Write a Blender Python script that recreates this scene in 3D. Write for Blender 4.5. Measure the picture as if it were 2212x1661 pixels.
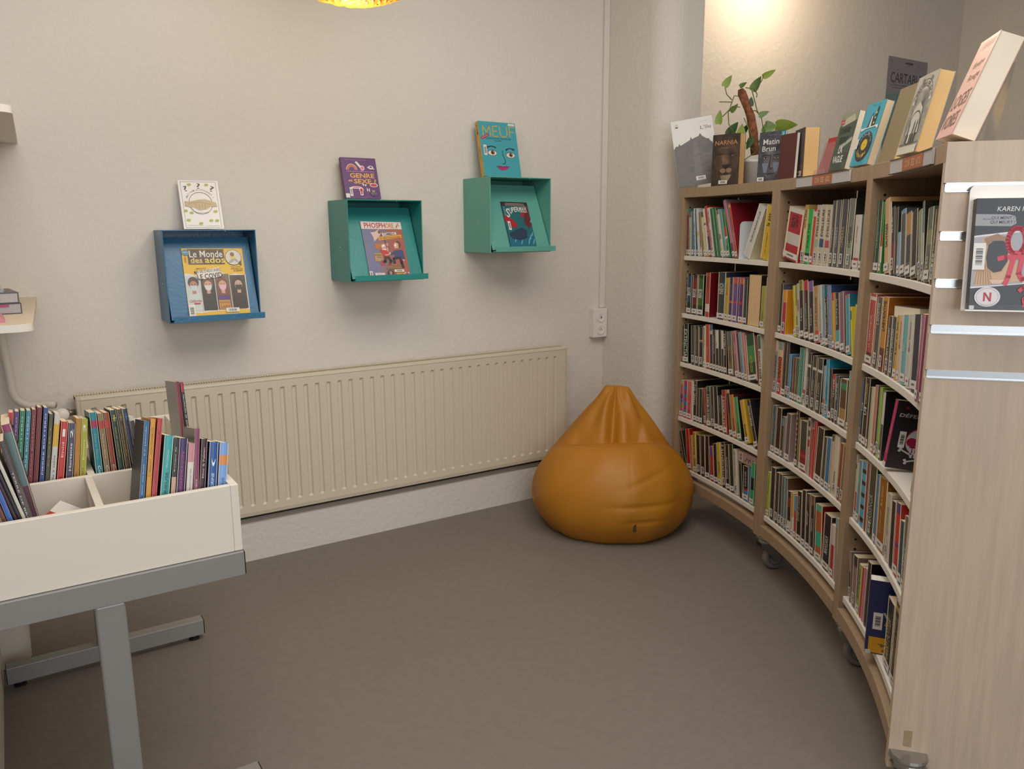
# A reading corner in a library: radiator wall, magazine boxes, bean bag, curved bookcase, book bins.
import bpy, bmesh, math, random
import numpy as np
from mathutils import Vector, Matrix
R_ = math.radians
for o in list(bpy.data.objects):
    bpy.data.objects.remove(o, do_unlink=True)
C = bpy.context.scene.collection
scn = bpy.context.scene
random.seed(4)

# ---------------------------------------------------------------- camera, world, lights, exposure
H = 1.37
YAW, PITCH, ROLL, FPX = (0.5716396972739929, 0.19586784441663696, -0.004574677501194684, 1712.2668630278731)
def make_camera():
    cam = bpy.data.cameras.new('camera')
    cam.sensor_width = 36.0
    cam.lens = FPX / 2212 * 36.0
    cam.clip_start = .05
    o = bpy.data.objects.new('camera', cam)
    C.objects.link(o)
    s, c = math.sin(YAW), math.cos(YAW)
    r = Vector((c, -s, 0)); f0 = Vector((s, c, 0)); dn = Vector((0, 0, -1))
    fw = f0 * math.cos(PITCH) + dn * math.sin(PITCH)
    down = dn * math.cos(PITCH) - f0 * math.sin(PITCH)
    cr, sr = math.cos(ROLL), math.sin(ROLL)
    r2 = r * cr - down * sr
    d2 = r * sr + down * cr
    m = Matrix((r2, -d2, -fw)).transposed().to_4x4()
    m.translation = Vector((0, 0, H))
    o.matrix_world = m
    scn.camera = o
make_camera()

world = bpy.data.worlds.new('world')
scn.world = world
world.use_nodes = True
world.node_tree.nodes['Background'].inputs[0].default_value = (.93, .96, 1.0, 1)
world.node_tree.nodes['Background'].inputs[1].default_value = .35

def area(name, loc, target, size, energy, col):
    l = bpy.data.lights.new(name, 'AREA')
    l.shape = 'RECTANGLE'; l.size, l.size_y = size
    l.energy = energy; l.color = col
    o = bpy.data.objects.new(name, l); C.objects.link(o)
    o.location = loc
    o.rotation_euler = (Vector(target) - Vector(loc)).to_track_quat('-Z', 'Y').to_euler()
    return o
def point(name, loc, energy, col, rad):
    l = bpy.data.lights.new(name, 'POINT')
    l.energy = energy; l.color = col; l.shadow_soft_size = rad
    o = bpy.data.objects.new(name, l); C.objects.link(o); o.location = loc
    return o
area('ceiling_lamp', (1.0, 1.1, 2.85), (1.0, 1.3, 0), (2.6, 1.6), 56, (1, .955, .90))
area('window_light', (.4, -2.6, 1.7), (1.3, 2.5, 1.0), (3.2, 1.9), 72, (.92, .96, 1.0))
point('pendant_bulb', (1.0, 2.43, 2.02), 8, (1, .80, .56), .12)
point('recess_lamp', (3.75, 2.95, 2.75), 14, (1, .80, .58), .10)

scn.view_settings.view_transform = 'Standard'
scn.view_settings.look = 'None'
scn.view_settings.gamma = 1.0
scn.view_settings.use_curve_mapping = False
scn.view_settings.exposure = 0.0
scn.cycles.use_denoising = True
scn.cycles.max_bounces = 8
scn.cycles.diffuse_bounces = 5
scn.cycles.transparent_max_bounces = 12

# ---------------------------------------------------------------- materials
def lin(h):
    h = h.lstrip('#')
    v = [int(h[i:i+2], 16) / 255 for i in (0, 2, 4)]
    return [x / 12.92 if x <= .04045 else ((x + .055) / 1.055) ** 2.4 for x in v]
_mats = {}
def M(col, rough=.5, gain=1.0, metal=0.0, kind=None, spec=None):
    key = (col, rough, gain, metal, kind)
    if key in _mats: return _mats[key]
    m = bpy.data.materials.new('paint_' + col.strip('#') + ('_' + kind if kind else ''))
    m.use_nodes = True
    nt = m.node_tree; b = nt.nodes['Principled BSDF']
    c = [min(.9, x * gain) for x in lin(col)]
    b.inputs['Base Color'].default_value = (*c, 1)
    b.inputs['Roughness'].default_value = rough
    b.inputs['Metallic'].default_value = metal
    if spec is not None: b.inputs['Specular IOR Level'].default_value = spec
    def noise(scale, detail=3, stretch=None):
        tc = nt.nodes.new('ShaderNodeTexCoord'); mp = nt.nodes.new('ShaderNodeMapping')
        nt.links.new(tc.outputs['Object'], mp.inputs[0])
        if stretch: mp.inputs['Scale'].default_value = stretch
        n = nt.nodes.new('ShaderNodeTexNoise')
        n.inputs['Scale'].default_value = scale; n.inputs['Detail'].default_value = detail
        nt.links.new(mp.outputs[0], n.inputs['Vector'])
        return n
    def bump(n, strength, dist):
        bp = nt.nodes.new('ShaderNodeBump')
        bp.inputs['Strength'].default_value = strength; bp.inputs['Distance'].default_value = dist
        nt.links.new(n.outputs[0], bp.inputs['Height']); nt.links.new(bp.outputs[0], b.inputs['Normal'])
    def ramp(n, c0, c1, p0=.3, p1=.7):
        r = nt.nodes.new('ShaderNodeValToRGB')
        r.color_ramp.elements[0].color = (*c0, 1); r.color_ramp.elements[1].color = (*c1, 1)
        r.color_ramp.elements[0].position = p0; r.color_ramp.elements[1].position = p1
        nt.links.new(n.outputs[0], r.inputs[0]); nt.links.new(r.outputs[0], b.inputs['Base Color'])
    if kind == 'plaster':
        bump(noise(42, 6), .30, .012)
        n2 = noise(1.6, 2); ramp(n2, [x * .985 for x in c], [x * 1.01 for x in c])
    elif kind == 'wood':
        n = noise(7, 5, (9, 9, .55)); ramp(n, [x * .93 for x in c], [min(1, x * 1.04) for x in c], .35, .65)
    elif kind == 'vinyl':
        n = noise(30, 6); ramp(n, [x * .95 for x in c], [x * 1.05 for x in c])
    elif kind == 'leather':
        bump(noise(260, 2), .10, .001)
    elif kind == 'hammered':
        bump(noise(90, 1.5), .35, .002)
    elif kind == 'moss':
        n = noise(60, 6); bump(n, .9, .006); ramp(n, [x * .5 for x in c], [min(1, x * 1.5) for x in c])
    elif kind == 'pages':
        n = noise(4, 2, (140, 1, 1)); ramp(n, [x * .84 for x in c], c, .35, .6)
    elif kind == 'leaf':
        b.inputs['Subsurface Weight'].default_value = .0
        n = noise(14, 3); ramp(n, [x * .75 for x in c], [x * 1.15 for x in c])
    elif kind == 'photo':
        n = noise(28, 5); ramp(n, [x * .35 for x in c], [min(1, x * 1.6) for x in c], .3, .7)
    elif kind == 'stone':
        n = noise(24, 6, (1, 4, 4)); ramp(n, [x * .55 for x in c], [min(1, x * 1.4) for x in c], .3, .72)
    elif kind == 'clear':
        b.inputs['Transmission Weight'].default_value = 1.0
        b.inputs['IOR'].default_value = 1.25
        b.inputs['Alpha'].default_value = .38
    elif kind == 'lamp':
        b.inputs['Emission Color'].default_value = (*c, 1)
        b.inputs['Emission Strength'].default_value = 5.0
    _mats[key] = m
    return m
BG = .88                                  # printed colours
def P(col, rough=.42): return M(col, rough, BG)

# ---------------------------------------------------------------- mesh helpers
class MB:
    def __init__(s): s.v = []; s.f = []; s.m = []
    def add(s, vs, fs, mi=0):
        n = len(s.v); s.v += [tuple(v) for v in vs]
        s.f += [tuple(n + i for i in f) for f in fs]; s.m += [mi] * len(fs); return s
    def box(s, x0, x1, y0, y1, z0, z1, mi=0, T=None):
        vs = [(x, y, z) for z in (z0, z1) for y in (y0, y1) for x in (x0, x1)]
        if T is not None: vs = [T @ Vector(v) for v in vs]
        return s.add(vs, [(0, 2, 3, 1), (4, 5, 7, 6), (0, 1, 5, 4), (2, 6, 7, 3), (0, 4, 6, 2), (1, 3, 7, 5)], mi)
    def prism(s, pts, z0, z1, mi=0, T=None):          # pts: outline in xy (counter-clockwise)
        n = len(pts)
        vs = [(x, y, z0) for x, y in pts] + [(x, y, z1) for x, y in pts]
        if T is not None: vs = [T @ Vector(v) for v in vs]
        fs = [tuple(range(n - 1, -1, -1)), tuple(range(n, 2 * n))]
        fs += [(i, (i + 1) % n, n + (i + 1) % n, n + i) for i in range(n)]
        return s.add(vs, fs, mi)
    def tube(s, pts, r, n=8, mi=0, cap=True):
        pts = [Vector(p) for p in pts]
        rs = r if isinstance(r, (list, tuple)) else [r] * len(pts)
        up = Vector((0, 0, 1)); rings = []
        for i, p in enumerate(pts):
            d = (pts[min(i + 1, len(pts) - 1)] - pts[max(i - 1, 0)]).normalized()
            a = d.cross(up) if abs(d.dot(up)) < .95 else d.cross(Vector((1, 0, 0)))
            a.normalize(); b = a.cross(d).normalized()
            rings.append([p + (a * math.cos(2 * math.pi * k / n) + b * math.sin(2 * math.pi * k / n)) * rs[i] for k in range(n)])
        vs = [q for ring in rings for q in ring]
        fs = []
        for i in range(len(pts) - 1):
            for k in range(n):
                fs.append((i * n + k, i * n + (k + 1) % n, (i + 1) * n + (k + 1) % n, (i + 1) * n + k))
        if cap:
            fs.append(tuple(range(n - 1, -1, -1))); fs.append(tuple((len(pts) - 1) * n + k for k in range(n)))
        return s.add(vs, fs, mi)
    def lathe(s, prof, n=24, mi=0, T=None, cap=True):  # prof: (r, z)
        vs = [(r * math.cos(2 * math.pi * k / n), r * math.sin(2 * math.pi * k / n), z) for r, z in prof for k in range(n)]
        if T is not None: vs = [T @ Vector(v) for v in vs]
        fs = [(i * n + k, i * n + (k + 1) % n, (i + 1) * n + (k + 1) % n, (i + 1) * n + k) for i in range(len(prof) - 1) for k in range(n)]
        if cap:
            fs.append(tuple(range(n - 1, -1, -1))); fs.append(tuple((len(prof) - 1) * n + k for k in range(n)))
        return s.add(vs, fs, mi)
    def build(s, name, mats, parent=None, T=None, smooth=False, bevel=0):
        me = bpy.data.meshes.new(name)
        me.from_pydata([tuple(v) for v in s.v], [], s.f)
        if not isinstance(mats, (list, tuple)): mats = [mats]
        for m in mats: me.materials.append(m)
        if len(mats) > 1: me.polygons.foreach_set('material_index', s.m)
        if smooth: me.polygons.foreach_set('use_smooth', [True] * len(me.polygons))
        me.update()
        o = bpy.data.objects.new(name, me); C.objects.link(o)
        if parent is not None: o.parent = parent
        if T is not None: o.matrix_local = T
        if bevel:
            b = o.modifiers.new('bevel', 'BEVEL'); b.width = bevel; b.segments = 2; b.limit_method = 'ANGLE'
        return o
def tag(o, label, cat, group=None):
    o['label'] = label; o['category'] = cat
    if group: o['group'] = group
    return o
def thing(name, label, cat, T=None, group=None):
    o = bpy.data.objects.new(name, None); C.objects.link(o)
    o.empty_display_size = .05
    if T is not None: o.matrix_world = T
    return tag(o, label, cat, group)
def struct(o):
    o['kind'] = 'structure'; return o
def frame(loc, x, y, z):
    m = Matrix((Vector(x), Vector(y), Vector(z))).transposed().to_4x4()
    m.translation = Vector(loc); return m

_txt = {}
def text_mesh(s, bold=0.0):
    key = (s, bold)
    if key in _txt: return _txt[key]
    cu = bpy.data.curves.new('lettering', 'FONT')
    cu.body = s; cu.size = 1; cu.resolution_u = 2; cu.offset = bold * .45; cu.fill_mode = 'FRONT'
    ob = bpy.data.objects.new('lettering', cu); C.objects.link(ob)
    dg = bpy.context.evaluated_depsgraph_get()
    ev = ob.evaluated_get(dg); me = ev.to_mesh()
    vs = [tuple(v.co) for v in me.vertices]; fs = [tuple(p.vertices) for p in me.polygons]
    ev.to_mesh_clear()
    bpy.data.objects.remove(ob, do_unlink=True); bpy.data.curves.remove(cu)
    if vs:
        x0 = min(v[0] for v in vs); x1 = max(v[0] for v in vs); y0 = min(v[1] for v in vs); y1 = max(v[1] for v in vs)
        vs = [(v[0] - (x0 + x1) / 2, v[1] - (y0 + y1) / 2) for v in vs]
        _txt[key] = (vs, fs, x1 - x0, y1 - y0)
    else: _txt[key] = ([], [], 1, 1)
    return _txt[key]

class Print:
    """Flat printed matter: shapes in fractions of a sheet w wide and h high, stacked in hair-thin layers."""
    def __init__(s, w, h, step=.00006): s.w, s.h, s.mb, s.cols, s.z, s.step = w, h, MB(), [], .0004, step
    def mi(s, col):
        if col not in s.cols: s.cols.append(col)
        return s.cols.index(col)
    def poly(s, pts, col):
        s.mb.add([(x * s.w, y * s.h, s.z) for x, y in pts], [tuple(range(len(pts)))], s.mi(col)); s.z += s.step; return s
    def rect(s, x0, y0, x1, y1, col): return s.poly([(x0, y0), (x1, y0), (x1, y1), (x0, y1)], col)
    def disc(s, cx, cy, rx, ry, col, n=28):             # radii in fractions of the width
        k = s.w / s.h
        return s.poly([(cx + rx * math.cos(2 * math.pi * i / n), cy + ry * k * math.sin(2 * math.pi * i / n)) for i in range(n)], col)
    def line(s, pts, wd, col):
        for (x0, y0), (x1, y1) in zip(pts[:-1], pts[1:]):
            a = Vector((x0 * s.w, y0 * s.h)); b = Vector((x1 * s.w, y1 * s.h)); d = (b - a)
            if d.length < 1e-9: continue
            d.normalize(); n = Vector((-d.y, d.x)) * wd * s.w / 2; e = d * wd * s.w * .3
            q = [a - n - e, b - n + e, b + n + e, a + n - e]
            s.mb.add([(p.x, p.y, s.z) for p in q], [(0, 1, 2, 3)], s.mi(col))
        s.z += s.step; return s
    def arc(s, cx, cy, rx, a0, a1, wd, col, n=16, ry=None):
        k = s.w / s.h; ry = ry or rx
        return s.line([(cx + rx * math.cos(R_(a0 + (a1 - a0) * i / n)), cy + ry * k * math.sin(R_(a0 + (a1 - a0) * i / n))) for i in range(n + 1)], wd, col)
    def text(s, t, cx, cy, wd, col, hh=None, rot=0, bold=.0, shear=0.0):
        vs, fs, tw, th = text_mesh(t, bold)
        if not vs: return s
        kx = wd * s.w / tw; ky = hh * s.h / th if hh else kx
        c, sn = math.cos(R_(rot)), math.sin(R_(rot))
        out = []
        for x, y in vs:
            x, y = x * kx + y * ky * shear, y * ky
            out.append((cx * s.w + x * c - y * sn, cy * s.h + x * sn + y * c, s.z))
        s.mb.add(out, fs, s.mi(col)); s.z += s.step; return s
    def barcode(s, x0, y0, x1, y1, horizontal=True):
        s.rect(x0, y0, x1, y1, '#e6e2dc')
        n = 11
        for i in range(n):
            a = .18 + .64 * i / n; b = a + .64 / n * (.3 + .45 * ((i * 7) % 3) / 2)
            if horizontal: s.rect(x0 + (x1 - x0) * a, y0 + (y1 - y0) * .22, x0 + (x1 - x0) * b, y0 + (y1 - y0) * .78, '#2a2828')
            else: s.rect(x0 + (x1 - x0) * .22, y0 + (y1 - y0) * a, x0 + (x1 - x0) * .78, y0 + (y1 - y0) * b, '#2a2828')
        return s
    def build(s, name, parent, T=None, rough=.35):
        kinds = {'~': 'photo', '^': 'stone'}
        mats = [M(c[1:], rough, BG, kind=kinds[c[0]]) if c[0] in kinds else P(c, rough) for c in s.cols]
        return s.mb.build(name, mats, parent, T)

# ---------------------------------------------------------------- the room
WALL = M('#d8d1c6', .85, kind='plaster')
struct(MB().box(-3, 8, -4, 3.5, -.12, 0).build('floor', M('#776e65', .52, kind='vinyl', spec=.35)))
struct(MB().box(-3, 8, -4, 3.5, 2.95, 3.1).build('ceiling', M('#e2ddd5', .9)))
struct(MB().box(-3, 2.705, 3.30, 3.5, 0, 2.95).build('wall_back', WALL))
struct(MB().box(2.705, 8, 3.32, 3.5, 0, 2.95).build('wall_far', WALL))
b = MB()
cx, cy, rr = 2.82, 2.985, .115
out = [(2.705, 3.31)] + [(cx - rr * math.cos(R_(a)), cy - rr * math.sin(R_(a))) for a in range(0, 91, 9)] + [(2.935, 2.87), (2.935, 3.31)]
b.prism(out, 0, 2.95)
struct(b.build('wall_pier', WALL))
struct(MB().box(5.95, 6.1, -4, 3.32, 0, 2.95).build('wall_right', WALL))
struct(MB().box(-3.1, -3, -4, 3.5, 0, 2.95).build('wall_left', WALL))
struct(MB().box(-3, 2.702, 3.22, 3.299, 0, .1705).build('baseboard_back', M('#cfc8bd', .6, kind='plaster')))
struct(MB().box(-3, 2.702, 3.215, 3.299, .171, .190).build('trim_1', M('#7d746c', .55)))
b = MB()
out = [(-.5, 2.1), (-.125, 2.1), (-.12, 2.80)] + [(-.075 - .035 + .07 * math.sin(R_(a)), 2.86 - .05 * math.cos(R_(a))) for a in range(10, 91, 16)] + [(-.04, 3.21), (-.5, 3.21)]
b.prism(out, 0, .47)
struct(b.build('trim_2', M('#d3ccc1', .7, kind='plaster')))

# ---------------------------------------------------------------- radiator, pipe, socket
def radiator():
    T = Matrix.Translation((1.29, 3.24, .2))
    r = thing('radiator', 'long cream ribbed panel radiator mounted low along the back wall', 'radiator', T)
    cream = M('#cdc1ab', .38)
    def pt(x, y, z): return (x - 1.29, y - 3.24, z - .2)
    x0, x1, z0, z1, y = .1865, 2.3974, .2, .774, 3.2
    # front panel: profile along X, three bands in Z
    xs = [(x0, .012), (x0 + .003, .002), (x0 + .012, 0), (x0 + .0125, .003), (x0 + .0155, .003), (x0 + .016, 0)]
    prof = []
    g = x0 + .0455
    while g < x1 - .05:
        prof += [(g, 0), (g + .004, .0075), (g + .016, .0075), (g + .0205, 0)]
        g += .0494
    flat = [(p[0], 0) for p in prof]
    endx = [(x1 - .016, 0), (x1 - .0155, .003), (x1 - .0125, .003), (x1 - .012, 0), (x1 - .003, .002), (x1, .012)]
    cols_g = xs + prof + endx; cols_f = xs + flat + endx
    edge = [(p[0], max(p[1], .012)) for p in cols_f]; lipd = [(p[0], max(p[1], .003)) for p in cols_f]; lip2 = [(p[0], max(p[1], .002)) for p in cols_f]
    rows = [(z0, edge), (z0 + .002, lip2), (z0 + .0115, cols_f), (z0 + .012, lipd), (z0 + .015, lipd), (z0 + .0155, cols_f), (.243, cols_f), (.250, cols_g),
            (.724, cols_g), (.731, cols_f), (z1 - .0155, cols_f), (z1 - .015, lipd), (z1 - .012, lipd), (z1 - .0115, cols_f), (z1 - .002, lip2), (z1, edge)]
    mb = MB(); n = len(cols_f)
    vs = [pt(p[0], y + p[1], z) for z, cs in rows for p in cs]
    fs = [(i * n + k, i * n + k + 1, (i + 1) * n + k + 1, (i + 1) * n + k) for i in range(len(rows) - 1) for k in range(n - 1)]
    mb.add(vs, fs)
    mb.build('front_panel', cream, r)
    MB().box(*[v for v in (x0 + .002 - 1.29, x1 - .002 - 1.29, 3.262 - 3.24, 3.275 - 3.24, .003, .57)]).build('rear_panel', cream, r)
    for x in (x0, x1 - .003):
        MB().box(x - 1.29, x + .003 - 1.29, 3.212 - 3.24, 3.275 - 3.24, 0, .572).build('side_cover', cream, r)
    mb = MB(); k = 0
    mb.box(x0 - 1.29, x1 - 1.29, 3.212 - 3.24, 3.219 - 3.24, .564, .5745); mb.box(x0 - 1.29, x1 - 1.29, 3.268 - 3.24, 3.277 - 3.24, .564, .5745)
    x = x0
    while x < x1 - .002:
        mb.box(x - 1.29, x + .0026 - 1.29, 3.219 - 3.24, 3.268 - 3.24, .560, .573); x += .0095
    mb.build('top_grille', cream, r)
    MB().box(x0 + .004 - 1.29, x1 - .004 - 1.29, 3.2155 - 3.24, 3.261 - 3.24, .02, .553).build('convector', M('#4a4238', .7), r)
    # valve
    v = MB().tube([(.185 - 1.29, -.005, .515), (.150 - 1.29, -.005, .515)], .011, 10).tube([(.16 - 1.29, -.03, .515), (.16 - 1.29, .03, .515)], .009, 10).build('valve_body', M('#8d8578', .35, metal=.8), r, smooth=True)
    Tn = Matrix.Translation((.140 - 1.29, -.02, .510)) @ Matrix.Rotation(R_(72), 4, 'X')
    kb = MB().lathe([(.006, -.02), (.019, -.02), (.022, -.012), (.022, .012), (.0235, .016), (.0235, .036), (.019, .042), (.004, .044)], 28, T=Tn).build('thermostat_knob', M('#e2dccf', .4), r, smooth=True)
    pr = Print(.02, .02); pr.text('3 2', .5, .5, .7, '#1d1c1b', bold=.03)
    pr.build('lettering', kb, Tn @ Matrix.Translation((-.010, .0242, .034)) @ Matrix.Rotation(R_(-90), 4, 'X') @ Matrix.Translation((0, -.010, 0)))
radiator()
pts = [(-.018, 3.27, 1.112), (-.012, 3.27, .98), (-.004, 3.27, .88)] + [(.066 - .068 * math.cos(R_(a)), 3.268, .815 - .068 * math.sin(R_(a))) for a in range(0, 91, 15)] + [(.105, 3.262, .7475), (.125, 3.25, .7475)]
tag(MB().tube(pts, .0135, 14).build('heating_pipe', M('#cfc7ba', .5), smooth=True), 'off-white painted heating pipe bending down the wall to the radiator valve', 'pipe')

def socket():
    r = thing('socket_box', 'white corner socket box with two round outlets beneath the cable trunking', 'socket', Matrix.Translation((2.655, 3.279, .79)))
    white = M('#dfdad3', .4)
    MB().box(-.044, .0465, -.019, .0208, .005, .157).build('housing', white, r, bevel=.003)
    for z, usb in ((.111, True), (.045, False)):
        T = Matrix.Translation((.004, -.0192, z)) @ Matrix.Rotation(R_(90), 4, 'X')
        s = MB().lathe([(.0275, 0), (.0275, .0015), (.025, .0028), (.0215, .0012), (.003, .0008)], 36, T=T).build('usb_outlet' if usb else 'power_outlet', white, r, smooth=True)
        pr = Print(.03, .03)
        if usb:
            pr.rect(.36, .53, .66, .66, '#1b1918'); pr.rect(.36, .33, .66, .46, '#1b1918')
        else:
            for x, y in ((.27, .44), (.73, .44), (.5, .68)): pr.disc(x, y, .07, .07, '#1b1918', 12)
        pr.build('openings', s, T @ Matrix.Translation((-.015, -.015, .0015)))
socket()
tag(MB().box(2.672, 2.7045, 3.283, 3.2995, .948, 2.95).build('cable_trunking', M('#d6d0c7', .5), bevel=.003), 'white vertical cable trunking running up the corner above the socket', 'trunking')

# ---------------------------------------------------------------- pendant lamp
def pendant():
    c = Vector((1.0, 2.43, 2.197))
    r = thing('pendant_lamp', 'golden woven wicker pendant lampshade hanging from the ceiling, only its glowing underside in view', 'lamp', Matrix.Translation(c))
    gold = M('#c98f35', .5)
    rx, rz = .25, .155
    mb = MB()
    for i in range(1, 34):
        t = -90 + i * 4.5
        rr, z = rx * math.cos(R_(t)), rz * math.sin(R_(t))
        n = 44
        mb.tube([(rr * math.cos(2 * math.pi * k / n), rr * math.sin(2 * math.pi * k / n), z + .0022 * math.sin(k * 1.9 + i * 1.3)) for k in range(n + 1)], .0042, 5, cap=False)
    mb.build('shade', gold, r)
    mb = MB()
    for k in range(24):
        a = 2 * math.pi * k / 24
        mb.tube([(rx * math.cos(R_(t)) * math.cos(a), rx * math.cos(R_(t)) * math.sin(a), rz * math.sin(R_(t))) for t in range(-88, 70, 8)], .003, 5)
    mb.build('shade_ribs', gold, r)
    MB().lathe([(.004, -.1), (.03, -.085), (.042, -.06), (.03, -.02), (.014, .0)], 20).build('bulb', M('#ffd9a0', .5, kind='lamp'), r, smooth=True)
    MB().tube([(0, 0, 0), (0, 0, .752)], .004, 8).build('cord', M('#2b2825', .5), r)
pendant()

# ---------------------------------------------------------------- magazine boxes on the wall
def wall_box(x0, x1, z0, z1, yf, col, edge, label):
    w, d, h = x1 - x0, 3.2985 - yf, z1 - z0
    r = thing('magazine_box', label, 'wall box', Matrix.Translation((x0, yf, z0)), 'metal magazine boxes on the back wall')
    m = M(col, .33, kind='hammered'); t = .004
    sh = MB()
    sh.box(0, t, 0, d, 0, h); sh.box(w - t, w, 0, d, 0, h); sh.box(t, w - t, 0, d, h - t, h); sh.box(t, w - t, .012, d, 0, t); sh.box(t, w - t, d - t, d, t, h - t)
    sh.build('shell', m, r, bevel=.0012)
    # sloping shelf with an upturned lip
    yt = d * .55
    pn = MB(); a = Vector((0, -.004, .012)); b_ = Vector((0, yt, h - .030))
    n = Vector((0, -(b_.z - a.z), b_.y - a.y)).normalized() * .003
    for xa, xb in ((t + .004, w - t - .004),):
        q = [a, b_, b_ + n, a + n]
        vs = [(xa, p.y, p.z) for p in q] + [(xb, p.y, p.z) for p in q]
        pn.add(vs, [(3, 2, 1, 0), (4, 5, 6, 7), (0, 1, 5, 4), (1, 2, 6, 5), (2, 3, 7, 6), (3, 0, 4, 7)])
    p = pn.build('sloping_panel', m, r)
    lip = MB().box(.012, w + .008, -.026, -.001, .004, .0085).box(.012, w + .008, -.0295, -.026, .004, .027)
    lip.build('lip', m, p, bevel=.001)
    MB().lathe([(.0035, 0), (.0035, .002), (.001, .0028)], 10, T=Matrix.Translation((w * .68, .02, h - t)) @ Matrix.Rotation(R_(180), 4, 'X')).build('screw', M('#d9d5cf', .3, metal=.6), r)
    MB().lathe([(.0025, 0), (.0025, .001), (.001, .0014)], 8, T=Matrix.Translation((0, d * .45, h * .42)) @ Matrix.Rotation(R_(-90), 4, 'Y')).build('screw', M('#d9d5cf', .3, metal=.6), r)
    # frame of the sloping face for a magazine: origin at the lip, x right, y up the slope, z out
    u = (b_ - a).normalized(); nn = n.normalized()
    o = Vector((x0, yf, z0)) + a + n + nn * .0006
    return frame(o, (1, 0, 0), u, nn), (b_ - a).length
B1 = wall_box(.514, .849, 1.0255, 1.3655, 3.130, '#2f6a8f', '#1d4560', 'dark blue metal magazine box, leftmost and lowest of the three on the wall')
B2 = wall_box(1.203, 1.535, 1.1525, 1.4825, 3.082, '#2b8580', '#12443f', 'deep teal metal magazine box, middle one of the three on the wall')
B3 = wall_box(1.858, 2.187, 1.2575, 1.5895, 3.060, '#5fa394', '#2b5a50', 'pale sea green metal magazine box, highest of the three on the wall')

def sheet_book(name, label, cat, T, w, h, t, col, edge='#e8e2d6', group=None, spine=None, pages_inset=.0012, cover_t=.0007):
    """A book or magazine lying in its own frame: x right, y up, z out of the front cover; spine on the left."""
    r = thing(name, label, cat, T, group)
    mb = MB()
    mb.box(0, w, 0, h, t - cover_t, t, 0); mb.box(0, w, 0, h, 0, cover_t, 0); mb.box(-.0004, cover_t, 0, h, 0, t, 1)
    mb.build('cover', [P(col), P(spine or col)], r)
    if t > .0022:
        MB().box(cover_t, w - pages_inset, pages_inset, h - pages_inset, cover_t, t - cover_t).build('page_block', M(edge, .8, kind='pages'), r)
    return r, Matrix.Translation((0, 0, t))

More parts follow.
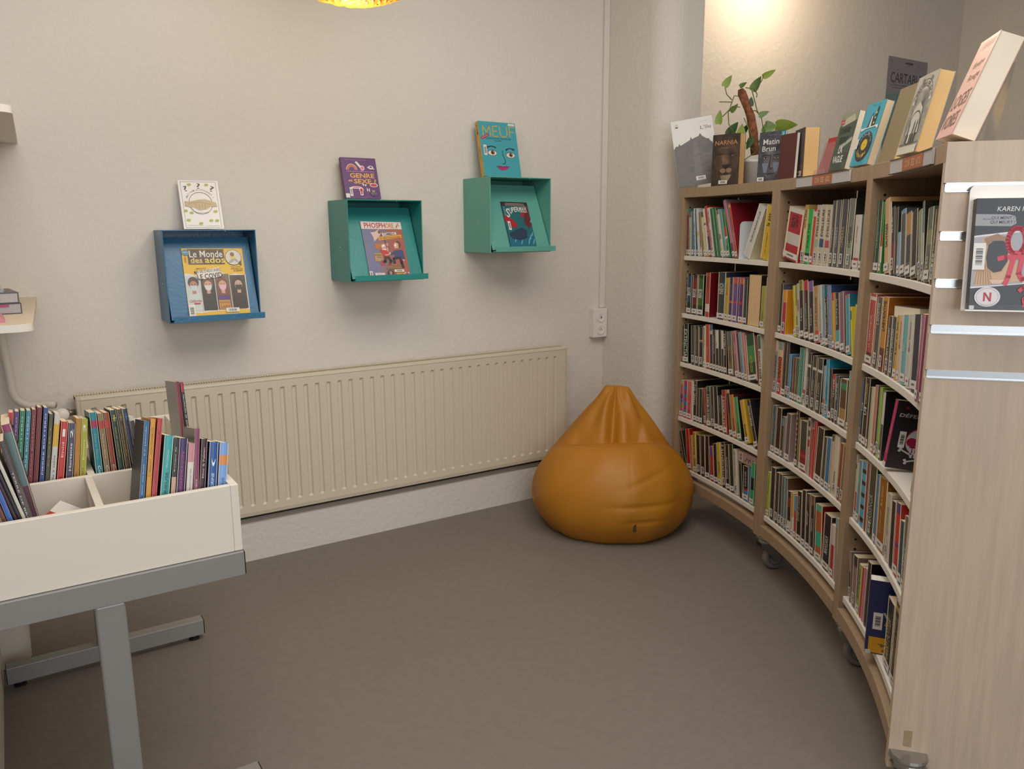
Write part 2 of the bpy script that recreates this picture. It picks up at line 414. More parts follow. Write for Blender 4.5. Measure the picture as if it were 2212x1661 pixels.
def magazines():
    # --- weekly for teenagers in the blue box
    T, L = B1
    w, h = .2225, .265
    T1 = T @ Matrix.Translation((.070, .006, .001)) @ Matrix.Rotation(R_(-1.0), 4, 'Z')
    r, F = sheet_book('magazine', 'yellow topped magazine showing four masked teenagers, in the dark blue box', 'magazine', T1, w, h, .0035, '#e8b832')
    p = Print(w, h)
    p.rect(0, 0, 1, 1, '#e9bb33')
    # torn photo band
    xs = [(0, .08), (.2, .055), (.35, .075), (.55, .085), (.8, .10), (1, .085), (1, .60), (.82, .625), (.72, .60), (.6, .645), (.45, .62), (.2, .60), (.05, .635), (0, .63)]
    p.poly(xs, '#e4ded3')
    p.rect(.0, .08, .235, .60, '#c9cfcd'); p.rect(.245, .09, .47, .595, '#3c3834'); p.rect(.48, .095, .715, .62, '#75685c'); p.rect(.725, .105, .985, .60, '#4f4136')
    def person(cx, hair, skin, mask, top, body_top, longhair=False):
        p.poly([(cx - .105, .10), (cx + .105, .10), (cx + .10, .30), (cx + .05, .345), (cx - .05, .345), (cx - .10, .30)], top)
        if longhair: p.poly([(cx - .10, .30), (cx + .10, .30), (cx + .085, .52), (cx, .595), (cx - .085, .52)], hair)
        else: p.disc(cx, .50, .088, .10, hair)
        p.rect(cx - .03, .335, cx + .03, .40, skin)
        p.disc(cx, .455, .064, .082, skin)
        p.poly([(cx - .06, .455), (cx + .06, .455), (cx + .045, .395), (cx, .375), (cx - .045, .395)], mask)
        for e in (-.026, .026): p.disc(cx + e, .475, .011, .006, '#3a2a24', 10)
    person(.125, '#4a3a32', '#b9876d', '#c9d6dc', '#cdd6d0', .3)
    person(.357, '#6b5140', '#d0a08a', '#d9d5d2', '#39372f', .3)
    person(.595, '#7b4a36', '#d2a489', '#dfb6c6', '#5a3a7c', .3, True)
    person(.86, '#3d332c', '#c9a68c', '#3a3635', '#3b322b', .3, True)
    p.rect(.50, .10, .69, .235, '#c8913e'); p.text('OS ANGELES', .6, .20, .18, '#7b4a22', .03, bold=.03); p.text('LAKE', .6, .135, .15, '#7b3a20', .04, bold=.03)
    p.text('California', .125, .235, .19, '#c23a34', .04, rot=2, shear=.25)
    p.rect(.10, .185, .2, .205, '#c23a34')
    for x in (.24, .475, .72): p.line([(x, .085), (x - .004, .61)], .010, '#ded8ce')
    # masthead
    p.rect(.09, .765, .68, .985, '#47362c')
    p.text('Le Monde', .385, .915, .54, '#efe6d8', .10, bold=.012)
    p.text('des', .22, .825, .19, '#f0cf63', .075, bold=.03); p.text('ados', .52, .828, .33, '#f0cf63', .095, bold=.03)
    p.line([(.12, .778), (.33, .782)], .006, '#d8cfc0')
    p.disc(.055, .935, .055, .055, '#4b86a6'); p.text('HEBDO', .055, .94, .08, '#e6eef2', .014)
    p.text('LE MONDE', .045, .83, .10, '#5a4520', .025, rot=90)
    p.disc(.83, .86, .137, .137, '#4a3a2c'); p.disc(.83, .86, .13, .13, '#d9d3c8')
    p.poly([(.90, .78), (.955, .735), (.955, .82)], '#4a3a2c')
    p.disc(.815, .905, .035, .04, '#8a5a3a'); p.poly([(.77, .87), (.85, .88), (.86, .84), (.80, .83)], '#e2c23c')
    p.poly([(.79, .835), (.87, .845), (.92, .79), (.88, .79), (.84, .815), (.80, .785), (.74, .775), (.745, .79)], '#a9a49c')
    p.text('COLLÈGE', .85, .725, .17, '#6a5222', .024); p.text('PRÉPARE-TOI', .865, .695, .19, '#3a2c16', .02, bold=.02); p.text('AU BREVET', .885, .665, .16, '#3a2c16', .02, bold=.02)
    # headline
    p.poly([(.16, .655), (.57, .715), (.575, .70), (.60, .585), (.215, .545), (.21, .61)], '#e4ded3')
    p.poly([(.175, .60), (.585, .645), (.60, .575), (.225, .535)], '#e4ded3')
    p.text('TÉMOIGNAGES', .27, .705, .17, '#3a322c', .018, rot=5, bold=.02)
    p.text("MA VIE D'ADO AVEC", .375, .665, .43, '#2c2521', .045, rot=6, bold=.03)
    p.text('LE COVID', .405, .59, .41, '#2c2521', .075, rot=6, bold=.05)
    p.barcode(.0, .0, .105, .18, False); p.barcode(.60, .055, .82, .115)
    p.text('du 6 novembre', .86, .02, .2, '#6a3a2c', .018)
    p.build('front_print', r, F)
    # --- monthly with cartoon pair in the teal box
    T, L = B2
    w, h = .182, .243
    T1 = T @ Matrix.Translation((.083, .006, .001)) @ Matrix.Rotation(R_(-1.2), 4, 'Z')
    r, F = sheet_book('magazine', 'mauve and brick red magazine with two cartoon figures, in the deep teal box', 'magazine', T1, w, h, .003, '#8e6a6c')
    p = Print(w, h)
    p.rect(0, 0, .30, .87, '#757596'); p.rect(.30, 0, .62, .87, '#8a6c74'); p.rect(.62, 0, 1, .87, '#ab5f50')
    p.rect(0, .865, 1, 1, '#e2d9cf')
    p.text('PHOSPH', .335, .93, .52, '#c02f44', .095, bold=.05); p.text('ORE', .70, .93, .20, '#cf7a30', .09, bold=.05)
    p.poly([(.845, .90), (.875, .885), (.94, .975), (.925, .98)], '#c2642e'); p.rect(.925, .925, .95, .94, '#5c554f')
    p.text("le mag", .80, .868, .2, '#4a3c38', .014)
    # flag and pole
    p.line([(.40, .86), (.60, .50)], .022, '#4b332e')
    p.poly([(.20, .80), (.30, .81), (.42, .865), (.455, .78), (.36, .70), (.26, .635), (.25, .72)], '#dcbfb4')
    p.disc(.415, .81, .032, .045, '#7a5d58')
    p.poly([(.475, .79), (.83, .815), (.84, .765), (.48, .735)], '#e3dad2'); p.text('COMMENT', .655, .775, .31, '#241f1e', .045, rot=4, bold=.04)
    p.poly([(.37, .72), (.95, .765), (.955, .705), (.375, .655)], '#e0a93f'); p.text('SE RÉCONCILIER', .665, .71, .53, '#93391f', .05, rot=4.5, bold=.04)
    # girl
    p.disc(.31, .545, .062, .07, '#c7702f'); p.disc(.43, .57, .075, .06, '#c7702f'); p.disc(.46, .53, .062, .075, '#d79a82')
    p.disc(.445, .55, .03, .03, '#efe6e0'); p.disc(.475, .565, .025, .03, '#efe6e0'); p.poly([(.41, .49), (.52, .50), (.50, .45), (.44, .44)], '#efe6e0')
    p.poly([(.36, .49), (.55, .47), (.56, .36), (.42, .345), (.39, .41)], '#c4383c')
    p.line([(.54, .46), (.56, .54), (.56, .60)], .04, '#d79a82'); p.line([(.47, .385), (.58, .40)], .03, '#d79a82')
    p.line([(.47, .35), (.44, .27), (.36, .245)], .065, '#4a2a2a'); p.line([(.53, .35), (.58, .28), (.54, .22)], .065, '#4a2a2a')
    p.poly([(.31, .265), (.35, .265), (.42, .205), (.33, .20)], '#c03f45'); p.poly([(.50, .225), (.58, .225), (.57, .205), (.49, .205)], '#c03f45')
    # cardboard sign
    p.poly([(.20, .42), (.38, .425), (.40, .32), (.30, .265), (.19, .275)], '#b3905f'); p.text('PAIX', .295, .385, .15, '#3a2a20', .025, bold=.05); p.text('OUI', .31, .345, .1, '#3a2a20', .025, bold=.05)
    # man
    p.disc(.82, .58, .078, .085, '#6f4434'); p.poly([(.72, .50), (.83, .51), (.84, .60), (.76, .625), (.72, .57)], '#d9a58d'); p.disc(.755, .565, .028, .033, '#efe6e0')
    p.poly([(.70, .47), (.92, .48), (.93, .34), (.70, .345), (.69, .41)], '#414a7a'); p.line([(.70, .43), (.62, .41)], .055, '#414a7a'); p.disc(.585, .42, .028, .03, '#d9a58d')
    p.line([(.90, .46), (.91, .32)], .055, '#414a7a'); p.disc(.90, .29, .025, .025, '#d9a58d')
    p.line([(.76, .34), (.66, .32), (.66, .24)], .06, '#2c2c4a'); p.line([(.82, .34), (.84, .24), (.86, .16)], .06, '#2c2c4a')
    p.poly([(.60, .215), (.71, .225), (.70, .20), (.58, .20)], '#b9793c')
    p.poly([(.47, .195), (.78, .195), (.80, .13), (.44, .13)], '#8d6d4c')
    p.disc(.52, .05, .085, .085, '#4a3a38'); p.disc(.52, .06, .03, .045, '#b98f7c')
    p.barcode(.62, .075, .86, .12); p.poly([(.655, .0), (.90, .0), (.90, .06), (.655, .06)], '#d8a63c'); p.text('LONDRES', .76, .04, .16, '#33261a', .02)
    p.rect(.13, 0, .37, .06, '#e0cfc9'); p.text('ELLE', .24, .035, .1, '#a04a44', .018); p.disc(.92, .04, .06, .05, '#d9d0cc'); p.rect(.90, .0, .94, .08, '#b0464c'); p.rect(.87, .03, .97, .05, '#b0464c')
    p.barcode(0, 0, .075, .09, False)
    p.build('front_print', r, F)
    # --- comic with sea spray in the pale box (the figure is left out)
    T, L = B3
    w, h = .142, .228
    T1 = T @ Matrix.Translation((.103, .006, .001)) @ Matrix.Rotation(R_(-1.4), 4, 'Z')
    r, F = sheet_book('comic_book', 'dark comic with white arched lettering over red and sea blue, in the pale green box', 'comic', T1, w, h, .004, '#2a2a30')
    p = Print(w, h)
    p.rect(0, 0, 1, 1, '#236a72'); p.rect(0, .905, 1, 1, '#3a3433'); p.poly([(.12, .91), (.9, .91), (.86, .97), (.15, .975)], '#7a6b6c'); p.text('U N I V E R S', .5, .965, .5, '#cfc5c0', .014)
    p.poly([(.8, .9), (1, .9), (1, .5), (.86, .42), (.72, .55), (.78, .72)], '#6a2b33'); p.poly([(.62, .70), (.72, .78), (.86, .78), (.70, .66)], '#b02a35')
    p.poly([(0, .70), (.18, .66), (.40, .56), (.44, .46), (.30, .43), (.10, .52), (0, .58)], '#b3262f')
    p.poly([(.0, .0), (1, 0), (1, .36), (.82, .30), (.66, .34), (.5, .2), (.3, .30), (.1, .24), (0, .30)], '#1f6f86')
    for a, b_, c_ in ((.70, .08, .12), (.8, .18, .10), (.9, .26, .08), (.62, .2, .07), (.2, .12, .10), (.1, .2, .07), (.42, .07, .09), (.88, .08, .1), (.95, .55, .06)):
        p.poly([(a, b_), (a + .03, b_ + .005), (a + c_ * 1.1, b_ + c_ * 1.3), (a + c_ * .5, b_ + c_ * .9)], '#7fc0c4')
    p.poly([(.05, .30), (.3, .38), (.6, .44), (.74, .38), (.72, .22), (.4, .16), (.12, .20)], '#2d3f58')
    for i, (ch, y, s_) in enumerate(zip('SUPERMAN', (.755, .80, .825, .835, .84, .845, .85, .855), (.20, .13, .115, .11, .105, .10, .10, .10))):
        p.text(ch, .20 + i * .095 + (0 if i else -.02), y, .085 if i else .13, '#e6e1d8', s_, bold=.04, rot=-3)
    p.text('UNIVERS', .78, .785, .28, '#e6e1d8', .03, bold=.04)
    for y in (.87, .83, .79, .75, .71): p.disc(.065, y, .02, .014, '#c9d3d0', 8)
    p.barcode(.08, .38, .18, .57, False)
    p.build('front_print', r, F)
magazines()

def wall_top_books():
    # white leaflet on the blue box
    T = frame((.6040, 3.255, 1.3660), (.985, .0, -.02), (-.085, .205, .97), (0, -1, 0))
    def lean(loc, w, roll, back):
        x = Vector((math.cos(R_(roll)), 0, math.sin(R_(roll)))); up = Vector((-math.sin(R_(roll)) * math.cos(R_(back)), math.sin(R_(back)), math.cos(R_(roll)) * math.cos(R_(back))))
        z = x.cross(up).normalized(); return frame(loc, x, up, z)
    w, h = .146, .189
    r, F = sheet_book('leaflet', 'white printed leaflet with question marks and a handshake, standing on the dark blue box', 'leaflet', lean((.6100, 3.226, 1.3678), w, 0.2, 16), w, h, .002, '#efece8')
    p = Print(w, h)
    p.rect(0, 0, 1, 1, '#efece8')
    p.line([(.06, .03), (.94, .03), (.94, .97), (.06, .97), (.06, .03)], .008, '#3a3733')
    for x, y, ro, s_ in ((.17, .83, 20, .10), (.5, .885, 0, .09), (.83, .83, -12, .11)): p.text('?', x, y, s_, '#35322f', .115, rot=ro, bold=.01)
    for x, y in ((.27, .91), (.70, .91), (.10, .37), (.24, .33), (.84, .36), (.14, .18), (.44, .115), (.70, .17), (.85, .17)):
        p.disc(x, y, .052, .040, '#b4bf5a', 16); p.line([(x - .05, y - .015), (x + .05, y + .015)], .008, '#6c7a36')
    p.arc(.5, .53, .29, 0, 360, .010, '#3a3733', 40); p.disc(.5, .53, .275, .275, '#efece8')
    for i, ch in enumerate("C'EST QUOI LE HARCÈLEMENT ?"):
        a = 158 - i * 5.1
        if ch != ' ': p.text(ch, .5 + .36 * math.cos(R_(a)), .53 + .36 * w / h * math.sin(R_(a)), .018, '#35322f', .03, rot=a - 90)
    p.poly([(.10, .57), (.22, .56), (.45, .60), (.62, .61), (.88, .54), (.90, .46), (.75, .46), (.62, .40), (.45, .38), (.32, .43), (.10, .47)], '#c3ad86')
    for i in range(4): p.line([(.38 + i * .07, .42), (.36 + i * .08, .52)], .010, '#9a855f')
    p.line([(.2, .52), (.5, .55), (.75, .50)], .010, '#9a855f')
    p.text('on en parle ensemble', .5, .335, .34, '#45413d', .018); p.line([(.12, .075), (.50, .075)], .005, '#8a857e'); p.line([(.55, .06), (.9, .06)], .005, '#8a857e')
    p.build('front_print', r, F)
    # purple book on the teal box
    w, h = .156, .177
    r, F = sheet_book('book', 'purple paperback with yellow title lettering, standing on the deep teal box', 'book', lean((1.2480, 3.216, 1.4848), w, 0, 17), w, h, .016, '#62316f')
    p = Print(w, h)
    p.rect(0, 0, 1, 1, '#63306f')
    p.text("C'est quoi la différence entre", .53, .665, .78, '#e9a8c4', .033, bold=.02)
    p.text('GENRE', .55, .565, .70, '#e5ab3a', .115, bold=.06); p.text('et', .20, .44, .12, '#e5ab3a', .06, bold=.05); p.text('SEXE ?', .61, .425, .64, '#e5ab3a', .115, bold=.06)
    for rr_, c_ in ((.155, '#e9d7d2'), (.14, '#c24a3c'), (.115, '#d98a3c'), (.09, '#7a4a90'), (.065, '#63306f')):
        p.poly([(.28 + rr_ * math.cos(R_(a)), .70 + rr_ * .95 * math.sin(R_(a))) for a in range(0, 181, 12)], c_)
    p.line([(.43, .89), (.53, .78)], .06, '#efe3df'); p.disc(.585, .75, .06, .07, '#efe3df'); p.disc(.585, .75, .045, .055, '#d9849a')
    p.disc(.83, .77, .075, .05, '#efe3df'); p.disc(.83, .77, .04, .03, '#463a6a'); p.line([(.73, .77), (.93, .73)], .02, '#efe3df')
    p.disc(.84, .335, .115, .055, '#efe3df'); p.disc(.84, .335, .095, .04, '#c03444')
    p.disc(.33, .27, .15, .035, '#efe3df'); p.disc(.34, .27, .12, .022, '#dc7f98')
    p.disc(.46, .22, .065, .06, '#efe3df'); p.rect(.42, .08, .50, .20, '#efe3df'); p.disc(.46, .21, .045, .045, '#bf2f37'); p.rect(.44, .10, .48, .19, '#bf2f37')
    p.poly([(.50, .36), (.56, .36), (.55, .30)], '#efe3df'); p.poly([(.57, .35), (.64, .35), (.60, .295)], '#efe3df')
    p.line([(.63, .26), (.63, .18)], .02, '#efe3df'); p.line([(.69, .25), (.69, .17)], .02, '#efe3df'); p.line([(.63, .22), (.69, .21)], .02, '#efe3df')
    p.disc(.81, .135, .11, .085, '#3c2c63'); p.text('70', .80, .185, .09, '#e7c84a', .045, bold=.04); p.text('QUESTIONS', .81, .135, .17, '#e7c84a', .022, bold=.02); p.text('filles garçons', .81, .10, .13, '#d7cbe0', .016)
    p.text('HOUDA BENAMOR - CLAIRE SEGRET', .42, .94, .6, '#cfb7d2', .012); p.text('bayard', .52, .03, .17, '#cfb7d2', .014)
    p.barcode(.13, .06, .21, .27, False); p.rect(.0, .02, .11, .12, '#e6e1dc')
    p.build('front_print', r, F)
    # turquoise face book on the pale box
    w, h = .200, .252
    r, F = sheet_book('book', 'turquoise book with a drawn face and yellow spine, standing on the pale green box', 'book', lean((1.9030, 3.205, 1.5920), w, 0, 13), w, h, .026, '#4aa7b4', spine='#d9a93f')
    p = Print(w, h)
    p.rect(0, 0, 1, 1, '#4ba8b5')
    for ch, x0, x1 in (('M', .10, .30), ('E', .37, .50), ('U', .56, .75), ('F', .82, .95)):
        cxm = (x0 + x1) / 2; ya, yb = .735, .925; wd = .022; col = '#d5b04a'
        if ch == 'M': p.line([(x0, ya), (x0 + .01, yb), (cxm, ya + .06), (x1 - .01, yb), (x1, ya)], wd, col)
        if ch == 'E': p.line([(x1, yb), (x0, yb - .01), (x0, ya), (x1, ya)], wd, col); p.line([(x0, .83), (x1 - .02, .83)], wd, col)
        if ch == 'U': p.line([(x0, yb), (x0, ya + .05), (x0 + .04, ya), (x1 - .04, ya), (x1, ya + .05), (x1, yb)], wd, col)
        if ch == 'F': p.line([(x1, yb), (x0, yb), (x0, ya)], wd, col); p.line([(x0, .83), (x1 - .02, .83)], wd, col)
    p.rect(.80, .945, .98, .985, '#e4e2dc')
    p.poly([(.02, .70), (.06, .665), (.26, .75), (.23, .79)], '#bb2a35'); p.text('INDISPENSABLE', .14, .727, .2, '#e8d7d2', .018, rot=28)
    p.text('GUIDE POUR NOS FILLES', .50, .695, .66, '#2a5a63', .03, bold=.01); p.text('Marc Dubois', .48, .655, .2, '#27383b', .022)
    def eye(cx_, cy_, s_):
        pts_ = [(cx_ + .125 * math.cos(R_(a)), cy_ + .052 * math.sin(R_(a))) for a in range(0, 360, 15)]
        p.poly(pts_, '#2b2a2c'); p.poly([(cx_ + (x - cx_) * .93, cy_ + (y - cy_) * .88 - .002) for x, y in pts_], '#ece0d4')
        p.disc(cx_ + .01, cy_ + .006, .05, .05, '#8a5a30'); p.disc(cx_ + .01, cy_ + .006, .026, .026, '#1f1512'); p.disc(cx_ + .025, cy_ + .018, .009, .009, '#f2ece4', 10)
        p.arc(cx_, cy_ + .025, .125, 40, 150, .014, '#26323a', 12)
    eye(.285, .43, 1); eye(.77, .40, -1)
    p.arc(.27, .50, .15, 30, 150, .016, '#26323a', 12, ry=.06); p.arc(.78, .475, .14, 35, 155, .016, '#26323a', 12, ry=.06)
    p.line([(.565, .48), (.555, .40), (.60, .32), (.61, .27), (.585, .24), (.53, .235)], .012, '#26323a')
    p.poly([(.34, .185), (.45, .195), (.52, .187), (.60, .197), (.70, .185), (.60, .125), (.50, .112), (.42, .135)], '#b93a78'); p.line([(.35, .183), (.52, .172), (.69, .183)], .010, '#6a1d45')
    p.barcode(.06, .38, .145, .57, False)
    p.build('front_print', r, F)
    pr = Print(.026, .252); pr.text('MEUF', .5, .86, 1.9, '#6a7a58', .05, rot=90, bold=.01); pr.text('Marc Dubois', .5, .42, 2.1, '#4a3a20', .03, rot=90)
    pr.build('spine_print', r, frame((-.0006, 0, 0), (0, 0, 1), (0, 1, 0), (-1, 0, 0)))
wall_top_books()

# ---------------------------------------------------------------- curved bookcase
AC = Vector((-.128, 3.088)); AR = 2.80; TOP = 1.537
SHELF = [[1.2386, 0.9752, 0.7455, 0.4846, 0.2442], [1.2386, 0.9752, 0.744, 0.5094, 0.2442], [1.2386, 0.9752, 0.738, 0.502, 0.2442]]                       # shelf tops of the three bays
POSTS = [(-8.2, -8.7), (-22.2, -23.4), (-36.8, -37.7), (-50.3, -50.9)]
BAYS = [(-8.7, -22.2), (-23.4, -36.8), (-37.7, -50.3)]
DEPTH = .31
def ac(a, r, z=0.0):
    return Vector((AC.x + r * math.cos(R_(a)), AC.y + r * math.sin(R_(a)), z))
def arcT(a, r, z):                   # x along the shelf to the right, y into the shelf, z up
    er = Vector((math.cos(R_(a)), math.sin(R_(a)), 0)); et = Vector((math.sin(R_(a)), -math.cos(R_(a)), 0))
    return frame(ac(a, r, z), et, er, (0, 0, 1))
def arc_slab(a0, a1, r0, r1, z0, z1, n=14, straight_back=True, trim=0.0):
    out = [ac(a0 + (a1 - a0) * i / n, r0) for i in range(n + 1)]
    if straight_back: out += [ac(a1 + trim, r1), ac(a0, r1)]
    else: out += [ac(a1 + (a0 - a1) * i / n, r1) for i in range(n + 1)]
    out = [(p.x, p.y) for p in out]
    s = sum(out[i][0] * out[(i + 1) % len(out)][1] - out[(i + 1) % len(out)][0] * out[i][1] for i in range(len(out)))
    return MB().prism(out if s > 0 else out[::-1], z0, z1)
def bookcase():
    base = ac(-29, AR + .15, 0)
    r = thing('curved_bookcase', 'curved beech wood bookcase on castors with three bays of white shelves', 'bookcase', Matrix.Translation(base))
    TI = Matrix.Translation(-base)
    wood = M('#9d8469', .45, kind='wood'); white = M('#dcd5ca', .4); dark = M('#76675a', .5, kind='wood')
    def put(mb, name, m, bevel=0.0, parent=r):
        return mb.build(name, m, parent, TI if parent is r else None, bevel=bevel)
    for i, (a0, a1) in enumerate(POSTS):
        th = R_(a0 - a1) * AR; T = arcT((a0 + a1) / 2, AR, 0)
        if i == 3: continue
        halves = [(-th / 2, -.0008), (.0008, th / 2)] if i in (1, 2) else [(-th / 2, th / 2)]
        for x0, x1 in halves:
            p = put(MB().box(x0, x1, 0, DEPTH, .150, TOP, T=T), 'side_panel', wood, .0015)
            if x1 == th / 2:
                mb = MB(); z = .27
                while z < 1.47:
                    Th = T @ Matrix.Translation((x1 + .0003, .037, z)) @ Matrix.Rotation(R_(90), 4, 'Y')
                    mb.lathe([(.0042, 0), (.0042, .0002), (.0005, .0003)], 8, T=Th)
                    Th = T @ Matrix.Translation((x1 + .0003, .27, z)) @ Matrix.Rotation(R_(90), 4, 'Y')
                    mb.lathe([(.0042, 0), (.0042, .0002), (.0005, .0003)], 8, T=Th); z += .032
                mb.build('peg_holes', M('#241c17', .9), p)
    for k, (a0, a1) in enumerate(BAYS):
        tr = .36 if k == 2 else 0.0
        put(arc_slab(a0 - .01, a1 + .01, AR, AR + DEPTH, TOP - .040, TOP, trim=tr), 'top_board', wood, .001)
        put(arc_slab(a0 - .01, a1 + .01, AR + .31, AR + .318, .17, TOP - .04, trim=tr), 'back_panel', dark)
        put(arc_slab(a0 - .01, a1 + .01, AR - .002, AR + .05, .160, .203), 'plinth_rail', wood, .001)
        for z in SHELF[k]:
            s = arc_slab(a0 - .03, a1 + .03, AR + .012, AR + .308, z - .020, z, trim=tr)
            put(s, 'shelf', white, .0012)
        T = arcT((a0 + a1) / 2, AR + .302, 0)
        put(MB().box(-.03, .03, 0, .006, .25, TOP - .05, T=T), 'back_strut', M('#8f8a86', .4))
    # end panel with aluminium slots
    o = ac(-50.32, AR + .001); d = Vector((math.cos(R_(-47.5)), math.sin(R_(-47.5)), 0)); nn = Vector((d.y, -d.x, 0))
    if nn.dot(-o.to_3d()) < 0: nn = -nn
    T = frame(o, d, -nn, (0, 0, 1))                   # x away along the panel, y into the panel, z up
    light = M('#bda893', .42, kind='wood')
    zs = [1.446, 1.348, 1.250, 1.153, 1.056]; W = .72
    core = put(MB().box(0, W, .009, .022, .100, TOP, T=T), 'end_panel', light, .001)
    edges = [TOP] + [v for z in zs for v in (z + .0095, z - .0095)] + [.100]
    mb = MB()
    for i in range(0, len(edges), 2): mb.box(0, W, 0, .009, edges[i + 1], edges[i], T=T)
    mb.build('panel_facing', light, core)
    al = M('#c3c6c8', .28, metal=.85)
    for z in zs:
        mb = MB()
        mb.box(.004, W, -.0012, .0085, z + .0080, z + .0095, T=T); mb.box(.004, W, -.0012, .0085, z - .0095, z - .0080, T=T)
        mb.box(.004, W, .0068, .0088, z - .0080, z + .0080, T=T)
        mb.build('slot_rail', al, core)
        # the far side of the last unit
    # sign strips
    for k, (a0, a1, ta, tb) in enumerate(((-26.1, -34.3, -28.6, -31.6), (-40.9, -48.2, -43.0, -46.6))):
        strip = put(arc_slab(a0, a1, AR - .007, AR - .001, TOP - .036, TOP - .002, straight_back=False), 'sign_holder', M('#b9b5b4', .3))
        put(arc_slab(a0 + .0, a1 - .0, AR - .0095, AR - .0072, TOP - .0385, TOP - .036, straight_back=False), 'holder_rim', M('#3a3330', .4), parent=strip)
        put(arc_slab(a0, a1, AR - .0090, AR - .0072, TOP - .0035, TOP - .001, straight_back=False), 'holder_rim', M('#4a423e', .4), parent=strip)
        put(arc_slab(ta, tb, AR - .0082, AR - .0072, TOP - .0345, TOP - .0045, straight_back=False), 'orange_card', P('#b5673d'), parent=strip)
        lab = 'COIN DES ADOS'; L = R_(ta - tb) * AR
        for i, ch in enumerate(lab):
            if ch == ' ': continue
            a = ta + (tb - ta) * (.13 + .78 * (i + .5) / len(lab))
            pr = Print(.012, .022); pr.text(ch, .5, .5, .6 if ch != 'I' else .2, '#e6c3a4', .8, bold=.05)
            pr.build('lettering', strip, frame(ac(a, AR - .0084, TOP - .0305), (math.sin(R_(a)), -math.cos(R_(a)), 0), (0, 0, 1), (-math.cos(R_(a)), -math.sin(R_(a)), 0)) @ Matrix.Translation((-.006, 0, 0)))
    # castors
    steel = M('#a9a8a2', .28, metal=.9); grey = M('#77706e', .6); dk = M('#4a4744', .6)
    def castor(p, ang, w=.03):
        T = Matrix.Translation(p) @ Matrix.Rotation(ang, 4, 'Z')
        c = put(MB().lathe([(.012, .1495), (.040, .1495), (.042, .143), (.040, .136), (.030, .134), (.034, .128), (.034, .120), (.008, .119)], 28, T=T), 'castor', steel)
        fk = MB()
        for sy in (-1, 1):
            prof = [(-.036, .122), (.036, .122), (.040, .095), (.052, .058), (.046, .042), (.032, .042), (.0, .075), (-.030, .10)]
            q = [T @ Vector((x, sy * .022, z)) for x, z in prof] + [T @ Vector((x, sy * .0245, z)) for x, z in prof]
            n = len(prof)
            fs = [tuple(range(n)), tuple(range(2 * n - 1, n - 1, -1))] + [(i, n + i, n + (i + 1) % n, (i + 1) % n) for i in range(n)]
            fk.add(q, fs)
        fk.add([T @ Vector(v) for v in ((-.036, -.0245, .1215), (.036, -.0245, .1215), (.036, .0245, .1215), (-.036, .0245, .1215))], [(0, 1, 2, 3)])
        fk.build('fork', steel, c)
        Tw = T @ Matrix.Translation((.040, 0, .0505)) @ Matrix.Rotation(R_(90), 4, 'X')
        wh = MB().lathe([(.030, -.013), (.041, -.0165), (.047, -.0145), (.050, -.008), (.0505, 0), (.050, .008), (.047, .0145), (.041, .0165), (.030, .013)], 40, T=Tw).build('wheel', grey, c, smooth=True)
        MB().lathe([(.006, -.012), (.028, -.012), (.031, -.015), (.033, -.012), (.033, .012), (.031, .015), (.028, .012), (.006, .012)], 32, T=Tw).build('hub', dk, wh, smooth=True)
        MB().lathe([(.0085, -.026), (.0085, .026)], 12, T=Tw).build('axle_bolt', steel, wh)
    er = lambda a: R_(a)
    for a, off, turn in ((-8.45, .06, 40), (-22.8, .047, -18), (-37.25, .047, -42), (-50.4, .045, -30)):
        p = ac(a, AR + off); castor(p, R_(turn))
    for a in (-22.8, -37.25): castor(ac(a, AR + .25), R_(-60))
bookcase()

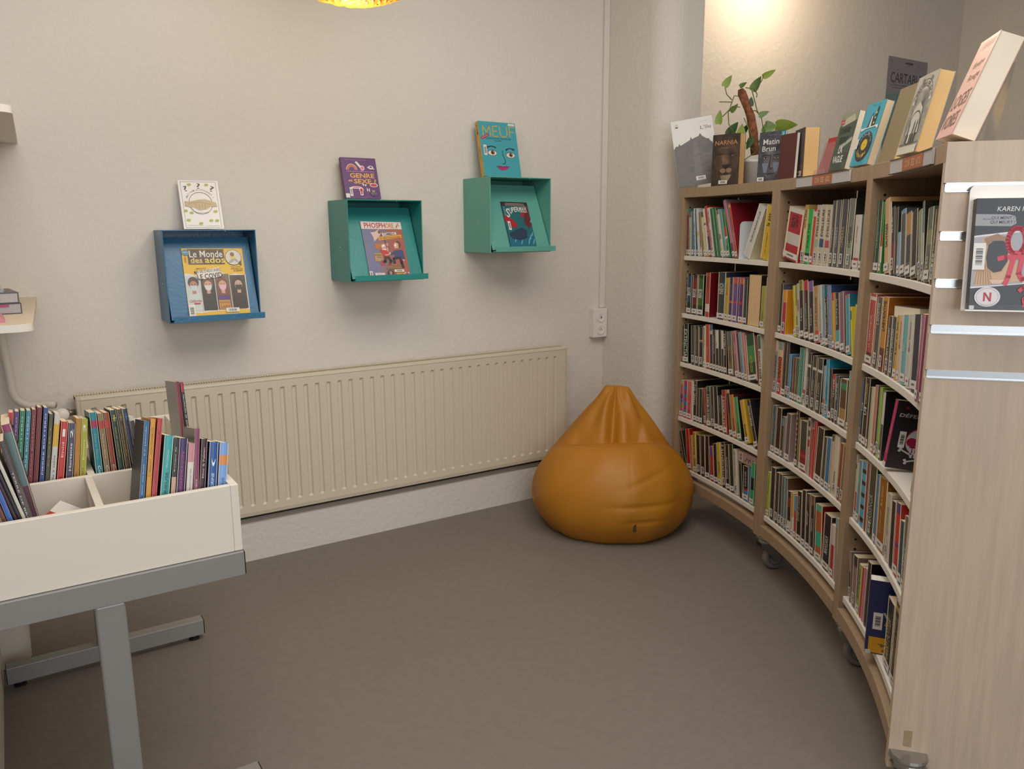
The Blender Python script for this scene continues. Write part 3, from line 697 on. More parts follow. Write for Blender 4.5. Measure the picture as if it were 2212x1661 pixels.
# ---------------------------------------------------------------- books
def ring_spine(t, bul):
    return [(-t / 2, 0), (-t / 4, -bul * .75), (0, -bul), (t / 4, -bul * .75), (t / 2, 0)]
PAGE = M('#e3d3b4', .85, kind='pages'); PAGEW = M('#e6e0d4', .85, kind='pages')
def make_book(name, T, t, h, d, col, bands=(), cover=None, title=(), sticker='w', label='', group=None, pages='cream', gloss=.38, reverse=False):
    """Spine in the xz plane facing -y, base at z = 0."""
    r = thing(name, label, 'book', T, group)
    cov = cover or col
    if reverse:                                # stands with its pages towards the room
        MB().box(-t / 2, -t / 2 + .001, 0, d, 0, h).box(t / 2 - .001, t / 2, 0, d, 0, h).box(-t / 2, t / 2, d - .001, d, 0, h).build('cover', P(cov), r)
        MB().box(-t / 2 + .001, t / 2 - .001, .002, d - .001, .0015, h - .0015).build('page_block', M('#d9b98a', .85, kind='pages'), r)
        return r
    cols = [col]; mb = MB()
    def mi(c):
        if c not in cols: cols.append(c)
        return cols.index(c)
    zs = sorted({0.0, 1.0, *[x for bnd in bands for x in bnd[:2]]})
    bul = min(.0022, t * .10); pr = ring_spine(t, bul)
    for z0, z1 in zip(zs[:-1], zs[1:]):
        c = col
        for b0, b1, bc in bands:
            if b0 <= (z0 + z1) / 2 <= b1: c = bc
        k = mi(c)
        vs = [(x, y, z0 * h) for x, y in pr] + [(x, y, z1 * h) for x, y in pr]
        mb.add(vs, [(i, i + 1, 6 + i, 5 + i) for i in range(4)], k)
    k = mi(cov); ct = .0007
    mb.box(-t / 2, -t / 2 + ct, 0, d, 0, h, k); mb.box(t / 2 - ct, t / 2, 0, d, 0, h, k)
    mb.build('cover', [P(c, gloss) for c in cols], r)
    MB().box(-t / 2 + ct, t / 2 - ct, -bul * .3, d - .0015, .0010, h - .0010).build('page_block', PAGEW if pages == 'white' else PAGE, r)
    if sticker:
        sh, sz = (.021, .007) if sticker == 'w' else (.032, .012)
        wq = min(t, .020) if sticker == 's' else t
        pp = Print(wq * .98, sh); pp.rect(0, 0, 1, 1, '#dfdad3')
        if sticker == 's': pp.rect(.25, .62, .75, .88, '#4a5a78'); pp.rect(.25, .36, .75, .58, '#26282c'); pp.rect(.25, .10, .75, .32, '#8a8a8a')
        else: pp.rect(.28, .38, .72, .62, '#6a6662')
        pp.build('spine_label', r, Matrix.Translation((-wq * .49, -bul - .0003, sz)) @ Matrix.Rotation(R_(90), 4, 'X'), .5)
    if title:
        for tt in title:
            pp = Print(t, h)
            s_, c_, z0, z1, wfrac, dirn = tt
            pp.text(s_, .5, (z0 + z1) / 2, (z1 - z0) * h / t, c_, wfrac * t / h, rot=90 if dirn == 'u' else -90, bold=.02)
            pp.build('title', r, Matrix.Translation((-t / 2, -bul - .0002, 0)) @ Matrix.Rotation(R_(90), 4, 'X'))
    return r
BAY = ('left', 'middle', 'right'); NTH = ('top', 'second', 'third', 'fourth', 'bottom')
BOOKS = [
(0, 0, -8.938, 0.02, 0.0052, 0.21, -2.08, 0.142, '#7fa79a', ((0.08, 0.86, '#8e2a30'),), '#5f8f84', (('La vie comme si', '#d9b0a8', 0.3, 0.7, 0.5, 'u'),), 'w', {}, 'teal topped slim book with red spine band at the far left'),
(0, 0, -9.099, 0.02, 0.0054, 0.1942, -2.5, 0.134, '#8c252c', (), None, (), 'w', {}, 'dark red slim book beside the teal topped one'),
(0, 0, -9.42, 0.02, 0.0193, 0.1956, -3.19, 0.135, '#a9b49c', ((0.87, 1, '#6e6862'),), None, (('Elise et les autres', '#4b5648', 0.12, 0.65, 0.3, 'u'),), 'w', {}, 'pale green book with a grey top'),
(0, 0, -9.847, 0.02, 0.0141, 0.1993, -4.12, 0.137, '#3f6f8e', (), None, (), 'w', {}, 'slate blue book beside the pale green one'),
(0, 0, -10.184, 0.02, 0.0091, 0.2103, -5.23, 0.142, '#dad7d2', (), None, (('MA SOEUR', '#222222', 0.15, 0.45, 0.6, 'u'), ('LE TEMPS', '#9c2f3a', 0.48, 0.7, 0.6, 'u')), 'w', {}, 'slim white book with black and red lettering'),
(0, 0, -10.446, 0.02, 0.0054, 0.2077, -6.45, 0.141, '#235a70', (), None, (), 'w', {}, 'narrow petrol blue book'),
(0, 0, -10.786, 0.02, 0.016, 0.2103, -7.81, 0.142, '#cfd3d6', ((0.42, 0.52, '#d0b468'),), None, (), 'w', {}, 'bluish white book right of the narrow petrol blue one'),
(0, 0, -11.201, 0.02, 0.0155, 0.1932, -8.83, 0.134, '#8f7b63', ((0, 0.2, '#c9a9a0'),), None, (), 'w', {}, 'brown and grey patched slim book'),
(0, 0, -11.737, 0.02, 0.0158, 0.1723, -11.95, 0.124, '#d8c791', (), None, (('petites vies', '#6f6a58', 0.2, 0.6, 0.4, 'u'),), 'w', {}, 'short pale yellow book'),
(0, 0, -12.143, 0.02, 0.015, 0.2092, -12.98, 0.141, '#dcd6c9', ((0.66, 0.7, '#1f5a78'), (0, 0.07, '#d39a2a')), None, (('des mots pour', '#9a8f86', 0.2, 0.6, 0.4, 'u'),), 'w', {}, 'off-white book with a blue spot high on its spine'),
(0, 0, -12.567, 0.02, 0.0161, 0.2227, -14.02, 0.147, '#b3302c', ((0.1, 0.4, '#3a2a55'),), None, (('NE EN', '#e3cfc4', 0.4, 0.6, 0.5, 'u'),), 'w', {}, 'red book with a navy lower spine'),
(0, 0, -13.011, 0.02, 0.0176, 0.2144, -14.93, 0.144, '#dccdc4', (), None, (('LIBRES COMME ELLES', '#a8234e', 0.05, 0.55, 0.5, 'u'), ('QUI', '#6b3a38', 0.7, 0.92, 0.5, 'u')), 'w', {}, 'white book with crimson lettering running up it'),
(0, 0, -13.497, 0.02, 0.0214, 0.2109, -15.67, 0.142, '#1f6b48', (), None, (('Le silence', '#3f8a66', 0.3, 0.7, 0.2, 'u'),), None, {}, 'left one of two dark green books'),
(0, 0, -14.014, 0.02, 0.0207, 0.2111, -16.32, 0.142, '#226f4a', (), None, (), None, {}, 'right one of two dark green books'),
(0, 0, -14.508, 0.02, 0.0182, 0.2062, -16.87, 0.14, '#d3c9ba', ((0.9, 1, '#7d756c'), (0.1, 0.22, '#cfc68a')), None, (('SOUS', '#2b2a28', 0.38, 0.48, 0.7, 'u'),), 'w', {}, 'narrow white book with a grey top and black letters'),
(0, 0, -14.934, 0.02, 0.017, 0.2077, -17.25, 0.141, '#5b9aa0', (), None, (), 'w', {}, 'light teal book leaning left'),
(0, 0, -15.376, 0.02, 0.02, 0.2004, -17.49, 0.137, '#2c7a48', ((0.45, 0.65, '#b04a35'), (0.4, 0.445, '#d5d8cc')), None, (('VIVRE', '#dfe5d8', 0.25, 0.4, 0.4, 'u'),), 'w', {}, 'green book with a red block and white dot'),
(0, 0, -16.224, 0.02, 0.0168, 0.2549, -22.8, 0.155, '#b86f8e', ((0, 0.25, '#8d2252'),), '#a88d97', (), 'w', {}, 'tall pink book leaning left'),
(0, 0, -16.622, 0.02, 0.0159, 0.2358, -19.8, 0.155, '#bb4030', ((0.92, 0.97, '#e0a03c'),), '#8a1f2b', (('la communication', '#e6c9bb', 0.25, 0.5, 0.4, 'u'),), 'w', {}, 'tall red book leaning left against the white bookend'),
(0, 0, -18.099, 0.02, 0.0494, 0.2186, 26.1, 0.12, '#d6d3ce', (), '#dcd2b0', (('UN MONDE OÙ LES', '#2b2927', 0.45, 0.9, 0.25, 'u'), ('FILLES', '#3b3937', 0.3, 0.44, 0.2, 'u')), None, {'pages': 'white'}, 'thick white book leaning right behind the white bookend'),
(0, 0, -20.875, 0.02, 0.0644, 0.206, 8.9, 0.14, '#dcb31e', (), None, (('la psy', '#2a2417', 0.62, 0.86, 0.45, 'u'), ('en images', '#3a3018', 0.1, 0.5, 0.12, 'u')), None, {}, 'bright yellow book leaning right at the right end'),
(0, 1, -9.54, 0.02, 0.0318, 0.1843, 0.0, 0.13, '#15212e', ((0.3, 0.55, '#1f4f74'), (0.62, 0.95, '#1d4564')), '#14161c', (('MANOIR', '#dcdde0', 0.46, 0.66, 0.7, 'u'),), 'w', {}, 'navy book with white lettering, first of three alike'),
(0, 1, -10.408, 0.02, 0.0387, 0.181, 0.0, 0.128, '#31181a', ((0.25, 0.52, '#6e2326'), (0.6, 0.92, '#7c2629')), '#17121a', (('MANOIR', '#e0d8d6', 0.44, 0.65, 0.7, 'u'),), 'w', {}, 'maroon book with white lettering, second of three alike'),
(0, 1, -11.311, 0.02, 0.0435, 0.1816, 0.0, 0.129, '#1c3018', ((0.25, 0.52, '#3b6b2c'), (0.6, 0.92, '#356428')), '#121410', (('MANOIR', '#dfe3da', 0.44, 0.66, 0.7, 'u'),), 'w', {}, 'dark green book with white lettering, third of three alike'),
(0, 1, -12.41, 0.02, 0.0332, 0.1945, 0.0, 0.134, '#b3402c', ((0.12, 0.3, '#d9cfc4'),), '#6f1420', (('LE COEUR', '#8c2a22', 0.62, 0.92, 0.5, 'u'),), None, {}, 'orange red thick book with dark red cover'),
(0, 1, -14.552, 0.02, 0.0566, 0.2027, 0.0, 0.155, '#2f3a40', ((0.55, 0.78, '#46627a'),), '#2a3550', (('NEO', '#dcc98e', 0.54, 0.76, 0.55, 'u'),), 'w', {}, 'wide slate book with cream lettering, city and night scene'),
(0, 1, -15.421, 0.02, 0.0249, 0.1808, 0.0, 0.128, '#c2a020', (), None, (('Mille jours', '#6a5a18', 0.6, 0.85, 0.4, 'u'),), 'w', {}, 'mustard yellow slim book'),
(0, 1, -15.995, 0.02, 0.0263, 0.1848, 0.0, 0.13, '#4e2f66', ((0.86, 1, '#33304a'), (0.42, 0.47, '#c8503c')), None, (('Le passage', '#9a80ac', 0.55, 0.85, 0.25, 'u'),), 'w', {}, 'purple book with orange band, leftmost of three'),
(0, 1, -16.689, 0.02, 0.0367, 0.1854, 0.0, 0.13, '#6a468a', ((0.86, 1, '#cf4a2a'), (0.42, 0.47, '#c43d3c'), (0.05, 0.14, '#cf4a2a')), None, (('Le passage', '#b59ac8', 0.55, 0.82, 0.25, 'u'),), 'w', {}, 'lighter purple book with orange ends, middle of three'),
(0, 1, -17.643, 0.02, 0.0339, 0.187, -0.68, 0.131, '#55296a', ((0.86, 1, '#c9602e'), (0.42, 0.48, '#b32a3c'), (0, 0.1, '#cf5a26')), None, (('Le passage', '#a37ab5', 0.55, 0.85, 0.25, 'u'),), 'w', {}, 'purple book with orange ends, rightmost of three'),
(0, 1, -18.324, 0.02, 0.0277, 0.185, -1.12, 0.13, '#2b3338', ((0.82, 0.87, '#7c1c28'),), None, (), 'w', {}, 'dark slate book between the purple books and tan pages'),
(0, 1, -19.63, 0.02, 0.0955, 0.2041, 0.0, 0.139, '#caa06c', (), '#2a1d18', (), 'w', {'rev': True}, 'thick tan book standing with its pages outward'),
(0, 1, -21.05, 0.02, 0.0292, 0.1654, 0.0, 0.121, '#a3a42c', (), None, (('Clair obscur', '#5c6020', 0.1, 0.4, 0.4, 'u'),), 'w', {}, 'short yellow green book'),
(0, 1, -21.543, 0.02, 0.0126, 0.1996, 0.0, 0.137, '#d9d5cc', (), None, (), None, {}, 'white slim book at the right end'),
(0, 2, -8.963, 0.02, 0.0059, 0.174, -2.8, 0.125, '#2a1d22', ((0.46, 0.53, '#4a6a64'), (0.53, 0.68, '#332b2a')), None, (), 'w', {}, 'black slim book with a teal figure at the left end'),
(0, 2, -9.415, 0.02, 0.0365, 0.1822, -2.4, 0.129, '#17301f', (), '#0f1711', (('EXTINCTIA', '#cfd9cf', 0.16, 0.86, 0.62, 'd'),), 'w', {}, 'dark green book with tall pale lettering'),
(0, 2, -10.539, 0.02, 0.0268, 0.1811, -4.3, 0.128, '#3a3835', (), None, (('TOUTE LA VÉRITÉ', '#8a8680', 0.3, 0.9, 0.35, 'd'),), 's', {}, 'left one of two charcoal books'),
(0, 2, -11.151, 0.02, 0.0306, 0.1827, -3.18, 0.129, '#403d3a', (), None, (('NOUS LE CHOEUR', '#8d8880', 0.3, 0.9, 0.35, 'd'),), 's', {}, 'right one of two charcoal books'),
(0, 2, -11.831, 0.02, 0.0306, 0.1793, -3.54, 0.127, '#29211f', ((0.64, 0.68, '#c9896a'), (0.6, 0.64, '#4a5a88')), None, (), 's', {}, 'black brown book with a slanting orange and blue stripe'),
(0, 2, -12.414, 0.02, 0.0165, 0.1884, -4.63, 0.132, '#d6c9bb', (), None, (('Bonne nuit les', '#5c4a40', 0.5, 0.95, 0.5, 'd'),), 'w', {}, 'narrow cream book'),
(0, 2, -12.93, 0.02, 0.0297, 0.1977, -4.85, 0.136, '#c23d24', (), None, (('Gabriel Katz', '#e0b59c', 0.3, 0.5, 0.25, 'd'),), 'w', {}, 'orange red book'),
(0, 2, -13.511, 0.02, 0.0201, 0.2011, -5.45, 0.138, '#1c1d2a', ((0.86, 1, '#2f6482'), (0.78, 0.86, '#b9b5b2')), None, (('LE SOUFFLE', '#5a6ab0', 0.3, 0.7, 0.5, 'd'),), 'w', {}, 'black book with blue lettering'),
(0, 2, -13.98, 0.02, 0.0215, 0.181, -5.8, 0.128, '#1e1c1e', (), None, (('LE SANG DES AUTRES', '#cfccc8', 0.4, 0.85, 0.35, 'd'),), 'w', {}, 'black book with small white capitals'),
(0, 2, -14.466, 0.02, 0.0215, 0.1842, -6.17, 0.13, '#1f1b1b', ((0.55, 0.98, '#d8d3cb'),), None, (('Tome 1', '#55504c', 0.58, 0.7, 0.4, 'd'),), 'w', {}, 'black book with a long white upper label'),
(0, 2, -14.936, 0.02, 0.0199, 0.1857, -6.54, 0.13, '#1d191a', (), None, (), 'w', {}, 'plain black book between two white labelled ones'),
(0, 2, -15.336, 0.02, 0.0145, 0.1872, -6.9, 0.131, '#231e1e', ((0.56, 0.98, '#d5d0c9'),), None, (), 'w', {}, 'narrow black book with a white upper half'),
(0, 2, -15.769, 0.02, 0.0233, 0.1859, -7.14, 0.131, '#1f1a1b', (), None, (('KAYTERLAAN', '#dcd8d2', 0.44, 0.92, 0.6, 'd'),), 'w', {}, 'black book with bold white capitals'),
(0, 2, -16.655, 0.02, 0.0356, 0.1877, -9.55, 0.131, '#7d6b4f', ((0.66, 1, '#5d635b'),), None, (('Loup', '#2f2620', 0.3, 0.55, 0.5, 'd'),), 'w', {}, 'brown book with grey green top and script'),
(0, 2, -17.682, 0.02, 0.0268, 0.1963, -13.68, 0.135, '#bf8193', (), None, (('JEUNE FILLE', '#8f2f58', 0.1, 0.5, 0.35, 'u'), ('ROMAN', '#8f2f58', 0.75, 0.93, 0.4, 'u')), 'w', {}, 'pink book leaning left'),
(0, 2, -18.179, 0.02, 0.016, 0.1881, -13.99, 0.132, '#33212c', (), None, (), 'w', {}, 'dark plum narrow book'),
(0, 2, -18.657, 0.02, 0.0224, 0.1981, -14.79, 0.136, '#7d9fb0', (), None, (('JEUNE FILLE', '#3f6a80', 0.1, 0.5, 0.35, 'u'),), 'w', {}, 'light blue book leaning left'),
(0, 2, -19.156, 0.02, 0.0203, 0.198, -15.09, 0.136, '#cf8080', (), None, (('JEUNE FILLE', '#8f3338', 0.1, 0.5, 0.35, 'u'),), 'w', {}, 'salmon book leaning left'),
(0, 2, -20.204, 0.02, 0.0712, 0.1937, -14.7, 0.15, '#1f4a28', ((0, 0.16, '#14160f'), (0.4, 0.75, '#3f8a4a')), '#0e1410', (('NOSTALGIA', '#c9b44a', 0.2, 0.55, 0.3, 'u'),), 'w', {}, 'thick book with green flames on black'),
(0, 2, -21.122, 0.02, 0.0102, 0.2003, -14.1, 0.137, '#8a2a2c', (), None, (), None, {}, 'narrow dark red book next to the white one'),
(0, 2, -21.558, 0.02, 0.0273, 0.2047, -12.7, 0.143, '#d8d3c8', ((0.72, 0.98, '#3a6a4a'),), None, (('MARIE LOINESS', '#2c4030', 0.12, 0.68, 0.5, 'u'),), 'w', {}, 'white book with dark green lettering at the right end'),
(0, 3, -8.98, 0.02, 0.0245, 0.175, 0.0, 0.126, '#b5607a', ((0.5, 0.62, '#6a3f7c'), (0.38, 0.48, '#2f7aa0'), (0.26, 0.36, '#7d8a3c'), (0.88, 1, '#a9a36a')), None, (), 'w', {}, 'multicoloured book of pink, purple, blue and green stripes'),
(0, 3, -9.603, 0.02, 0.0255, 0.1784, -0.66, 0.127, '#a92a62', ((0.76, 0.86, '#1f7ca8'), (0.55, 0.65, '#1f7ca8'), (0.34, 0.44, '#1f7ca8'), (0.12, 0.22, '#1f7ca8')), None, (), 'w', {}, 'magenta book with blue dots'),
(0, 3, -10.25, 0.02, 0.0348, 0.1795, -0.86, 0.128, '#c0405a', ((0.65, 1, '#c9656c'), (0.25, 0.42, '#c05a6a')), None, (('Moderne Olympia', '#d9a050', 0.44, 0.95, 0.4, 'u'),), 'w', {}, 'crimson and coral book'),
(0, 3, -10.765, 0.02, 0.0096, 0.1832, -1.51, 0.129, '#d7d2cb', (), None, (), None, {}, 'very thin white book'),
(0, 3, -11.195, 0.02, 0.0265, 0.1908, -2.06, 0.15, '#232322', ((0.9, 1, '#4a4644'),), '#1a1a1a', (('TITANIC 2012', '#dbd7d0', 0.4, 0.9, 0.55, 'u'),), 'w', {}, 'black book with white title and year'),
(0, 3, -11.695, 0.02, 0.0163, 0.1591, -2.73, 0.118, '#20211f', (), None, (), 'w', {}, 'black slim book with a white edge'),
(0, 3, -12.168, 0.02, 0.0239, 0.1606, -3.18, 0.119, '#242b2a', ((0.05, 0.18, '#3a4560'),), None, (), 'w', {}, 'black green book with a blue foot'),
(0, 3, -12.901, 0.02, 0.0162, 0.1667, -7.7, 0.122, '#9a3f28', ((0, 0.35, '#7d2024'),), None, (), 's', {}, 'rust red book'),
(0, 3, -13.529, 0.02, 0.0306, 0.183, -6.55, 0.15, '#1f4438', ((0.88, 1, '#2f6a58'),), '#17211e', (('SEULS AU MONDE 3', '#dcdcd2', 0.15, 0.8, 0.55, 'u'),), 'w', {}, 'dark green book with large white lettering'),
(0, 3, -14.217, 0.02, 0.0219, 0.1863, -8.14, 0.131, '#2a2b28', (), None, (('LE BAL DES FOLLES', '#a9a69c', 0.15, 0.55, 0.4, 'u'),), 's', {}, 'charcoal book right of the green lettered one'),
(0, 3, -14.8, 0.02, 0.0311, 0.192, -8.43, 0.133, '#1b211f', (), '#151a18', (), 'w', {}, 'black green wide book'),
(0, 3, -15.504, 0.02, 0.0322, 0.1591, -8.96, 0.118, '#26252a', (), None, (('Les ombres', '#7fa59c', 0.55, 0.95, 0.3, 'u'),), 'w', {}, 'black book with a square white foot label'),
(0, 3, -16.214, 0.02, 0.0297, 0.1905, -9.62, 0.133, '#9c1c22', (), None, (('SEULS AU MONDE 2', '#e0d3cb', 0.1, 0.85, 0.6, 'u'),), 'w', {}, 'deep red book with large white lettering'),
(0, 3, -17.179, 0.02, 0.0235, 0.1991, -13.94, 0.137, '#2a2118', ((0.93, 1, '#cdb56a'), (0.0, 0.5, '#5a4420')), None, (), 'w', {}, 'black book with a yellow frame'),
(0, 3, -17.815, 0.02, 0.0292, 0.1848, -14.8, 0.13, '#c97a30', (), '#5a1f1c', (('Agency', '#2f2118', 0.12, 0.45, 0.5, 'u'),), 'w', {}, 'orange book with black script'),
(0, 3, -18.569, 0.02, 0.029, 0.1819, -16.56, 0.129, '#37a05a', (), '#161816', (('Agency', '#1c2a1e', 0.1, 0.42, 0.5, 'u'),), 'w', {}, 'bright green book with black script'),
(0, 3, -19.872, 0.02, 0.0329, 0.1832, -21.8, 0.129, '#d3a828', (), '#c49a22', (('Agency', '#2f2815', 0.1, 0.45, 0.5, 'u'),), 'w', {}, 'golden yellow book with black script'),
(0, 3, -21.315, 0.02, 0.028, 0.2004, -26.4, 0.15, '#26262a', (), '#1d1e22', (('WARCROSS', '#dedad4', 0.45, 0.88, 0.55, 'u'), ('Marie Lu', '#7a2a34', 0.22, 0.36, 0.3, 'u')), 'w', {}, 'black book leaning left with white lettering at the right end'),
(0, 4, -10.083, 0.02, 0.021, 0.1739, -19.0, 0.125, '#3a2c26', (), None, (), None, {}, 'dark brown book half hidden behind the bean bag'),
(0, 4, -10.655, 0.02, 0.0298, 0.1914, -9.1, 0.133, '#b3181c', (), None, (('Les revenants', '#d05a4a', 0.4, 0.8, 0.25, 'u'),), 'w', {}, 'scarlet book rising behind the bean bag'),
(0, 4, -11.17, 0.02, 0.0156, 0.1689, -7.2, 0.123, '#b98d55', (), None, (), None, {}, 'tan book beside the scarlet one'),
(0, 4, -11.613, 0.02, 0.0228, 0.1903, -6.4, 0.133, '#c9a53a', ((0, 0.35, '#a5762c'),), None, (('EN ROUTE', '#2c2414', 0.45, 0.98, 0.5, 'u'),), 'w', {}, 'yellow book with black lettering beside the tan one'),
(0, 4, -12.231, 0.02, 0.031, 0.1823, -6.9, 0.129, '#2a211d', (), None, (), 's', {}, 'black brown book, first of three plain ones'),
(0, 4, -12.94, 0.02, 0.0338, 0.1887, -5.65, 0.132, '#2d2521', (), None, (), 's', {}, 'black brown book, second of three plain ones'),
(0, 4, -13.677, 0.02, 0.0338, 0.196, -5.91, 0.135, '#271d1c', (), None, (), 'w', {}, 'black brown book, third of three plain ones'),
(0, 4, -14.48, 0.02, 0.028, 0.1575, -8.18, 0.117, '#b01f2a', ((0.72, 1, '#6a417c'),), None, (('Numéro quatre', '#d06a5c', 0.3, 0.6, 0.3, 'u'),), 'w', {}, 'red book with a purple top'),
(0, 4, -15.107, 0.02, 0.0289, 0.1776, -8.57, 0.127, '#231a17', (), None, (), 'w', {}, 'black book left of the yellow one'),
(0, 4, -15.763, 0.02, 0.0282, 0.1893, -9.19, 0.132, '#cdae30', (), None, (('La chasse au rhodia', '#4a3d18', 0.28, 0.55, 0.35, 'u'),), 'w', {}, 'yellow book with thin black lettering'),
(0, 4, -16.437, 0.02, 0.0311, 0.1998, -8.6, 0.137, '#1d1a1d', (), None, (('DIVERGENTE 2', '#d6d2cc', 0.18, 0.95, 0.5, 'u'),), 's', {}, 'black book with white title and a number two'),
(0, 4, -17.112, 0.02, 0.0284, 0.1993, -8.57, 0.137, '#1a191c', (), None, (('DIVERGENTE', '#b9b6b2', 0.25, 0.72, 0.5, 'u'),), 'w', {}, 'black book with thinner white title'),
(0, 4, -17.817, 0.02, 0.033, 0.2076, -9.26, 0.14, '#1d3330', (), None, (), 'w', {}, 'dark green book beside the white lettered black ones'),
(0, 4, -18.502, 0.02, 0.0266, 0.1965, -9.67, 0.135, '#cfc6b8', (), None, (('TOUS LES JOURS', '#4a4642', 0.4, 0.95, 0.35, 'u'),), 's', {}, 'light grey book with small dark lettering'),
(0, 4, -19.256, 0.02, 0.024, 0.1474, -9.2, 0.113, '#1f2825', (), None, (), None, {}, 'black green short book under the flat book'),
(0, 4, -20.007, 0.02, 0.0446, 0.1474, -4.22, 0.113, '#17171a', ((0.3, 0.36, '#b0243a'), (0, 0.3, '#2f83b3')), None, (('La nuit du verdict', '#cfc9c4', 0.42, 0.85, 0.35, 'u'),), 'w', {}, 'black short book with a red band and blue foot'),
(0, 4, -20.585, 0.02, 0.0082, 0.1602, -4.47, 0.119, '#2b7fb0', (), None, (), None, {}, 'thin blue short book'),
(0, 4, -21.023, 0.02, 0.0319, 0.181, -1.3, 0.128, '#2f9a70', ((0.36, 0.64, '#161616'),), None, (), 'w', {}, 'short green book with a black middle'),
(1, 0, -24.775, 0.02, 0.1144, 0.1876, 9.49, 0.12, '#b3202e', ((0.9, 0.995, '#d8d3cd'), (0.3, 0.52, '#cfc8bd')), None, (('PERDU', '#3a1416', 0.62, 0.86, 0.4, 'u'),), 'w', {}, 'red book leaning right with a white oval portrait'),
(1, 0, -26.57, 0.02, 0.0227, 0.2022, 4.96, 0.138, '#d3ad62', ((0, 0.2, '#8f8680'), (0.2, 0.62, '#d9c9a0'), (0.93, 1, '#c98f2c')), None, (('LUTTE SANS', '#4a3a24', 0.6, 0.92, 0.5, 'u'),), 's', {}, 'tall ochre topped book with a cream spine'),
(1, 0, -27.285, 0.02, 0.0412, 0.1857, 4.36, 0.13, '#2fae4c', ((0.12, 0.2, '#14261a'),), None, (('PARTIR', '#155a2c', 0.3, 0.75, 0.3, 'u'),), 'w', {}, 'bright green book'),
(1, 0, -27.978, 0.02, 0.0209, 0.1861, 3.76, 0.131, '#c2382e', ((0.87, 0.96, '#d0cfca'),), None, (), 'w', {}, 'red book with a white patch near the top'),
(1, 0, -28.578, 0.02, 0.0321, 0.1991, 3.19, 0.137, '#c6bbac', ((0.3, 0.43, '#9db3a0'),), None, (('ÉVEILLEURS', '#2b2826', 0.48, 0.92, 0.5, 'u'),), 's', {}, 'beige book with a pale green patch, first of three'),
(1, 0, -29.358, 0.02, 0.0386, 0.1994, 2.72, 0.137, '#c8bdae', ((0.3, 0.44, '#274f70'),), None, (('ÉVEILLEURS', '#2b2826', 0.48, 0.92, 0.5, 'u'),), 's', {}, 'beige book with a dark blue patch, second of three'),
(1, 0, -30.241, 0.02, 0.0403, 0.1976, 1.86, 0.136, '#cabfb0', ((0.3, 0.42, '#bc4458'),), None, (('ÉVEILLEURS', '#7a3430', 0.48, 0.92, 0.5, 'u'),), 's', {}, 'beige book with a red patch, third of three'),
(1, 0, -31.07, 0.02, 0.0254, 0.2108, 0.62, 0.142, '#474851', (), None, (('OMBRES', '#a9a8ac', 0.3, 0.6, 0.35, 'u'),), 's', {}, 'slate grey book, leftmost of three glossy ones'),
(1, 0, -31.753, 0.02, 0.0369, 0.2117, 0.24, 0.142, '#52545e', (), None, (('OMBRES', '#b2b0b0', 0.3, 0.6, 0.4, 'u'),), 's', {}, 'slate grey book, middle of three glossy ones'),
(1, 0, -32.673, 0.02, 0.0478, 0.2116, 1.3, 0.142, '#45474f', (), '#1c1c20', (('OMBRES', '#b79b78', 0.3, 0.6, 0.4, 'u'),), 's', {}, 'slate grey book, rightmost of three glossy ones'),
(1, 0, -33.742, 0.02, 0.0463, 0.2121, 1.9, 0.155, '#757b74', ((0.2, 0.4, '#93a28c'),), '#1f211d', (('OMBRES', '#4f544e', 0.3, 0.6, 0.4, 'u'),), 's', {}, 'sage grey tall book with a black cover'),
(1, 0, -34.917, 0.02, 0.0466, 0.1632, 0.0, 0.12, '#d3cbc4', ((0.12, 0.22, '#b0332f'),), None, (('le mirage', '#8a4a44', 0.5, 0.8, 0.2, 'u'),), 'w', {}, 'white book with a red shape at its foot'),
(1, 0, -35.608, 0.02, 0.0152, 0.1634, 0.0, 0.12, '#2c5560', (), None, (), 'w', {}, 'dark teal narrow book'),
(1, 0, -35.955, 0.02, 0.0161, 0.2008, 0.0, 0.137, '#86aeb4', (), None, (), 'w', {}, 'pale turquoise tall book at the right end'),
(1, 1, -23.84, 0.02, 0.022, 0.1833, 0.03, 0.129, '#3d3836', (), '#5a5565', (), 'w', {}, 'charcoal book at the left end'),
(1, 1, -24.423, 0.02, 0.0311, 0.1623, -0.33, 0.15, '#b6293a', ((0.72, 1, '#d99a30'),), '#d9921e', (), 's', {}, 'red spined book with an orange cover and black bird'),
(1, 1, -26.336, 0.02, 0.0165, 0.1849, -11.05, 0.13, '#d8c02c', (), None, (('Le fils du dragon', '#5a5018', 0.3, 0.7, 0.4, 'u'),), 'w', {}, 'yellow book with fine black lettering'),
(1, 1, -26.672, 0.02, 0.0111, 0.1899, -11.35, 0.132, '#6d8f3c', ((0.4, 0.6, '#b9b0a0'),), None, (), 's', {}, 'green and white patterned narrow book'),
(1, 1, -26.934, 0.02, 0.0111, 0.1948, -11.0, 0.135, '#c9b8a8', ((0.5, 0.7, '#b06a70'), (0.1, 0.2, '#6fb0a8')), None, (), 's', {}, 'cream and pink narrow book'),
(1, 1, -27.439, 0.02, 0.0329, 0.2064, -10.4, 0.14, '#1e1c1c', ((0.82, 1, '#a8a83a'), (0.07, 0.14, '#1f5ab0')), None, (('À découvert', '#e0ddd6', 0.3, 0.52, 0.45, 'u'), ('Harlan Coben', '#2f3018', 0.83, 0.99, 0.5, 'u')), 'w', {}, 'black book with a lime green top'),
(1, 1, -28.207, 0.02, 0.0348, 0.208, -10.7, 0.141, '#1d1a1c', ((0.83, 1, '#c0253c'),), None, (('À quelques secondes près', '#e0ddd6', 0.18, 0.62, 0.45, 'u'), ('Harlan Coben', '#b02a40', 0.64, 0.81, 0.45, 'u')), 'w', {}, 'black book with a red top'),
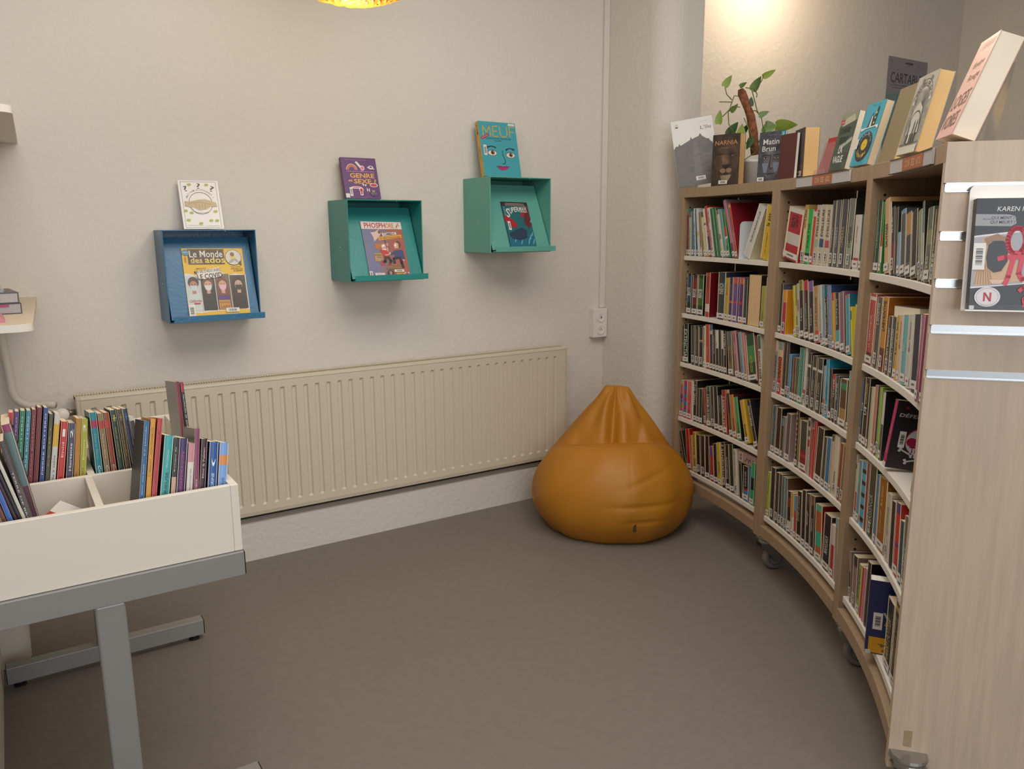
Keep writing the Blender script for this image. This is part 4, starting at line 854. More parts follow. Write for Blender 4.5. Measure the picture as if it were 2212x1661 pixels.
(1, 1, -29.023, 0.02, 0.0376, 0.2084, -11.04, 0.141, '#1c191d', ((0.82, 1, '#7a5aa5'),), None, (('À toute épreuve', '#e0ddd6', 0.26, 0.55, 0.45, 'u'), ('Harlan Coben', '#5a4070', 0.66, 0.81, 0.45, 'u')), 'w', {}, 'black book with a lilac top'),
(1, 1, -29.871, 0.02, 0.0376, 0.1946, -11.68, 0.135, '#b58e62', ((0, 0.22, '#c8452e'),), None, (('LE FIL ROUGE', '#4a3626', 0.3, 0.8, 0.3, 'u'),), 'w', {}, 'tan book with an orange red foot'),
(1, 1, -30.632, 0.02, 0.0211, 0.202, -13.19, 0.138, '#bcc4c6', (), None, (('La fille qui navigua', '#7f8c92', 0.2, 0.7, 0.35, 'u'),), 's', {}, 'pale grey blue book leaning left'),
(1, 1, -31.055, 0.02, 0.0167, 0.2028, -12.98, 0.138, '#6f93a0', (), '#4a8090', (), 'w', {}, 'muted teal narrow book'),
(1, 1, -31.484, 0.02, 0.0213, 0.1646, -13.21, 0.121, '#232224', (), None, (('HUNGER GAMES 1', '#d6d4ce', 0.25, 0.95, 0.5, 'u'),), 'w', {}, 'black book with small white capitals'),
(1, 1, -31.894, 0.02, 0.0131, 0.206, -13.6, 0.14, '#7484ae', (), None, (('HUNGER', '#a9b4d0', 0.6, 0.95, 0.5, 'u'),), 's', {}, 'left one of two periwinkle blue books'),
(1, 1, -32.196, 0.02, 0.0131, 0.2067, -12.81, 0.155, '#7c8db8', (), '#2c4470', (('HUNGER', '#c0c8dc', 0.55, 0.92, 0.5, 'u'),), 's', {}, 'right one of two periwinkle blue books'),
(1, 1, -32.584, 0.02, 0.0186, 0.1838, -13.29, 0.13, '#d29f1e', ((0.86, 1, '#c0344a'), (0, 0.15, '#c0304a')), None, (), 'w', {}, 'yellow book with a red top'),
(1, 1, -33.248, 0.02, 0.0335, 0.185, -12.84, 0.13, '#1f2426', ((0.03, 0.35, '#4aa5ae'),), None, (('Jack Perdriel', '#d9dad6', 0.45, 0.9, 0.4, 'd'),), 'w', {}, 'black book with white script and a teal foot'),
(1, 1, -34.004, 0.02, 0.0337, 0.1916, -13.32, 0.133, '#8b5a78', ((0.92, 1, '#7d736e'),), None, (), 'w', {}, 'mauve book'),
(1, 1, -34.515, 0.02, 0.0102, 0.1525, -13.65, 0.115, '#1e1a1a', (), None, (), None, {}, 'black narrow book right of the mauve one'),
(1, 1, -34.998, 0.02, 0.0319, 0.1869, -14.16, 0.131, '#3f9fb4', ((0.93, 1, '#8b8276'),), '#226a80', (), 'w', {}, 'turquoise book with a grey top'),
(1, 1, -35.576, 0.02, 0.0103, 0.1547, -15.54, 0.116, '#d8c62e', ((0.74, 0.92, '#25549a'),), None, (), None, {}, 'yellow and blue book leaning left'),
(1, 1, -35.852, 0.02, 0.0135, 0.1617, -4.4, 0.119, '#c7bf3a', (), None, (), None, {}, 'yellow green narrow book at the right end'),
(1, 2, -23.618, 0.02, 0.0184, 0.201, 0.0, 0.137, '#8c9098', ((0.8, 1, '#d3b898'),), None, (('VANGO', '#2c2c34', 0.28, 0.72, 0.6, 'u'),), 's', {}, 'grey blue book with big dark lettering'),
(1, 2, -24.264, 0.02, 0.0373, 0.1989, 0.0, 0.136, '#c55c34', ((0.85, 1, '#7f938e'), (0.72, 0.85, '#d8b994'), (0, 0.28, '#bc2f34')), None, (('VANGO', '#2a1c18', 0.3, 0.72, 0.6, 'u'),), 's', {}, 'orange book with big dark lettering and a red foot'),
(1, 2, -25.013, 0.02, 0.0262, 0.2029, 0.0, 0.138, '#2b2726', (), None, (), 'w', {}, 'charcoal book with cracked texture'),
(1, 2, -25.49, 0.02, 0.0151, 0.2067, 0.32, 0.15, '#332f33', (), '#2f2a30', (), 's', {}, 'dark grey narrow book with a tall cover'),
(1, 2, -25.877, 0.02, 0.0173, 0.1651, -0.25, 0.121, '#4b90bd', (), None, (), 's', {}, 'light blue book'),
(1, 2, -26.253, 0.02, 0.014, 0.1582, -0.79, 0.118, '#22333a', (), None, (('De l autre côté', '#c9cac6', 0.3, 0.6, 0.5, 'd'),), 'w', {}, 'black teal narrow book'),
(1, 2, -26.642, 0.02, 0.0185, 0.1581, -1.13, 0.118, '#6c1e26', (), None, (('Les rois maudits', '#cfa9a0', 0.3, 0.6, 0.5, 'd'),), 'w', {}, 'dark red narrow book'),
(1, 2, -27.052, 0.02, 0.0163, 0.1578, -1.66, 0.118, '#29592e', (), None, (('Les maîtres', '#b5c9b0', 0.3, 0.55, 0.5, 'd'),), 'w', {}, 'forest green narrow book'),
(1, 2, -27.67, 0.02, 0.0366, 0.2022, 0.0, 0.138, '#2f8a7a', (), '#216a5e', (('La double vie de Cassiel Roadnight', '#a9d0c4', 0.1, 0.9, 0.3, 'd'),), 'w', {}, 'teal green tall book'),
(1, 2, -28.336, 0.02, 0.0186, 0.2072, 0.0, 0.14, '#cfc4bc', ((0.16, 0.28, '#b8383e'),), None, (), 's', {}, 'white book with a red foot'),
(1, 2, -28.981, 0.02, 0.03, 0.1936, -1.3, 0.134, '#3a3836', ((0.74, 0.79, '#d5cfc6'),), None, (('NIGHT 1', '#b0aca4', 0.3, 0.55, 0.4, 'd'),), 's', {}, 'charcoal book with a white band, first of three'),
(1, 2, -29.755, 0.02, 0.0336, 0.1904, 0.0, 0.133, '#3f3d3a', ((0.74, 0.79, '#d5cfc6'),), None, (('NIGHT 2', '#b0aca4', 0.3, 0.55, 0.4, 'd'),), 's', {}, 'charcoal book with a white band, second of three'),
(1, 2, -30.672, 0.02, 0.0441, 0.1892, 0.0, 0.132, '#383633', ((0.74, 0.79, '#d5cfc6'),), '#1b1b1b', (('NIGHT 3', '#b0aca4', 0.3, 0.55, 0.4, 'd'),), 's', {}, 'charcoal book with a white band, third of three'),
(1, 2, -31.594, 0.02, 0.0178, 0.1688, -3.36, 0.123, '#8d9db0', ((0.1, 0.35, '#b5542c'),), None, (), 's', {}, 'thin grey blue book with an orange foot'),
(1, 2, -32.109, 0.02, 0.0248, 0.1947, -4.3, 0.155, '#2aa0c8', (), '#1f9cc6', (('ENSEMBLE', '#126a90', 0.3, 0.6, 0.4, 'u'),), 's', {}, 'bright turquoise tall book'),
(1, 2, -32.675, 0.02, 0.0249, 0.1679, -4.93, 0.122, '#1d1919', (), '#15110f', (), 'w', {}, 'black book in front of the turquoise cover'),
(1, 2, -33.265, 0.02, 0.0226, 0.1557, -4.0, 0.117, '#26201f', ((0.7, 1, '#b8262c'),), None, (('GONE', '#e0dcd6', 0.52, 0.9, 0.6, 'u'),), 's', {}, 'black book with red and white lettering'),
(1, 2, -33.798, 0.02, 0.0239, 0.155, -3.8, 0.116, '#33424f', (), None, (('GONE', '#d6d3cc', 0.5, 0.85, 0.6, 'u'),), 's', {}, 'dark blue book with white lettering'),
(1, 2, -34.766, 0.02, 0.0583, 0.1541, -2.3, 0.116, '#5a3a28', ((0.78, 0.92, '#2a8a58'), (0.08, 0.4, '#a8834f')), '#6a2a22', (), 'w', {}, 'brown illustrated book with a green patch'),
(1, 2, -35.764, 0.02, 0.0196, 0.1894, -2.6, 0.132, '#86a58a', (), None, (), 'w', {}, 'pale green book at the right end'),
(1, 3, -23.884, 0.02, 0.0278, 0.1864, 0.0, 0.131, '#4a5a66', (), None, (('Les étoiles', '#8fa0a8', 0.3, 0.8, 0.3, 'u'),), 'w', {}, 'grey blue book at the left end'),
(1, 3, -24.662, 0.02, 0.0402, 0.1855, 0.0, 0.13, '#2a1e1b', (), '#1d1512', (), 'w', {}, 'thick black brown book'),
(1, 3, -25.316, 0.02, 0.0155, 0.1595, 0.0, 0.118, '#22211f', ((0.78, 0.95, '#3f80a8'),), None, (), 'w', {}, 'narrow black book with a blue top'),
(1, 3, -25.682, 0.02, 0.0143, 0.1617, 0.0, 0.119, '#8b8786', (), None, (), None, {}, 'narrow mid grey book'),
(1, 3, -26.263, 0.02, 0.0343, 0.1807, 0.0, 0.128, '#5b545e', (), '#a88a84', (('LE JOURNAL', '#a0586a', 0.45, 0.85, 0.4, 'u'),), 'w', {}, 'grey mauve book with pink lettering and a pink cover'),
(1, 3, -27.774, 0.02, 0.0232, 0.2065, -1.33, 0.14, '#2b2124', (), None, (('- - - - - - - - - -', '#c9b48a', 0.1, 0.98, 0.2, 'u'),), 'w', {}, 'black narrow book with a row of dots'),
(1, 3, -28.156, 0.02, 0.0082, 0.1869, -1.92, 0.131, '#9a7a3a', (), None, (), None, {}, 'narrow ochre book'),
(1, 3, -28.89, 0.02, 0.0596, 0.1819, -2.3, 0.129, '#3b4440', ((0, 0.42, '#8a1d30'), (0.28, 0.34, '#a5404c')), None, (), 'w', {}, 'dark green book with a crimson foot'),
(1, 3, -29.761, 0.02, 0.0196, 0.2041, -2.86, 0.139, '#b5a5a2', ((0.5, 0.62, '#b02a38'), (0.85, 0.95, '#3a3434'), (0.68, 0.78, '#4a4240')), None, (), None, {}, 'grey comic book with black sketches and a red block'),
(1, 3, -30.186, 0.02, 0.0159, 0.1717, -3.1, 0.124, '#a84048', (), None, (), None, {}, 'narrow raspberry book'),
(1, 3, -30.613, 0.02, 0.0224, 0.2041, 0.0, 0.139, '#bb2d33', (), None, (), None, {}, 'narrow red book'),
(1, 3, -31.459, 0.02, 0.0546, 0.1922, 1.65, 0.133, '#232521', (), '#1c211c', (), 'w', {}, 'thick black green book with a barcode sticker'),
(1, 3, -32.374, 0.02, 0.024, 0.1731, 0.34, 0.125, '#3b3d3a', (), None, (), 'w', {}, 'black and white patterned book'),
(1, 3, -33.047, 0.02, 0.0358, 0.1787, -0.29, 0.127, '#2a74ab', (), '#24669a', (), 'w', {}, 'blue book'),
(1, 3, -33.682, 0.02, 0.0203, 0.1956, -0.7, 0.135, '#c5b394', ((0.9, 1, '#4a4238'),), None, (), 'w', {}, 'narrow cream book with a dark top'),
(1, 3, -34.336, 0.02, 0.0376, 0.2005, 0.0, 0.137, '#d4c9ba', (), None, (('Inspirations', '#3a3c48', 0.12, 0.42, 0.45, 'u'),), 's', {}, 'white book with dark handwriting'),
(1, 3, -35.088, 0.02, 0.0299, 0.1886, 1.31, 0.132, '#8b4a33', (), None, (), 's', {}, 'rust brown book'),
(1, 3, -35.655, 0.02, 0.0194, 0.1876, 0.79, 0.131, '#7a634c', (), None, (), 's', {}, 'dull brown book at the right end'),
(1, 4, -23.705, 0.02, 0.0222, 0.1816, -0.75, 0.129, '#9db52c', (), None, (('Wonder boy', '#37401a', 0.5, 0.85, 0.3, 'u'),), 'w', {}, 'lime green slim book at the left end'),
(1, 4, -24.41, 0.02, 0.0375, 0.2091, -1.63, 0.141, '#2c2830', (), None, (), 's', {}, 'tall black purple book'),
(1, 4, -25.186, 0.02, 0.0291, 0.2, -2.4, 0.137, '#393536', (), None, (), 's', {}, 'charcoal book with a pale emblem'),
(1, 4, -25.762, 0.02, 0.0207, 0.2019, -2.83, 0.138, '#3f3936', (), None, (), 's', {}, 'dark brown grey book'),
(1, 4, -26.252, 0.02, 0.0205, 0.2004, -3.4, 0.137, '#566870', (), None, (), 's', {}, 'left one of two slate blue books'),
(1, 4, -26.734, 0.02, 0.022, 0.2019, -3.79, 0.138, '#5d7a86', ((0.9, 1, '#2f7c88'),), '#6b4a34', (), 's', {}, 'right one of two slate blue books, with a brown cover'),
(1, 4, -27.356, 0.02, 0.0323, 0.1599, -4.6, 0.119, '#33241c', ((0.62, 0.85, '#7a3a24'), (0.15, 0.3, '#cfc7bc')), None, (), 'w', {}, 'dark brown book with a white curl'),
(1, 4, -27.97, 0.02, 0.0209, 0.1629, -5.06, 0.12, '#cf9a48', ((0, 0.45, '#cfc9c2'),), None, (), 'w', {}, 'orange and white slim book'),
(1, 4, -28.424, 0.02, 0.0166, 0.1609, -5.84, 0.119, '#a8283c', ((0.64, 1, '#2c93b8'),), None, (), 'w', {}, 'narrow crimson book with a blue top'),
(1, 4, -29.071, 0.02, 0.0399, 0.1872, -4.4, 0.131, '#191817', (), None, (('ENTRE LES LIGNES', '#b0aca4', 0.42, 0.92, 0.4, 'u'),), 'w', {}, 'black book with small light lettering'),
(1, 4, -29.884, 0.02, 0.0328, 0.2045, -5.05, 0.139, '#20211f', ((0, 0.1, '#2f8090'),), None, (), 'w', {}, 'black book with a teal foot'),
(1, 4, -30.642, 0.02, 0.0344, 0.2032, -5.75, 0.138, '#2b2826', ((0.82, 0.98, '#4a4644'),), None, (('Messenger', '#c9c4bc', 0.45, 0.7, 0.5, 'u'),), 'w', {}, 'dark photo book with a grey curl and lettering'),
(1, 4, -31.39, 0.02, 0.0318, 0.2087, -5.0, 0.141, '#2f2522', ((0.84, 0.98, '#7a5a4c'),), None, (('Silence', '#c0b4a4', 0.4, 0.62, 0.5, 'u'),), 'w', {}, 'dark photo book with a face and lettering'),
(1, 4, -32.538, 0.02, 0.0588, 0.1951, -6.3, 0.135, '#b3603a', ((0.88, 1, '#5aae92'), (0.26, 0.52, '#3fae92'), (0, 0.12, '#7ba898')), '#8a1a26', (), 'w', {}, 'orange and teal patched book'),
(1, 4, -33.898, 0.02, 0.0645, 0.1901, -1.9, 0.132, '#1f1c2c', (), '#1d1a28', (('MANGAKA', '#c9c3bb', 0.3, 0.62, 0.5, 'u'),), 'w', {}, 'navy book with large pale lettering'),
(1, 4, -34.98, 0.02, 0.0316, 0.1747, -3.2, 0.125, '#c9c2ba', ((0, 0.62, '#b01f36'),), None, (), 'w', {}, 'white book with a crimson lower half'),
(1, 4, -35.669, 0.02, 0.0256, 0.2084, -4.5, 0.141, '#a08a7c', ((0.85, 1, '#8aa5a8'),), None, (('L AUTRE', '#d3cbbf', 0.2, 0.5, 0.4, 'u'),), None, {}, 'pale multicoloured book at the right end'),
(2, 0, -37.862, 0.02, 0.006, 0.199, -1.0, 0.137, '#1b3a30', (), None, (('Les Enchanteurs', '#a9d3cc', 0.35, 0.72, 0.4, 'u'), ('*', '#dfe8e2', 0.74, 0.79, 0.5, 'u')), 'w', {}, 'dark green book with pale script, left of two'),
(2, 0, -38.298, 0.02, 0.0321, 0.1991, -1.38, 0.137, '#1f4a38', (), None, (('Les Enchanteurs', '#7fb0a0', 0.35, 0.72, 0.4, 'u'),), 'w', {}, 'dark green book with pale script, right of two'),
(2, 0, -38.862, 0.02, 0.0159, 0.195, -2.11, 0.135, '#2f7a2c', ((0.38, 0.58, '#97481a'), (0.15, 0.38, '#d8d2c8')), None, (), 'w', {}, 'leaf green book with a brown label'),
(2, 0, -40.027, 0.02, 0.0363, 0.2035, -10.69, 0.139, '#cfa87c', (), None, (('SAUVAGES', '#2a2320', 0.35, 0.66, 0.5, 'u'),), 'w', {}, 'peach coloured book with black capitals'),
(2, 0, -40.565, 0.02, 0.0108, 0.1957, -10.98, 0.155, '#c9c4bd', (), '#1c1a16', (), None, {}, 'tall narrow white spined book with a black cover'),
(2, 0, -41.006, 0.02, 0.0263, 0.1807, -11.54, 0.128, '#3a2c2a', ((0.08, 0.48, '#7a2638'),), None, (('ILLA', '#cfc8c0', 0.62, 0.85, 0.5, 'u'),), 's', {}, 'brown black book with a maroon foot'),
(2, 0, -41.519, 0.02, 0.0204, 0.1789, -9.67, 0.127, '#33373c', (), None, (), None, {}, 'charcoal blue narrow book'),
(2, 0, -41.994, 0.02, 0.0205, 0.1135, -10.11, 0.097, '#7fa5bf', (), None, (), 'w', {}, 'short light blue book'),
(2, 0, -42.679, 0.02, 0.0396, 0.1708, -11.29, 0.124, '#4c555c', ((0.93, 1, '#6f9cb8'),), None, (), 'w', {}, 'slate book with a blue top'),
(2, 0, -43.592, 0.02, 0.0433, 0.1635, -11.73, 0.12, '#3f444a', ((0.64, 0.98, '#b98a54'), (0.1, 0.22, '#5a6a60')), None, (), 'w', {}, 'grey book with an amber upper half'),
(2, 0, -44.599, 0.02, 0.0462, 0.1671, -12.3, 0.122, '#2a2728', (), None, (), 'w', {}, 'black book with white spots'),
(2, 0, -45.66, 0.02, 0.0301, 0.1689, -15.1, 0.123, '#8a9582', (), None, (), 's', {}, 'pale olive book'),
(2, 0, -46.217, 0.02, 0.0172, 0.1909, -15.2, 0.133, '#a9b0a2', ((0.6, 1, '#5d7a74'),), '#1f211f', (), 's', {}, 'tall white and teal book'),
(2, 0, -46.951, 0.02, 0.0484, 0.1706, -5.1, 0.123, '#5d6a5a', ((0.5, 0.7, '#8a8a62'),), None, (('Ysée', '#cdd0c2', 0.1, 0.35, 0.4, 'u'),), 'w', {}, 'moss green thick book'),
(2, 0, -47.912, 0.02, 0.0402, 0.1669, 0.0, 0.122, '#4a3a30', (), None, (('Ysée', '#e0dcd2', 0.16, 0.42, 0.5, 'u'), ('La légende', '#c9c4b8', 0.45, 0.8, 0.3, 'u')), 's', {}, 'brown book with white lettering leaning right'),
(2, 0, -48.802, 0.02, 0.0412, 0.1633, 2.1, 0.12, '#4f4530', ((0.2, 0.4, '#8a7a34'),), None, (), 'w', {}, 'olive brown book at the right end'),
(2, 1, -38.292, 0.02, 0.0552, 0.2053, 0.0, 0.139, '#b9544e', ((0.91, 0.96, '#d8cfc6'), (0, 0.18, '#6a2f28')), None, (('LA TEMPÉTUEUSE', '#e6d6cc', 0.25, 0.7, 0.25, 'u'),), 'w', {}, 'coral book with a white ribbon shape'),
(2, 1, -39.376, 0.02, 0.0421, 0.1996, 1.12, 0.137, '#57524e', (), None, (('L ADOPTIVE', '#dcd8d2', 0.62, 0.92, 0.45, 'u'),), 's', {}, 'dark grey book with white lettering'),
(2, 1, -40.378, 0.02, 0.0469, 0.2043, 0.38, 0.139, '#c68a2a', ((0, 0.32, '#6a2f1e'),), '#a8641e', (('LABYRINTHE', '#3f2a14', 0.55, 0.95, 0.45, 'u'),), 's', {}, 'amber book with dark capitals and a burnt foot'),
(2, 1, -41.435, 0.02, 0.0306, 0.1583, 0.31, 0.118, '#3f3f40', (), None, (('SECRET BREAKERS', '#dedad4', 0.22, 0.8, 0.45, 'u'),), 's', {}, 'charcoal book with white capitals, left of two'),
(2, 1, -42.174, 0.02, 0.0353, 0.1605, -0.53, 0.119, '#454546', (), None, (('SECRET BREAKERS', '#cfcbc5', 0.22, 0.8, 0.45, 'u'),), 's', {}, 'charcoal book with white capitals, right of two'),
(2, 1, -42.953, 0.02, 0.0255, 0.1662, -2.91, 0.121, '#cfa22c', (), None, (('Lise et les', '#4a3818', 0.4, 0.9, 0.4, 'u'),), 'w', {}, 'golden book with dark script'),
(2, 1, -43.546, 0.02, 0.0258, 0.1701, -3.71, 0.123, '#cdb9b2', (), None, (('Mon histoire', '#b0486a', 0.5, 0.9, 0.35, 'u'),), 'w', {}, 'narrow white and pink book'),
(2, 1, -44.361, 0.02, 0.0501, 0.1737, -4.03, 0.125, '#6fb0b5', (), None, (('Eben', '#d3e3e2', 0.48, 0.58, 0.5, 'u'),), 'w', {}, 'light teal book under the lying one'),
(2, 1, -45.33, 0.02, 0.0375, 0.18, -4.64, 0.128, '#cbc6c4', (), None, (('Mon histoire', '#a85a70', 0.5, 0.9, 0.3, 'u'),), 'w', {}, 'white book with pink lettering under the lying one'),
(2, 1, -46.519, 0.02, 0.0653, 0.1851, -6.27, 0.13, '#1f2340', (), None, (), 'w', {}, 'navy book under the lying one'),
(2, 1, -47.606, 0.02, 0.0236, 0.1808, -8.01, 0.128, '#8a2a55', ((0, 0.6, '#2a2440'),), None, (), 'w', {}, 'narrow magenta book'),
(2, 1, -48.45, 0.006, 0.03, 0.2, 0.0, 0.12, '#a95f80', ((0, 0.3, '#9a4a66'),), None, (), 'w', {}, 'dusky pink book pulled to the shelf edge'),
(2, 1, -49.25, 0.008, 0.022, 0.196, 0.0, 0.11, '#a83a4c', (), None, (), 'w', {}, 'crimson book at the right end'),
(2, 2, -37.791, 0.02, 0.006, 0.1848, 0.0, 0.13, '#2a86b5', (), None, (('La ville aux contes', '#17384c', 0.2, 0.95, 0.45, 'u'),), 's', {}, 'bright blue book with dark italics'),
(2, 2, -38.037, 0.02, 0.016, 0.1985, 0.0, 0.136, '#231f1e', (), None, (('U4', '#dfdbd4', 0.5, 0.62, 0.7, 'u'), ('KORIDWEN', '#3a5a4c', 0.66, 0.95, 0.4, 'u')), 'w', {}, 'black book with white bold logo, left of two'),
(2, 2, -38.61, 0.02, 0.0361, 0.2017, 0.0, 0.138, '#26221f', (), None, (('U4', '#dfdbd4', 0.46, 0.58, 0.7, 'u'), ('CONTAGION', '#c9c07a', 0.62, 0.92, 0.45, 'u')), 'w', {}, 'black book with white bold logo, right of two'),
(2, 2, -39.185, 0.02, 0.0162, 0.1807, -0.31, 0.128, '#1d1a18', (), None, (), 'w', {}, 'narrow black book beside the logo books'),
(2, 2, -39.658, 0.02, 0.0257, 0.1838, -0.59, 0.13, '#cbbfa5', (), None, (), None, {}, 'cream narrow book'),
(2, 2, -40.211, 0.02, 0.0213, 0.1949, -1.34, 0.135, '#b97763', (), None, (), 'w', {}, 'salmon narrow book'),
(2, 2, -40.649, 0.02, 0.0159, 0.1978, -1.66, 0.136, '#191514', (), None, (), 'w', {}, 'narrow black book between salmon and lime'),
(2, 2, -41.067, 0.02, 0.0192, 0.1969, -2.1, 0.136, '#8fb53c', (), None, (), 's', {}, 'lime green narrow book'),
(2, 2, -41.537, 0.02, 0.021, 0.1939, 0.0, 0.155, '#4a4a48', ((0.52, 0.98, '#c9c6c2'),), '#221f22', (), 'w', {}, 'dark grey book with a white upper half'),
(2, 2, -42.55, 0.1, 0.026, 0.165, 0.0, 0.12, '#8f8a78', (), None, (), None, {}, 'grey beige book behind the skull cover'),
(2, 2, -48.155, 0.02, 0.0242, 0.2106, 7.12, 0.142, '#25903c', (), None, (), 's', {}, 'bright green book leaning right'),
(2, 2, -48.575, 0.02, 0.0081, 0.2078, 6.47, 0.141, '#1f5c9a', (), None, (), 'w', {}, 'blue book leaning right'),
(2, 2, -49.2, 0.02, 0.012, 0.175, 0.0, 0.12, '#a58c6a', ((0.6, 0.7, '#c99a2c'),), None, (), None, {}, 'cream and brown patterned book nearest the end panel'),
(2, 3, -37.896, 0.02, 0.0057, 0.1979, -1.53, 0.136, '#cfc2a8', ((0.78, 0.85, '#1f5c4a'),), None, (('LES ENVAHISSEURS', '#3c3328', 0.3, 0.7, 0.4, 'u'),), None, {}, 'cream book with a green dot'),
(2, 3, -38.143, 0.02, 0.0141, 0.1729, -1.91, 0.125, '#c9bda6', ((0.08, 0.5, '#a63f26'),), None, (), 'w', {}, 'narrow cream book with a rust foot'),
(2, 3, -38.631, 0.02, 0.029, 0.1899, -2.27, 0.132, '#5f95a8', (), None, (('Yaourti', '#c3d6da', 0.6, 0.95, 0.4, 'u'),), 'w', {}, 'light blue narrow book with white lettering'),
(2, 3, -39.391, 0.02, 0.0407, 0.1968, -2.51, 0.136, '#4f9fc0', ((0.82, 0.88, '#1a1c22'), (0.64, 0.7, '#1a1c22'), (0.46, 0.52, '#1a1c22'), (0.28, 0.34, '#1a1c22'), (0.08, 0.15, '#1a1c22')), None, (), None, {}, 'blue book with black waves'),
(2, 3, -40.063, 0.02, 0.0203, 0.2023, -2.88, 0.138, '#8a343c', (), None, (('La rose', '#b0666a', 0.4, 0.9, 0.3, 'u'),), None, {}, 'dark rose narrow book'),
(2, 3, -40.974, 0.02, 0.0651, 0.2068, -2.01, 0.141, '#3d463a', (), None, (('BRISINGR', '#a9ab98', 0.2, 0.6, 0.5, 'u'),), 's', {}, 'dark olive book with tall light capitals'),
(2, 3, -41.93, 0.02, 0.0191, 0.1962, -2.67, 0.135, '#2b6f9c', (), None, (), 'w', {}, 'narrow blue book'),
(2, 3, -43.017, 0.02, 0.0782, 0.1994, -3.6, 0.137, '#9a6018', (), '#7a4a14', (('Marie Pavlenko', '#d9b77a', 0.62, 0.9, 0.3, 'u'), ('Je suis ton soleil', '#d9b77a', 0.25, 0.55, 0.3, 'u')), 'w', {}, 'thick amber brown book'),
(2, 3, -44.366, 0.02, 0.0412, 0.179, -5.1, 0.127, '#c0b8a8', (), None, (('LE PRINCE', '#8f877c', 0.4, 0.8, 0.3, 'u'),), 's', {}, 'off-white book with grey veins'),
(2, 3, -45.314, 0.02, 0.0423, 0.1737, -6.17, 0.125, '#2c1f28', (), None, (), None, {}, 'black plum narrow book'),
(2, 3, -46.351, 0.02, 0.0482, 0.1845, -7.41, 0.13, '#c2302a', ((0.86, 1, '#4a3a80'), (0.4, 0.45, '#5a3a78')), None, (), 'w', {}, 'scarlet book with a violet top'),
(2, 3, -47.318, 0.02, 0.0409, 0.1569, -7.7, 0.117, '#17495c', (), None, (), 'w', {}, 'dark teal narrow book'),
(2, 3, -48.212, 0.02, 0.0401, 0.183, -8.24, 0.129, '#6a6a66', (), None, (('LA LISTE', '#d9d6d0', 0.35, 0.58, 0.5, 'u'),), 'w', {}, 'grey book with white capitals'),
(2, 3, -49.111, 0.02, 0.0419, 0.1618, -8.4, 0.119, '#a8946a', ((0.8, 0.9, '#2f6fa0'), (0.6, 0.7, '#b04a34'), (0.42, 0.5, '#d9cfb8'), (0.3, 0.38, '#c9b040'), (0.12, 0.25, '#2f80b5')), None, (), 'w', {}, 'brightly patterned comic book nearest the end panel'),
(2, 4, -38.598, 0.02, 0.0174, 0.1521, -13.0, 0.115, '#8a6a64', ((0.2, 0.6, '#3a3233'), (0.6, 1, '#8f7570')), None, (), 's', {}, 'pink grey photo book, left of two'),
(2, 4, -39.273, 0.02, 0.0408, 0.158, -4.3, 0.118, '#85706a', ((0.2, 0.62, '#8f7570'), (0.8, 1, '#3a3233')), None, (), 's', {}, 'pink grey photo book, right of two'),
(2, 4, -40.056, 0.02, 0.0261, 0.1537, 0.0, 0.116, '#9aa83f', (), None, (('PETITE MAMAN', '#3f4a1c', 0.3, 0.9, 0.4, 'u'),), 'w', {}, 'lime green slim book'),
(2, 4, -40.554, 0.02, 0.0174, 0.1567, 0.0, 0.117, '#b5242c', (), None, (), None, {}, 'narrow red book'),
(2, 4, -40.99, 0.02, 0.0198, 0.1636, 0.0, 0.12, '#bb7088', (), None, (), None, {}, 'narrow rose pink book'),
(2, 4, -41.593, 0.02, 0.0339, 0.1949, 0.0, 0.15, '#2f2a28', (), '#1f1c1c', (), None, {}, 'charcoal book beside the big navy cover'),
(2, 4, -46.407, 0.02, 0.0718, 0.189, -1.39, 0.132, '#2b2a24', (), None, (('HARRY POTTER', '#c9b078', 0.15, 0.75, 0.5, 'u'),), 'w', {}, 'black book with gold capitals, left of two leaning right'),
(2, 4, -48.083, 0.02, 0.0806, 0.2158, -2.31, 0.144, '#262620', ((0.9, 0.97, '#b59a3c'),), None, (('HARRY POTTER', '#8f8460', 0.3, 0.85, 0.5, 'u'),), 'w', {}, 'black book with gold capitals, right of two leaning right')]
def shelve():
    for bay, sh, ang, off, t, h, lean, d, col, bands, cov, title, stick, opt, desc in BOOKS:
        T = arcT(ang, AR + off, SHELF[bay][sh] + .0004 + t / 2 * abs(math.sin(R_(lean))))
        if opt.get('yaw'): T = T @ Matrix.Rotation(R_(opt['yaw']), 4, 'Z')
        T = T @ Matrix.Rotation(R_(lean), 4, 'Y')
        if opt.get('flat'): T = T @ Matrix.Translation((0, 0, opt['flat']))
        make_book('book', T, t, h, d, col, bands, cov, title, stick, desc + ', %s shelf, %s bay' % (NTH[sh], BAY[bay]),
                  'books on the %s shelf of the %s bay' % (NTH[sh], BAY[bay]), reverse=opt.get('rev', False), pages=opt.get('pages', 'cream'))
shelve()

